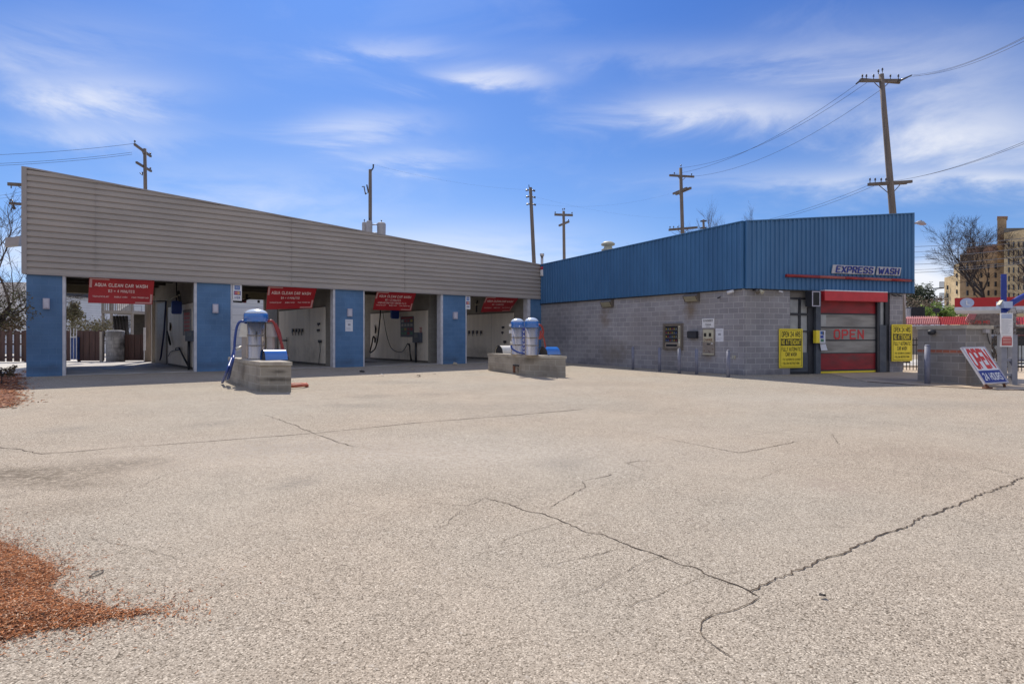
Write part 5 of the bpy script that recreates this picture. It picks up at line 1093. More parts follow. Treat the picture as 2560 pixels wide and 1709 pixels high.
# twin vacuums
k2 = 20.0 / F
c1 = at_h(1293.5, 886, .74); c2 = at_h(1329, 888, .74); kk1 = c1.y / F; kk2 = c2.y / F
va = canister(c1, 16 * kk1, (886 - 817) * kk1, 22 * kk1 + .02, 'left stainless vacuum of the twin pair, with a blue hose at its foot', 17 * kk1)
vb = canister(c2, 17 * kk2, (888 - 817) * kk2, 24 * kk2 + .02, 'right stainless vacuum of the twin pair, with a red hose', 18 * kk2)
m_ = MB(); cc = (c1 + c2) / 2; st_ = thing('vacuum_strip', 'narrow dark blue strip reading VACUUM upright between the twin vacuums', 'sign', cc)
sx = Vector((1, -.15, 0)).normalized(); so = AT(1309.5, 886, min(c1.y, c2.y) - .05); MB().obox(so - sx * .045, sx * .09, Vector((.0, .05, 0)), Z * (64 * kk1)).build('panel', 'ink_blue', st_)
k_ = MB()
for i, ch in enumerate('VACUUM'): text4(k_, ch, lambda x, y, l, i=i: so - sx * .03 + sx * .06 * x + Z * ((57 - i * 9.6) * kk1 - .09 + .09 * y) - Vector((.15, 1, 0)).normalized() * (.002 + l), 0, 0, 1, 1, .0, .003, .03)
k_.build('lettering', 'white_paint', st_)
h2 = thing('vacuum_hose', 'red vacuum hose looping at the right side of the twin vacuums', 'hose', AT(1350, 850, 20), 'vacuum hoses')
MB().tube(smooth([AT(1344, 813, 19.9), AT(1350, 812, 19.9), AT(1355.5, 818, 19.95), AT(1358, 830, 20), AT(1354, 842, 20), AT(1349, 846, 19.95), AT(1351, 838, 19.9), AT(1352, 826, 19.9)]), .035, 8).build('hose_loop', 'hose_red', h2)
MB().tube(smooth([AT(1356, 836, 20), AT(1360, 848, 20.1), AT(1362, 858, 20.2), AT(1364, 868, 20.3)]), .028, 8).build('hose_tail', 'hose_red', h2)
h3 = thing('vacuum_hose', 'blue vacuum hose sagging along the foot of the twin vacuums', 'hose', AT(1290, 880, 19.6), 'vacuum hoses')
MB().tube(smooth([AT(1278, 862, 19.7), AT(1279, 869, 19.65), AT(1285, 875, 19.6), AT(1295, 880, 19.55), AT(1310, 883.5, 19.5)]), .032, 8).build('hose_run', 'hose_blue', h3)
MB().tube([AT(1278.5, 853, 19.7), AT(1278.5, 862, 19.7)], [.05, .04], 8).build('nozzle', 'vac_white', h3)
m_ = MB()
cb_ = thing('coin_box', 'small pale coin box on the left side of the twin vacuums', 'coin box', AT(1274, 832, 20)); MB().obox(AT(1272.5, 833, 20.1), Vector((.1, 0, 0)), Vector((0, .15, 0)), Z * .12).build('case', 'pvc', cb_); MB().obox(AT(1272.5, 816, 20.1), Vector((.08, 0, 0)), Vector((0, .12, 0)), Z * .09).build('top_case', 'pvc', cb_)
bq = at_h(1250, 882.5, .74); barrel(at_h(1247, 882.5, .74), Vector((.46, .30, 0)), .30, .30, 'vac_white', 'weathered white half round cover left of the twin vacuums')
barrel(at_h(1357, 885.5, .74), Vector((.50, .30, 0)), .30, .28, 'vac_blue', 'blue half round cover right of the twin vacuums')

# ------------------------------------------------------------------ right side: enclosure, signs, poles
def zg(p): return gz(p[0], p[1])
E0 = Vector((12.78, 17.96)); E1 = E0 + Vector((.35, -.937)) * 1.39; E2 = E1 + Vector((.937, .35)) * 1.16
E3 = E2 + Vector((-.35, .937)) * 1.5; E4 = E0 + Vector((.937, .35)) * .9
enc = thing('block_enclosure', 'low grey block enclosure with a red brick band and concrete lid at the right edge', 'enclosure', (E1.x, E1.y, zg(E1)))
epoly = [tuple(p) for p in (E0, E1, E2, E3, E4)]; cE = sum((Vector(p) for p in epoly), Vector((0, 0))) / 5
MB().prism(epoly, -.2, 1.02).build('lower_wall', 'enclosure_block', enc)
MB().prism([tuple(cE + (Vector(p) - cE) * 1.004) for p in epoly], 1.02, 1.10).build('brick_band', 'red_band', enc) if False else None
zb0 = CZ + (CY - 883) / F * 16.9; zb1 = CZ + (CY - 875) / F * 16.9
EP = Plane(E0, (E1 - E0), (-.937, -.35)); EQ = Plane(E1, (E2 - E1), (.35, -.937))
zt_ = CZ + (CY - 822) / F * 16.7
enc_up = MB().prism(epoly, 1.021, zt_).build('upper_wall', 'enclosure_block', enc)
sbox(MB(), EP, -.003, 1.393, zb0, zb1, .001, .006).build('brick_band', 'red_band', enc)
MB().prism([tuple(cE + (Vector(p) - cE) * 1.05) for p in epoly], zt_ + .002, zt_ + .11).build('lid_slab', 'slab_cap', enc)
dm = thing('dome_camera', 'round black dome camera on the left face of the low enclosure', 'camera', EP.hit(2330, 830, .08)); c_ = EP.hit(2329, 830, .09)
MB().lathe(c_ - Z * .09, [(.03, 0), (.09, .03), (.11, .09), (.10, .14), (.05, .16)], 18).build('dome', 'jamb_dark', dm); MB().tube([c_ + EP.n * .0 + Z * .02, c_ - EP.n * .089 + Z * .02], .05, 8).build('arm', 'print_grey', dm)
cb2 = thing('junction_box', 'pale small box near the top of the darker enclosure face', 'box', EQ.hit(2470, 828, .05)); pbox(MB(), EQ, 2465, 823, 2474, 832, .001, .1).build('case', 'transformer', cb2); MB().tube([EQ.hit(2468, 832, .03), EQ.hit(2472, 850, .02), EQ.hit(2476, 860, .02)], .012, 5).build('cable', 'wire', cb2)
p = G(2318.5, 959.6); bo = copy_tree(b0); bo.location = p; bo.name = 'bollard.010'; bo.scale = (1.32, 1.32, 1.27); bo['label'] = 'thick grey bollard standing right in front of the low enclosure'; del bo['group']
# tilted OPEN sign on a rusty stand
osn = thing('tilted_sign', 'white and blue OPEN 24 HOURS sign leaning back on a rusty stand', 'sign', G(2490, 972))
al = R(15); wv_ = Vector((math.cos(al), math.sin(al), 0)); nb = Vector((-math.sin(al), math.cos(al), 0))
YB = 15.7; bl_ = AT(2463, 959.5, YB); br_ = AT(2521.5, 956, YB + .33)
wv_ = (br_ - bl_); tl_ = AT(2403.3, 867.7, YB + .5); tr_ = tl_ + wv_ * 1.0
def ofn(x, y, l=0):
    p = bl_.lerp(br_, x).lerp(tl_.lerp(tr_, x), y); n_ = wv_.cross(tl_ - bl_).normalized(); n_ = n_ if n_.y < 0 else -n_; return p + n_ * l
rect4(MB(), ofn, 0, 0, 1, 1, -.05, 0).build('panel', 'white_paint', osn)
m_ = MB()
for q in ((0, 0, .025, 1), (.975, 0, 1, 1), (.025, 0, .975, .018), (.025, .982, .975, 1)): rect4(m_, ofn, *q, .001, .015)
m_.build('frame', 'lamp_case', osn); rect4(MB(), ofn, .045, .03, .955, .35, .001, .004).build('blue_band', 'ink_blue', osn)
k_ = MB(); text4(k_, 'OPEN', ofn, .09, .40, .91, .94, .001, .003, .045, .75); k_.build('lettering', 'card_red', osn); k_ = MB(); text4(k_, '24 HOURS', ofn, .12, .09, .89, .28, .005, .003, .03); k_.build('lettering', 'white_paint', osn)
gL = G(2470.7, 972); gR = gL + Vector((1.05, .25, 0)); gR.z = zg(gR)
MB().tube([ofn(.12, .02, -.08), gL + Z * .05], .035, 6).build('leg', 'rust', osn); MB().tube([ofn(.93, .02, -.08), Vector((ofn(.93, 0).x + .02, ofn(.93, 0).y + .1, zg(ofn(.93, 0)) + .03))], .035, 6).build('leg', 'rust', osn)
m_ = MB(); m_.obox(gL + Vector((-.1, -.05, 0)), Vector((.2, .02, 0)), Vector((0, .14, 0)), Z * .05); m_.build('foot_plate', 'rust', osn)
MB().tube([ofn(.5, .05, -.08), ofn(.5, .9, -.08)], .025, 6).build('back_brace', 'rust', osn)
# grey frame with notice board, tall blue pole with arm
gp = thing('post_frame', 'grey steel frame of two posts and two cross bars at the right edge', 'post', G(2523, 972))
YF = 16.9
for x0, x1, yb in ((2503.5, 2518, 973), (2530.5, 2544, 966)):
    q = AT(x0, 866, YF); w = (x1 - x0) / F * YF; zb_ = zg(q); MB().obox((q.x, q.y, zb_ - .1), (w, 0, 0), (0, .15, 0), (0, 0, q.z + .35 - zb_ + .1)).build('post', 'post_grey', gp)
for y0, y1 in ((896, 903), (933, 940)):
    q = AT(2518, y1, YF); MB().obox((q.x, q.y + .03, q.z), ((2530.5 - 2518) / F * YF, 0, 0), (0, .09, 0), (0, 0, (y1 - y0) / F * YF)).build('cross_bar', 'post_grey', gp)
nbd = thing('rules_board', 'white notice board with blue header and red block on the grey posts', 'notice board', AT(2518, 866, YF - .1))
q0 = AT(2502, 866.5, YF - .06); wN = 32.5 / F * YF; hN = 84 / F * YF
def nfn(x, y, l=0): return q0 + Vector((wN * x, .03 * x, hN * y)) + Vector((0, -l, 0))
rect4(MB(), nfn, 0, 0, 1, 1, -.03, 0).build('panel', 'white_paint', nbd); rect4(MB(), nfn, .06, .84, .92, .97, .001, .003).build('blue_header', 'oval_blue', nbd); rect4(MB(), nfn, .08, .04, .90, .27, .001, .003).build('red_block', 'roof_red', nbd); rect4(MB(), nfn, .16, .27, .86, .32, .001, .003).build('red_block_top', 'roof_pink', nbd)
m_ = MB(); rnd = random.Random(8)
for k in range(14): rect4(m_, nfn, .1, .79 - k * .031, .55 + rnd.random() * .35, .802 - k * .031, .001, .003)
m_.build('text_line', 'print_faint', nbd); m_ = MB()
for k in range(4): rect4(m_, nfn, .14, .23 - k * .045, .82, .242 - k * .045, .004, .006)
m_.build('text_line', 'banner_print', nbd)
bp_ = thing('blue_pole', 'tall dark blue square pole with a blue arm reaching right', 'pole', AT(2510, 975, 17.2))
q = AT(2502.5, 685, 17.3); wP = 15.5 / F * 17.3
MB().obox((q.x, q.y, -.2), (wP * .8, -.03, 0), (.13, .16, 0), (0, 0, q.z + .2)).build('shaft', 'pole_blue', bp_)
MB().tube([AT(2513, 774, 17.25), AT(2530, 757, 17.25), AT(2550, 745, 17.25), AT(2566, 737, 17.25), AT(2640, 715, 17.25)], .085, 10).build('arm', 'pole_blue', bp_)
MB().cbox(AT(2511, 762, 17.3), (.13, 0, 0), (0, .14, 0), (0, 0, .10)).build('bracket', 'oval_blue', bp_)
cl_ = MB().cbox(AT(2501, 756, 17.3), (.045, .02, 0), (0, .06, 0), (0.05, 0, .07)).build('clamp', 'case_cream', bp_)

# iron fence behind
IY = 24.0
ifn = thing('iron_fence', 'black picket fence behind the low enclosure', 'fence', AT(2420, 905, IY))
m_ = MB(); zt0 = CZ + (CY - 826) / F * IY
x = 14.8; pk = []
while x < 27:
    yy = IY - (x - 14.8) * .10; pk.append((x, yy)); x += .13
for (x, yy) in pk: m_.obox((x, yy, -.1), (.022, 0, 0), (0, .022, 0), (0, 0, 1.45))
m_.build('picket', 'iron', ifn)['kind'] = 'stuff'
m_ = MB(); a = Vector((pk[0][0], pk[0][1], 0)); b = Vector((pk[-1][0], pk[-1][1], 0))
for z_ in (.12, 1.02, 1.22): m_.obox(a + Z * z_ + Vector((0, -.02, 0)), b - a, (0, .014, 0), (0, 0, .045))
m_.build('rail', 'iron', ifn)
m_ = MB()
for t in (0, .22, .45, .68, .9): q = a.lerp(b, t); m_.obox(q + Vector((-.04, -.03, -.1)), (.08, 0, 0), (0, .08, 0), (0, 0, 1.75))
m_.build('fence_post', 'iron', ifn)
# street beyond
MB().add([(13, 27, -.02), (90, 20, -.02), (110, 60, -.02), (13, 60, -.02)], [(0, 1, 2, 3)]); mbs = MB(); mbs.add([(13, 28, .02), (90, 21, .02), (140, 75, .02), (13, 75, .02)], [(0, 1, 2, 3)]); struct(mbs.build('street', 'concrete', origin=(0, 0, 0)))

# red roofed shop
sh = thing('shop_building', 'low shop with pink and red metal mansard roof behind the enclosure', 'building', AT(2400, 840, 46))
SY = 44.0
def sp_(px, py, dy=0): return AT(px, py, SY + dy)
a, b_, c2_ = sp_(2262, 812), sp_(2347, 812), sp_(2421, 811.5)
m_ = MB()
def slope(mb, p0, p1, q0, q1, n, rib=.12):      # a seamed metal roof plane: bottom p0..p1, top q0..q1
    for i in range(n):
        u0, u1, um = i / n, (i + 1) / n, (i + .22) / n; nn = (p1 - p0).cross(q0 - p0).normalized(); nn = nn if nn.y < 0 else -nn
        A_, B_, C_, D_ = p0.lerp(p1, u0), p0.lerp(p1, um), q0.lerp(q1, um), q0.lerp(q1, u0); mb.add([A_ + nn * rib, B_ + nn * rib, C_ + nn * rib, D_ + nn * rib], [(0, 1, 2, 3)])
        A2, D2 = p0.lerp(p1, u1), q0.lerp(q1, u1); mb.add([B_ + nn * rib, B_, C_, C_ + nn * rib], [(0, 1, 2, 3)]); mb.add([B_, A2, D2, C_], [(0, 1, 2, 3)]); mb.add([A2, A2 + nn * rib, D2 + nn * rib, D2], [(0, 1, 2, 3)])
    return mb
slope(MB(), sp_(2262, 812, .0), sp_(2348, 812, .0), sp_(2262, 793, .9), sp_(2343, 792.5, .9), 18).build('pink_roof', 'roof_pink', sh)
slope(MB(), sp_(2348, 812, .0), sp_(2421, 811, -.4), sp_(2343, 792.5, .9), sp_(2417, 791.5, .6), 16, .05).build('red_roof', 'roof_red', sh)
slope(MB(), sp_(2412, 800, -2.2), sp_(2429, 811, -2.2), sp_(2431, 765, -1.4), sp_(2449, 764, -1.4), 6, .06).build('gable_roof', 'roof_pink', sh)
slope(MB(), sp_(2535, 811, -.5), sp_(2620, 810, -1), sp_(2533, 793, .5), sp_(2620, 791, .2), 14, .05).build('red_roof', 'roof_red', sh)
g0_, g1_, g2_ = sp_(2428, 812, -1.2), sp_(2500, 812, -1.2), sp_(2466, 766, -1.2)
m_ = MB(); v = [g0_, g1_, sp_(2500, 790, -1.2), g2_, sp_(2445, 772, -1.2)]; m_.add(v + [q + Vector((2.5, 3, 0)) for q in v], [(0, 1, 2, 3, 4), (9, 8, 7, 6, 5), (0, 5, 6, 1), (1, 6, 7, 2), (2, 7, 8, 3), (3, 8, 9, 4), (4, 9, 5, 0)]); m_.build('stone_gable', 'stone_gable', sh)
MB().obox((a.x, a.y + .6, -.2), (c2_.x - a.x + 8, 0, 0), (0, 5, 0), (0, 0, a.z + .15)).build('wall', 'stucco', sh)
for px in (2380, 2440, 2455, 2540): q = sp_(px, 838, .56); MB().obox((q.x, q.y, .9), (.45 if px == 2440 else .9, 0, 0), (0, .04, 0), (0, 0, 1.2)).build('shop_window', 'win_dark', sh)
fz = sp_(2262, 815, -.1); MB().obox((fz.x, fz.y, fz.z - .02), (10, -.3, 0), (0, .5, 0), (0, 0, .10)).build('gutter', 'white_trim', sh)
k_ = MB(); text4(k_, 'DOG MO', lambda x, y, l: sp_(2432 + 42 * x, 809 - 8 * y, -1.35 - l), 0, 0, 1, 1, .01, .05, .03); k_.build('lettering', 'card_red', sh)
hv = thing('roof_unit', 'dark louvred rooftop unit above the pink roof', 'roof unit', sp_(2296, 793, 2.5)); q = sp_(2279.5, 793, 2.5); MB().obox(q, (33 / F * 46.5, 0, 0), (0, 1.4, 0), (0, 0, 26 / F * 46.5)).build('louvre_case', 'hvac', hv); q = sp_(2266, 793, 2.6); MB().obox(q, (13 / F * 46.5, 0, 0), (0, 1.3, 0), (0, 0, 22 / F * 46.5)).build('side_case', 'hvac_pale', hv)
m_ = MB(); q = sp_(2279.5, 793, 2.5)
for k in range(6): m_.obox(q + Vector((.03, -.03, .06 + k * .13)), (33 / F * 46.5 - .06, 0, 0), (0, .029, 0), (0, .0, .05))
m_.build('louvre', 'jamb_dark', hv)
ds = thing('satellite_dish', 'dark round dish on a short mast above the red roof', 'dish', sp_(2341, 792, 1.5)); q = sp_(2341, 775, 1.5); MB().lathe((0, 0, 0), [(.28, 0), (.26, .03), (.05, .09)], 18)
m_ = MB(); n_ = 18; ring = [q + Vector((.33 * math.cos(2 * math.pi * k / n_), 0, .19 * math.sin(2 * math.pi * k / n_))) for k in range(n_)]; m_.add(ring + [q + Vector((0, .18, 0))], [(k, (k + 1) % n_, n_) for k in range(n_)]); m_.add([r_ + Vector((0, -.01, 0)) for r_ in ring], [tuple(range(n_))]); m_.build('dish_bowl', 'hvac', ds)
MB().tube([q + Vector((0, .1, 0)), sp_(2342, 793, 1.6)], .04, 6).build('mast', 'hvac', ds)
# fuel canopy
cp = thing('fuel_canopy', 'red and white striped fuel canopy with a pale oval sign', 'canopy', AT(2480, 860, 38)); CYY = 36.0
c0 = AT(2386.5, 745, CYY); c1_ = AT(2700, 717, CYY - 2.2); zt0_ = c0.z; hC = 22.5 / F * CYY; ch = 8.5 / F * CYY
dC = Vector((c1_.x - c0.x, c1_.y - c0.y, 0)); back = Vector((.80, 1, 0)).normalized() * 7
dz = Vector((0, 0, .0))
MB().obox((c0.x, c0.y, c0.z - hC), dC, back, (0, 0, hC)).build('red_fascia', 'canopy_red', cp); MB().obox((c0.x - .01, c0.y - .01, c0.z - hC - ch), dC, back, (0, 0, ch - .002)).build('white_fascia', 'canopy_white', cp)
q = c0 + dC * .0 + Z * (-hC * .55); u_ = dC.normalized(); oc = q + u_ * (25 / F * CYY) + Vector((u_.y, -u_.x, 0)) * .06; m_ = MB(); n_ = 22
ring = [oc + u_ * (.36 * math.cos(2 * math.pi * k / n_)) + Z * (.30 * math.sin(2 * math.pi * k / n_)) for k in range(n_)]; inn = [p + Vector((-u_.y, u_.x, 0)) * .055 for p in ring]; m_.add(ring + inn, [tuple(range(n_)), tuple(range(n_, 2 * n_))[::-1]] + [(k, n_ + k, n_ + (k + 1) % n_, (k + 1) % n_) for k in range(n_)]); m_.build('oval_sign', 'oval_blue', cp)
m_ = MB(); w1 = Vector((u_.y, -u_.x, 0)) * .012; m_.obox(oc + w1 - u_ * .06 - Z * .14, u_ * .06, w1, Z * .28); m_.obox(oc + w1 - u_ * .06 - Z * .14, u_ * .18, w1 * .9, Z * .05); m_.build('oval_mark', 'white_paint', cp)
for k in (.5, .85): q = Vector((c0.x, c0.y, 0)) + dC * k + back * .5; MB().obox((q.x - .15, q.y - .15, -.1), (.3, 0, 0), (0, .3, 0), (0, 0, c0.z - hC - ch)).build('column', 'transformer', cp)
# apartment block
ab = thing('apartment_block', 'large brick apartment block, sunlit tan and shaded brown, with chimney behind the bare tree', 'building', AT(2470, 840, 92)); BY = 88.0
def bpnt(px, py, dy=0): return AT(px, py, BY + dy)
def wallbox(px0, px1, pyt, dy0, dy1, depth, name, m):
    a = AT(px0, pyt, BY + dy0); b = AT(px1, pyt, BY + dy1); d = Vector((b.x - a.x, b.y - a.y, 0)); n_ = Vector(((px0 + 25 - CX) / F, 1, 0)).normalized() * depth
    return MB().obox((a.x, a.y, -1), d, n_, (0, 0, a.z + 1)).build(name, m, ab)
wl = wallbox(2400, 2512, 636, 0, -4, 14, 'shaded_wing', 'shaded_brick'); w2 = wallbox(2510, 2640, 582, -8, -14, 22, 'sunlit_wing', 'sunlit_brick'); w3 = wallbox(2384, 2402, 662, 5, 2, 12, 'end_wing', 'sunlit_brick'); w4 = wallbox(2361, 2386, 694, 12, 8, 10, 'end_wing', 'sunlit_brick')
a = AT(2427, 615, BY - 1); b = AT(2512, 612, BY - 4); MB().obox((a.x, a.y + .8, a.z - 1.4), (b.x - a.x, b.y - a.y, 0), (8, 9, 0), (0, 0, 1.4)).build('roof_storey', 'brick_far', ab)
a = AT(2493, 620, BY - 4.6); MB().obox((a.x, a.y, a.z - 2), (22 / F * BY, 0, 0), (1.4, 1.6, 0), (0, 0, 71 / F * BY + 2)).build('chimney', 'shaded_brick', ab); MB().obox((a.x - .1, a.y - .1, a.z + 71 / F * BY), (22 / F * BY + .2, 0, 0), (1.5, 1.8, 0), (0, 0, .25)).build('chimney_cap', 'brick_far', ab)
a = AT(2510, 582, BY - 8.2); MB().obox((a.x - .3, a.y - .3, a.z), (9, -.4, 0), (9, 10, 0), (0, 0, .6)).build('roof_edge', 'roofing', ab)
def windows(wb, px0, px1, py0, py1, nx, ny, dyf, fw=.36):
    for j in range(ny):
        for i in range(nx):
            px = px0 + (px1 - px0) * (i + .5) / nx; py = py0 + (py1 - py0) * (j + .5) / ny; q = AT(px, py, BY + dyf(px) - .05); w = (px1 - px0) / nx / F * BY * fw; h = (py1 - py0) / ny / F * BY * .55
            MB().obox(q - Vector((w / 2, 0, h / 2)), (w, -w * .05, 0), (0, .12, 0), (0, 0, h)).build('window', 'win_dark', wb)
windows(wl, 2412, 2500, 655, 765, 5, 5, lambda px: -4 * (px - 2400) / 112); windows(w2, 2518, 2580, 600, 750, 5, 7, lambda px: -8 - 6 * (px - 2510) / 130); windows(w3, 2387, 2400, 678, 780, 1, 5, lambda px: 3.4); windows(w4, 2365, 2384, 708, 790, 2, 4, lambda px: 10)
for py in (712, 740):
    q = AT(2349, py + 9, BY + 11.5); bal = MB().obox(q, (13 / F * BY, 0, 0), (0, 1.6, 0), (0, 0, .18)).build('balcony', 'win_dark', ab); m_ = MB()
    for k in range(5): m_.obox(q + Vector((k * 3 / F * BY, -.02, .18)), (.07, 0, 0), (0, .07, 0), (0, 0, .95))
    m_.obox(q + Vector((0, -.02, 1.1)), (13 / F * BY, 0, 0), (0, .07, 0), (0, 0, .08)); m_.build('railing', 'win_dark', bal)
# cars by the shop
def car(px, Y, m, label, L=4.4, yaw=.05):
    c_ = AT(px, 843, Y); r_ = thing('parked_car', label, 'car', (c_.x, c_.y, .03), 'parked cars beyond the fence'); ca, sa = math.cos(yaw), math.sin(yaw)
    def T(x, y, z): return Vector((c_.x + x * ca - y * sa, c_.y + x * sa + y * ca, .03 + z))
    prof = [(-L / 2, .28), (-L / 2, .75), (-L / 2 + .25, .88), (-L / 2 + 1.0, .95), (L / 2 - 1.2, .92), (L / 2 - .1, .72), (L / 2, .5), (L / 2, .28)]; top = [(-L / 2 + .75, .94), (-L / 2 + 1.35, 1.42), (L / 2 - 2.0, 1.45), (L / 2 - 1.15, .93)]
    def ext(p, w, w2): n_ = len(p); v = [T(x, -w, z) for x, z in p] + [T(x, w2, z) for x, z in p]; return MB().add(v, [tuple(range(n_))[::-1], tuple(range(n_, 2 * n_))] + [(i, (i + 1) % n_, n_ + (i + 1) % n_, n_ + i) for i in range(n_)])
    ext(prof, .88, .88).build('body', m, r_); ext(top, .72, .72).build('cabin_glass', 'glass_dark', r_); ext([(-L / 2 + 1.3, 1.40), (-L / 2 + 1.45, 1.48), (L / 2 - 2.1, 1.50), (L / 2 - 1.95, 1.42)], .73, .73).build('cabin_roof', m, r_)
    for x in (-L / 2 + .85, L / 2 - .9):
        for y in (-.80, .80): MB().tube([T(x, y - .1, .31), T(x, y + .1, .31)], .31, 14).build('wheel', 'tyre', r_)
    return r_
car(2496, 30, 'car_silver', 'silver car behind the fence left of the notice board'); car(2560, 33, 'car_dark', 'dark red car at the right edge behind the fence', 4.4, -.1)
# street lamp peeking out
sl = thing('street_lamp', 'cobra head street lamp peeking out beside the blue building', 'lamp', AT(2262, 843, 42)); MB().tube([AT(2262, 860, 42), AT(2262, 600, 42), AT(2264, 570, 42), AT(2275, 560, 42), AT(2293, 557, 42)], .07, 8).build('arm_pole', 'transformer', sl); MB().tube([AT(2290, 557.5, 42), AT(2296, 556.5, 42), AT(2306, 558, 42), AT(2315, 561, 42)], [.06, .15, .17, .05], 10).build('lamp_head', 'transformer', sl); MB().lathe(AT(2302, 555.5, 42), [(.07, 0), (.07, .12), (.02, .15)], 8).build('sensor', 'hvac', sl)

# ------------------------------------------------------------------ utility poles and wires
PG = 'utility poles'
def pole(label, Y, top, ref, r0, r1):
    a = AT(top[0], top[1], Y); b = AT(ref[0], ref[1], Y); k = (0 - a.z) / (b.z - a.z); base = a + (b - a) * k; r_ = thing('utility_pole', label, 'utility pole', base, PG)
    k2_ = lambda t: base.lerp(a, t); MB().tube([k2_(0), k2_(.3), k2_(.6), k2_(.85), k2_(1)], [r1, r1 * .8 + r0 * .2, (r0 + r1) / 2, r0 * 1.1, r0], 10).build('pole_shaft', 'pole_wood', r_); return r_
def arm(par, p, q, r=.06, m='arm_wood', name='crossarm'):
    d = (q - p); s_ = Vector((-d.y, d.x, 0)); s_ = s_.normalized() * r if s_.length > 1e-6 else Vector((0, r, 0)); MB().cbox((p + q) / 2, d / 2, s_, Z * r * 1.2).build(name, m, par)
def insul(par, pts, h=.22, r=.05):
    for p in pts: MB().lathe(p, [(.018, 0), (.018, h * .45), (r, h * .5), (r * .7, h * .7), (r * .9, h * .85), (.02, h)], 8).build('insulator', 'insulator', par)
def brace(par, L):
    for p, q in L: MB().tube([p, q], .022, 5).build('brace', 'arm_wood', par)
# big leaning pole behind the blue building
YP = 30.0; p7 = pole('tall leaning pole with two crossarms behind the blue building', YP, (2203, 186), (2232, 535), .12, .20)
arm(p7, AT(2150, 202, YP - .4), AT(2250, 202, YP + .4)); arm(p7, AT(2152, 199, YP + .1), AT(2249, 207, YP + .5), .05); arm(p7, AT(2171, 461, YP - .4), AT(2279, 454, YP + .4)); arm(p7, AT(2173, 462, YP - .1), AT(2266, 458, YP + .5), .05)
insul(p7, [AT(x, 198, YP - .3 + .006 * (x - 2150)) for x in (2156, 2166, 2184, 2226, 2246)] + [AT(2196, 186, YP), AT(2206, 182, YP)] + [AT(x, 457, YP - .3) for x in (2175, 2188, 2203, 2215)], .25)
brace(p7, [(AT(2186, 207, YP), AT(2203, 223, YP)), (AT(2222, 207, YP), AT(2206, 223, YP)), (AT(2197, 463, YP), AT(2220, 482, YP)), (AT(2250, 462, YP), AT(2232, 482, YP))])
MB().tube([AT(2140, 210, YP - .5), AT(2152, 201, YP - .3)], [.03, .07], 6).build('strain_insulator', 'insulator', p7); MB().tube([AT(2250, 202, YP + .4), AT(2280, 188, YP + .2)], [.06, .03], 6).build('strain_insulator', 'insulator', p7); MB().tube([AT(2244, 204, YP + .3), AT(2268, 194, YP + .2)], [.05, .03], 6).build('strain_insulator', 'insulator', p7)
# middle right pole
Y5 = 44.0; p5 = pole('pole with a level and a slanting crossarm left of the building corner', Y5, (1701.5, 420), (1706.5, 590), .12, .16)
arm(p5, AT(1673.5, 438.5, Y5 - .2), AT(1735, 442, Y5 + .2)); z5 = AT(1704, 476, Y5).z; arm(p5, ATZ(1690, 485.5, z5), ATZ(1727, 470, z5), .07); arm(p5, ATZ(1683, 484.5, z5), ATZ(1717, 470, z5), .06); arm(p5, AT(1672.5, 574.5, Y5 - .3), AT(1743, 568.5, Y5 + .3), .07)
insul(p5, [AT(1702.5, 418, Y5), AT(1686, 437, Y5), AT(1729, 440, Y5), AT(1675, 572, Y5), AT(1684, 571.5, Y5), AT(1695, 571, Y5)], .2, .06); brace(p5, [(AT(1695, 442, Y5), AT(1703, 452, Y5)), (AT(1714, 443, Y5), AT(1705, 452, Y5)), (AT(1694, 575, Y5), AT(1705, 584, Y5)), (AT(1720, 573, Y5), AT(1708, 584, Y5)), (AT(1696, 484, Y5), AT(1704, 492, Y5))])
# short far pole next to it
Y6 = 80.0; p6 = pole('short distant pole with dark insulators just above the blue roof line', Y6, (1758.5, 549), (1759.5, 576), .15, .2)
for y in (552.5, 569.5): arm(p6, AT(1751, y + .5, Y6), AT(1766, y, Y6), .09, 'insulator')
# slim pole with three pairs of arms
Y3 = 42.0; p3 = pole('leaning pole with three levels of insulators behind the fascia end', Y3, (1326, 469), (1335, 657), .12, .17)
for y, x in ((475, 1326), (491.5, 1327), (510, 1328)):
    for s_ in (-1, 1): MB().tube([AT(x + s_ * 3, y, Y3), AT(x + s_ * 12, y + (2.5 if s_ > 0 else 1), Y3)], [.04, .075], 6).build('insulator', 'insulator', p3)
MB().tube([AT(1323, 469, Y3), AT(1322, 462, Y3)], .03, 5).build('pin', 'insulator', p3)
Y4 = 60.0; p4 = pole('distant pole with one level and one short slanting crossarm', Y4, (1409, 528), (1410.5, 650), .14, .19); arm(p4, AT(1386, 536.5, Y4), AT(1432, 538, Y4), .09); z4 = AT(1410, 559, Y4).z; arm(p4, ATZ(1398, 564, z4), ATZ(1422, 554, z4), .08); insul(p4, [AT(1388, 535, Y4), AT(1430, 536, Y4), AT(1407, 527, Y4), AT(1411, 526, Y4), AT(1421, 554, Y4)], .25, .08)
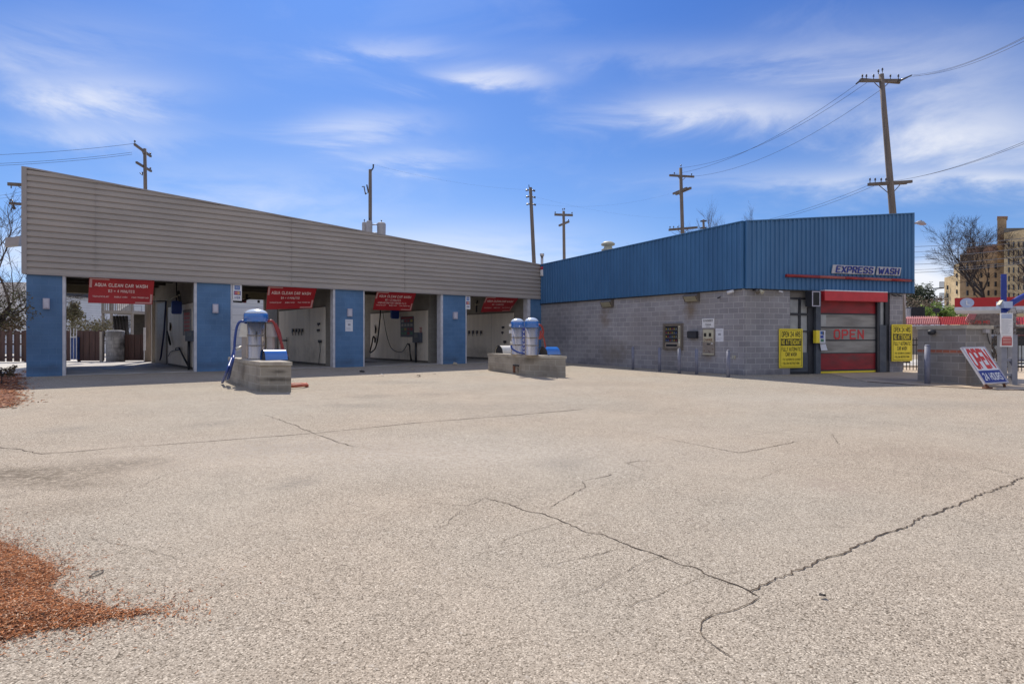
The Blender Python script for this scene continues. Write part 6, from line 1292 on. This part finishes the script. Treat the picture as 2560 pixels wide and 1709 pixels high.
# transformer pole
Y2 = 38.0; p2 = pole('pole with three grey transformer cans behind the grey fascia', Y2, (925.5, 424), (925.5, 585), .105, .125)
for (x0, x1, yt, dy) in ((905, 917, 556, -.3), (916, 931, 553, -.5), (942.5, 964.5, 557, 0)):
    q = AT((x0 + x1) / 2, 600, Y2 + dy); rr = (x1 - x0) / 2 / F * Y2; MB().lathe(q, [(rr * .9, 0), (rr * .93, .1), (rr, (600 - yt) / F * Y2 - .1), (rr * .85, (600 - yt) / F * Y2)], 18).build('transformer', 'transformer', p2); insul(p2, [q + Z * ((600 - yt) / F * Y2)], .2, .05)
MB().tube([AT(930, 562, Y2), AT(944, 561, Y2)], .04, 6).build('mount', 'transformer', p2); MB().tube([AT(930, 582, Y2), AT(944, 583, Y2)], .04, 6).build('mount', 'transformer', p2); MB().tube([AT(929, 426, Y2), AT(933, 420, Y2), AT(933.5, 411, Y2)], [.05, .05, .06], 6).build('top_insulator', 'insulator', p2)
MB().tube([AT(917, 462, Y2), AT(921, 482, Y2)], .05, 6).build('cutout', 'insulator', p2); MB().tube([AT(905, 467, Y2), AT(910, 466, Y2), AT(914, 486, Y2), AT(918, 482, Y2)], .04, 6).build('cutout', 'insulator', p2)
# left pole with slanting arms
Y1 = 36.0; p1 = pole('pole with two slanting crossarms behind the left part of the fascia', Y1, (362, 372), (363.5, 478), .095, .115)
z1 = AT(362, 381, Y1).z; arm(p1, ATZ(336.5, 361, z1), ATZ(377, 391, z1), .055); z1b = AT(363, 416, Y1).z; arm(p1, ATZ(341, 406, z1b), ATZ(378, 428, z1b), .055); insul(p1, [ATZ(337, 359, z1), ATZ(376, 389, z1), ATZ(376, 426, z1b)], .2, .06); MB().tube([AT(350, 432, Y1), AT(356, 438, Y1), AT(356, 430, Y1)], .04, 6).build('cutout', 'insulator', p1); brace(p1, [(AT(354, 376, Y1), AT(362, 395, Y1))])
# pole hidden by the fascia's left end
Y0 = 34.0; p0_ = pole('pole hidden by the fascia left end, only its crossarm tips showing', Y0, (72, 440), (73, 600), .11, .14); arm(p0_, AT(19, 460, Y0 - .3), AT(86, 464, Y0 + .3), .075); arm(p0_, AT(22, 508, Y0 - .3), AT(80, 512, Y0 + .3), .06); brace(p0_, [(AT(46, 466, Y0), AT(66, 480, Y0)), (AT(50, 511, Y0), AT(66, 520, Y0))])
MB().tube([AT(30, 499, Y0), AT(33, 512, Y0), AT(36, 523, Y0)], [.04, .05, .08], 6).build('cutout', 'insulator', p0_); insul(p0_, [AT(26, 506, Y0)], .2, .05); MB().tube([AT(28, 463, Y0), AT(28, 471, Y0)], .03, 5).build('insulator', 'insulator', p0_)
def wire(p, q, sag, label, r=.016, n=14):
    pts = [p.lerp(q, i / n) - Z * (sag * 4 * (i / n) * (1 - i / n)) for i in range(n + 1)]; tag(MB().tube(pts, r, 4, False).build('overhead_wire', 'wire'), label, 'wire', 'overhead wires')
for k, (a, b, lb) in enumerate((((2150, 205), (1674, 437), 'upper'), ((2170, 205), (1700, 420), 'middle'), ((2200, 226), (1735, 441), 'lowest'))):
    wire(AT(*a, YP), AT(*b, Y5), .9, 'sagging wire from the tall leaning pole to the middle pole, %s of three' % lb, .009)
for k, (a, b, lb) in enumerate((((2280, 188), (2620, 60), 'upper'), ((2268, 193), (2620, 64), 'middle'), ((2284, 190), (2620, 72), 'lower'))): wire(AT(*a, YP), AT(*b, 19), .35, 'wire rising from the tall leaning pole to the top right, %s of three' % lb, .008)
for k, (a, b, lb) in enumerate((((2203, 457), (1742, 570), 'lower'), ((2188, 456), (1720, 571), 'upper'))): wire(AT(*a, YP), AT(*b, Y5), .7, 'wire from the lower arm of the leaning pole to the left, %s one' % lb, .008)
for k, (a, b, lb) in enumerate((((2215, 455), (2640, 320), 'upper'), ((2203, 456), (2640, 327), 'lower'))): wire(AT(*a, YP), AT(*b, 19), .3, 'wire rising right from the lower arm of the leaning pole, %s one' % lb, .008)
for k, (y0, y1, x0, lb) in enumerate(((617, 598, 2270, 'topmost'), (631, 605, 2270, 'second'), (644, 622, 2270, 'third'), (661, 648, 2270, 'fourth'), (675, 660, 2270, 'fifth'), (682, 664, 2270, 'lowest'))): wire(AT(2262, y0, 44), AT(2640, y1 - (12 if k < 3 else 16), 26), .12, 'street wire right of the blue building, %s of six' % lb, .020 if k not in (1, 4) else .015)
for k, (a, b, Yb, lb) in enumerate((((336, 359), (-60, 389), 33, 'topmost'), ((330, 381), (-60, 411), 33, 'middle'), ((330, 386), (-60, 416), 33, 'lowest'))): wire(AT(*a, Y1), AT(*b, Yb), .12, 'thin wire from the slanting arm pole to the left edge, %s' % lb, .010)
for a, b, lb in (((60, 478), (-60, 492), 'upper'), ((60, 486), (-60, 499), 'lower')): wire(AT(*a, 40), AT(*b, 38), .1, 'thin wire behind the left fascia end, %s' % lb, .010)
wire(AT(1322, 475, Y3), AT(935, 412, Y2), .3, 'thin wire between the transformer pole and the slim leaning pole', .003); wire(AT(1340, 510, Y3), AT(1673, 485, Y5), .5, 'thin wire from the slim leaning pole to the middle pole', .003); wire(AT(1341, 493, Y3), AT(1690, 545, 60), .4, 'thin wire from the slim leaning pole towards the blue roof', .003)

# ------------------------------------------------------------------ trees
def bare_tree(name, label, base, height, seed, spread=.55, levels=5, r0=.16, lean=(0, 0), leafmat=None, nleaf=0, twigs=True, m='bark', first=.28, cat='tree', group=None, leafsize=.06, up=.25):
    rnd = random.Random(seed); tr = MB(); cr = MB(); base = Vector(base); tips = []
    def grow(p, d, L, r, lv):
        n_ = 4 if lv > 1 else 3; pts = [p]; q = p.copy(); dd = d.copy()
        for i in range(n_):
            dd = (dd + Vector((rnd.gauss(0, .13), rnd.gauss(0, .13), rnd.gauss(0, .08)))).normalized(); q = q + dd * (L / n_); pts.append(q.copy())
        rs = [r * (1 - .45 * i / n_) for i in range(n_ + 1)]
        (tr if lv >= levels - 1 else cr).tube(pts, rs, 7 if lv >= levels - 1 else (5 if lv > 1 else 3), lv >= levels - 1)
        if lv == 0: tips.append(pts[-1]); return
        nc = rnd.randint(2, 3) if lv > 1 else rnd.randint(3, 4)
        for k in range(nc + (2 if lv <= 2 else 1)):
            t = rnd.uniform(.35, 1.0) if k else 1.0; i = min(n_ - 1, int(t * n_)); pp = pts[i].lerp(pts[i + 1], t * n_ - i)
            ax = Vector((rnd.gauss(0, 1), rnd.gauss(0, 1), rnd.gauss(0, .6))); nd = (dd + ax.normalized() * spread * rnd.uniform(.7, 1.3) + Z * up * .4).normalized()
            grow(pp, nd, L * rnd.uniform(.55, .78), max(r * .55 * rnd.uniform(.7, 1), .006), lv - 1)
        if lv <= 2: tips.extend(pts[1:])
    grow(base - Z * .2, Vector((lean[0], lean[1], 1)).normalized(), height * first, r0, levels)
    t_ = thing(name, label, cat, base, group); tr.build('trunk', m, t_); cr.build('branches', m, t_)
    if nleaf:
        lf = MB()
        for k in range(nleaf):
            p = rnd.choice(tips) + Vector((rnd.gauss(0, .12), rnd.gauss(0, .12), rnd.gauss(0, .1))) * (leafsize / .06); s_ = leafsize * rnd.uniform(.6, 1.4); a = Vector((rnd.gauss(0, 1), rnd.gauss(0, 1), rnd.gauss(0, 1))).normalized(); b = a.orthogonal().normalized()
            lf.add([p - a * s_, p + b * s_ * .45, p + a * s_, p - b * s_ * .45], [(0, 1, 2, 3)])
        lf.build('crown', leafmat, t_)
    return t_
bare_tree('bare_tree', 'big bare tree spreading in front of the apartment block', AT(2496, 860, 46)[:2] + (0,), 19.5, 11, .58, 6, .20, (-.05, 0), m='bark_dark', first=.26, up=.3)
bare_tree('bare_tree', 'bare tree with dark branches cut by the right edge', AT(2566, 860, 40)[:2] + (0,), 16, 23, .5, 6, .2, (-.05, 0), m='bark_dark', first=.3, up=.3)
bare_tree('bare_tree', 'tangled small bare tree in front of the shop gable', AT(2500, 860, 28)[:2] + (0,), 4.0, 5, .9, 5, .09, (-.1, 0), m='bark', first=.34, up=-.2)
bare_tree('bare_tree', 'bare tree at the left edge with crooked grey limbs', AT(-75, 880, 24)[:2] + (.1,), 8.0, 31, .7, 5, .13, (.28, 0), m='bark', first=.38)
bare_tree('bare_tree', 'bare tree seen through the first bay before the white house', AT(225, 860, 44)[:2] + (.1,), 5.5, 4, .85, 5, .15, (.05, 0), m='bark_dark', first=.25)
bare_tree('bare_tree', 'bare tree seen through the first bay beside the brown trunk', AT(285, 860, 41)[:2] + (.1,), 5.0, 9, .85, 5, .12, (-.1, 0), m='bark_dark', first=.25)
bare_tree('bare_tree', 'thin treetop poking over the blue roof, right of the far pole', AT(1855, 843, 60)[:2] + (0,), 14.8, 14, .32, 5, .2, (0, 0), m='bark', first=.42)
bare_tree('bare_tree', 'thin treetop poking over the blue roof near the far pole', AT(1805, 843, 62)[:2] + (0,), 14.0, 15, .32, 5, .2, (0, 0), m='bark', first=.42)
bare_tree('bare_tree', 'thin treetop behind the pole left of the blue corner', AT(1690, 843, 62)[:2] + (0,), 12.6, 16, .34, 5, .18, (0, 0), m='bark', first=.42)
bare_tree('bare_tree', 'two wispy twig tips just above the middle of the grey fascia', AT(710, 843, 40)[:2] + (0,), 7.6, 18, .22, 4, .12, (0, 0), m='bark', first=.5)
def leafy(name, label, c, rad, n, leafmat, size, seed, base=None, cat='tree', group=None, clump=26, trunk=True, squash=(1, 1, 1)):
    rnd = random.Random(seed); c = Vector(c); t_ = thing(name, label, cat, Vector((c.x, c.y, 0)) if base is None else base, group); cs = []
    for k in range(clump):
        d = Vector((rnd.gauss(0, 1), rnd.gauss(0, 1), rnd.gauss(0, 1))).normalized() * rnd.random() ** .45; cs.append((c + Vector((d.x * rad * squash[0], d.y * rad * squash[1], d.z * rad * squash[2])), rad * rnd.uniform(.16, .36)))
    lf = MB()
    for k in range(n):
        q, rr = rnd.choice(cs); d = Vector((rnd.gauss(0, 1), rnd.gauss(0, 1), rnd.gauss(0, 1))).normalized() * rr * rnd.random() ** .4; p = q + d; s_ = size * rnd.uniform(.6, 1.4); a = Vector((rnd.gauss(0, 1), rnd.gauss(0, 1), rnd.gauss(0, .7))).normalized(); b = a.orthogonal().normalized()
        lf.add([p - a * s_, p + b * s_ * .45, p + a * s_, p - b * s_ * .45], [(0, 1, 2, 3)])
    lf.build('crown', leafmat, t_)
    if trunk:
        br = MB(); b0_ = Vector((c.x, c.y, 0)) if base is None else Vector(base); br.tube([b0_ - Z * .2, b0_.lerp(c, .5), c], [rad * .04, rad * .03, rad * .02], 7)
        for q, rr in cs[:16]: br.tube([b0_.lerp(c, rnd.uniform(.5, 1)), b0_.lerp(c, .95).lerp(q, .55) + Z * .05, q], [rad * .025, rad * .015, rad * .007], 4, False)
        br.build('trunk', 'bark_dark', t_)
    return t_
leafy('evergreen_bush', 'straggly olive green bush at the left edge overlapping the first pier', AT(0, 762, 16.6), 1.0, 1400, 'leaf_bush', .032, 2, base=AT(-50, 960, 16.8), cat='bush', clump=44, squash=(.92, .8, .72))
leafy('evergreen_bush', 'low brown green shrub in the mulch at the left edge', AT(4, 925, 15.5), .42, 500, 'leaf_brown', .04, 3, cat='bush', clump=14, squash=(1.1, .8, .55), trunk=True)
leafy('conifer_tree', 'dark conifer right of the blue building, behind the brown trees', AT(2310, 755, 130), 5, 1600, 'leaf_conifer', .35, 6, clump=30, squash=(.55, .55, .95))
leafy('conifer_tree', 'dark conifer half hidden by the blue building edge', AT(2284, 752, 126), 6, 1600, 'leaf_conifer', .35, 7, clump=30, squash=(.6, .6, .9))
for k, (px, py, rr, mt, lb) in enumerate(((2290, 772, 4.5, 'leaf_brown', 'brown budding tree nearest the blue building edge, behind the shop'), (2322, 775, 4.2, 'leaf_brown', 'brown budding tree behind the dark roof unit and dish'), (2336, 782, 2.6, 'leaf_spring', 'bright green spring tree behind the satellite dish'), (2372, 786, 2.6, 'leaf_spring', 'bright green spring tree at the foot of the apartment block'))):
    leafy('budding_tree', lb, AT(px, py, 70 + 8 * (k < 2)), rr * .75, 1300, mt, .16, 40 + k, clump=30, squash=(1, 1, .65), group='budding trees behind the shop')
leafy('ivy_tree', 'ivy covered trunk seen at the left of the first bay opening', AT(180, 788, 38), 1.15, 1300, 'ivy', .09, 8, clump=20, squash=(.5, .5, 1.05), trunk=True)

# ------------------------------------------------------------------ behind the first bay and at the left edge
ZY = zf + .0
def fence(px0, px1, Y0_, Y1_, pyt, label, gap=False, seed=1):
    rnd = random.Random(seed); a = AT(px0, pyt, Y0_); b = AT(px1, pyt, Y1_); d = Vector((b.x - a.x, b.y - a.y, 0)); L = d.length; u = d.normalized(); n_ = Vector((u.y, -u.x, 0)); h = a.z - ZY
    r_ = thing('board_fence', label, 'fence', (a.x, a.y, ZY), 'brown board fences'); m_ = MB(); x = 0; k = 0
    while x < L - .05:
        w = .14 if gap else .172; o = Vector((a.x, a.y, ZY + .04)) + u * x + n_ * ((.025 if k % 2 else -.05) if gap else (.012 if k % 2 else -.012)) ; m_.obox(o, u * w, n_ * .022, Z * (h - .04 + rnd.uniform(-.03, .02))); x += .155 if not gap else .17; k += 1
    m_.build('boards', 'fence_brown', r_); m_ = MB()
    for z_ in (.2, h * .55, h - .2): m_.obox(Vector((a.x, a.y, ZY + z_)) - n_ * .02, u * L, n_ * .04, Z * .085)
    m_.build('rails', 'fence_brown', r_); m_ = MB()
    k = 0
    while k * 2.3 < L: m_.obox(Vector((a.x, a.y, ZY - .1)) + u * (k * 2.3) - n_ * .12, u * .1, n_ * .1, Z * (h + .12)); k += 1
    m_.build('fence_posts', 'fence_brown', r_); return r_
fence(-60, 68, 28.5, 28.8, 826, 'brown board fence left of the first pier', True, 2); fence(60, 178, 29.3, 29.6, 826, 'brown board fence behind the left side of the first bay', False, 6); fence(193, 259, 29.6, 29.6, 826.5, 'brown board fence panel right of the blue bin in the first bay', False, 3); fence(305, 384, 29.9, 30.0, 835, 'lower brown board fence right of the block column in the first bay', False, 4)
cn = thing('blue_bin', 'blue bin with white frame standing in the fence gap behind the first bay', 'bin', AT(184, 902, 29.4)); a = AT(176.5, 900, 29.4); MB().obox((a.x, a.y, ZY + .12), (16 / F * 29.4, 0, 0), (0, .4, 0), (0, 0, 1.15)).build('body', 'can_blue', cn); m_ = MB()
for x in (0, .16, .31): m_.obox((a.x + x, a.y - .03, ZY + .1), (.028, 0, 0), (0, .026, 0), (0, 0, 1.6))
m_.obox((a.x, a.y - .035, ZY + 1.24), (.34, 0, 0), (0, .03, 0), (0, 0, .05)); m_.build('frame', 'white_trim', cn)
si = thing('block_column', 'weathered round grey block column in the fence line behind the first bay', 'column', AT(288, 904, 29.6)); q = AT(288, 903, 29.7); MB().lathe((q.x, q.y, ZY), [(.40, 0), (.41, 1.50), (.43, 1.54), (.40, 1.60), (.25, 1.63)], 20).build('drum', 'silo_block', si); MB().obox((q.x - .60, q.y - .3, ZY), (.12, 0, 0), (0, .12, 0), (0, 0, 1.55)).build('pale_post', 'fence_pale', si)
wp_ = thing('white_post', 'thin white topped post standing on the sunlit yard behind the first bay', 'post', AT(360.5, 902, 28.6)); q = AT(360.5, 902, 28.6); MB().obox((q.x - .045, q.y, ZY + .6), (.09, 0, 0), (0, .05, 0), (0, 0, 1.15)).build('sleeve', 'white_trim', wp_); MB().tube([(q.x, q.y, ZY), (q.x, q.y, ZY + .62)], .022, 6).build('stem', 'white_trim', wp_)
bpz = pole('rusty brown pole foot at the right of the first bay opening', 29.2, (371, 600), (371, 900), .14, .17)
# white house with deck, more houses
def house(label, px0, px1, Y, pyt, depth, wallm, roof=None, group='houses behind the fence'):
    a = AT(px0, pyt, Y); b = AT(px1, pyt, Y); r_ = thing('house', label, 'house', ((a.x + b.x) / 2, Y, ZY), group); w = b.x - a.x; h = a.z - ZY
    MB().obox((a.x, Y, ZY), (w, 0, 0), (0, depth, 0), (0, 0, h)).build('wall', wallm, r_)
    if roof:
        rh, rm = roof; o = .3; v = [(a.x - o, Y - o, a.z), (b.x + o, Y - o, a.z), (b.x + o, Y + depth + o, a.z), (a.x - o, Y + depth + o, a.z), (a.x - o, Y + depth / 2, a.z + rh), (b.x + o, Y + depth / 2, a.z + rh)]; MB().add(v, [(0, 1, 5, 4), (2, 3, 4, 5), (0, 4, 3), (1, 2, 5), (3, 2, 1, 0)]).build('roof', rm, r_)
    return r_, a, w, h
h1, a, w, h = house('white sided house wall with basketball hoop seen through the first bay', 330, 420, 42, 700, 7, 'siding', (1.6, 'shingle'))
hoop = thing('basketball_hoop', 'grey basketball backboard and hoop in front of the white house', 'hoop', AT(347, 860, 41)); q0 = AT(334, 782, 41)
m_ = MB(); wH = 20 / F * 41; hH = 17 / F * 41
for o_, a_, b_2 in (((0, 0), (wH, 0), (0, .03)), ((0, hH), (wH, 0), (0, .03)), ((0, 0), (.03, 0), (0, hH)), ((wH - .03, 0), (.03, 0), (0, hH))): m_.obox((q0.x + o_[0], q0.y, q0.z + o_[1]), (a_[0], 0, 0), (0, .03, 0), (0, 0, b_2[1]))
m_.build('backboard', 'print_grey', hoop); MB().tube([AT(347, 777, 40.95), AT(347, 860, 40.95)], .025, 6).build('mast', 'print_grey', hoop); c_ = AT(341, 782, 40.7); MB().tube([c_ + Vector((.13 * math.cos(k * .5236), .13 * math.sin(k * .5236), 0)) for k in range(13)], .012, 4).build('rim', 'print_grey', hoop)
dk = thing('wooden_deck', 'raised wooden deck on posts behind the first bay', 'deck', AT(292, 860, 34)); a = AT(253, 781, 38); b = AT(330, 781, 38); wD = b.x - a.x; zD = a.z
MB().obox((a.x, a.y, zD - .05), (wD, 0, 0), (0, 2.6, 0), (0, 0, .18)).build('deck_floor', 'deck_wood', dk)
for px in (256, 277, 329): q = AT(px, 850, 38.1); MB().obox((q.x - .06, q.y, ZY), (.12, 0, 0), (0, .12, 0), (0, 0, zD + .9 - ZY)).build('post', 'deck_wood', dk)
m_ = MB(); k = 0
while k * .13 < wD: m_.obox((a.x + k * .13, a.y, zD + .13), (.04, 0, 0), (0, .04, 0), (0, 0, .72)); k += 1
m_.build('balusters', 'deck_wood', dk)['kind'] = 'stuff'; MB().obox((a.x, a.y - .02, zD + .85), (wD, 0, 0), (0, .1, 0), (0, 0, .07)).build('rail', 'deck_wood', dk)
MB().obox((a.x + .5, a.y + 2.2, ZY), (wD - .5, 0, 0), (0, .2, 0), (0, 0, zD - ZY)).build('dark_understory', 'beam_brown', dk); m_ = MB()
for k in range(5): m_.tube([AT(292 + k * 7, 850, 38.6), AT(284 + k * 8, 790, 39)], .09, 6)
m_.build('slanting_braces', 'bark_dark', dk)
house('pale long house far behind the fence, seen between branches', 150, 262, 56, 800, 8, 'siding', (2.2, 'shingle')); house('far white house behind the deck', 262, 335, 60, 790, 8, 'siding', (2.6, 'shingle'))
house('grey roofed house at the far left edge', -160, 10, 44, 790, 8, 'siding', (3.0, 'shingle')); hz = house('house with dark eave just left of the first pier', 42, 120, 40, 735, 7, 'siding', (.6, 'hvac'))
leafy('hedge', 'olive hedge low behind the board fence in the first bay', AT(215, 822, 36), 1.6, 1500, 'ivy', .07, 12, cat='hedge', clump=30, squash=(1.3, .5, .4), trunk=False)
leafy('hedge', 'brown hedge low behind the board fence at the left edge', AT(10, 818, 33), 1.7, 1800, 'leaf_brown', .07, 13, cat='hedge', clump=34, squash=(1.2, .5, .5), trunk=False)

# ------------------------------------------------------------------ litter
def flake(px, py, s_, m, label, seed, cat='leaf', group='leaves blown about the lot'):
    rnd = random.Random(seed); c_ = G(px, py); m_ = MB(); n_ = 7; v = []
    for k in range(n_): a = 2 * math.pi * k / n_; rr = s_ * rnd.uniform(.6, 1.2); v.append(c_ + Vector((math.cos(a) * rr, math.sin(a) * rr * .6, .008 + abs(math.sin(a)) * s_ * rnd.uniform(.3, 1.0))))
    top = c_ + Z * (s_ * .5 + .01); m_.add(v + [top], [(k, (k + 1) % n_, n_) for k in range(n_)] + [tuple(range(n_))[::-1]]); tag(m_.build('dry_leaf', m), label, cat, group)
flake(905, 931, .13, 'leaf_litter', 'dark curled leaf in the shade below the third pier', 1); flake(1031, 926, .12, 'leaf_pale', 'pale scrap in the shade before the third bay', 2, 'scrap'); flake(1046, 942, .10, 'leaf_litter', 'dark leaf on the shadow edge before the third bay', 3); flake(1087, 936, .06, 'leaf_litter', 'tiny dark leaf on the shadow edge before the fourth pier', 4); flake(1136, 913.5, .16, 'leaf_pale', 'pale scrap at the foot of the fourth pier', 5, 'scrap'); flake(954, 939, .09, 'paper', 'white scrap on the shadow edge before the third bay', 6, 'scrap')
flake(2055, 1494, .028, 'stone', 'small dark stone in the right foreground', 7, 'stone', None); flake(2175, 1368, .009, 'stone', 'tiny dark pebble below the long crack', 8, 'stone', None)
c_ = G(242, 1435); tag(MB().tube([c_ + Vector((.022 * math.cos(k * .5236), .05 * math.sin(k * .5236), .006)) for k in range(13)], .003, 5, False).build('rubber_ring', 'rubber'), 'small dark rubber ring on the ground near the mulch', 'ring')
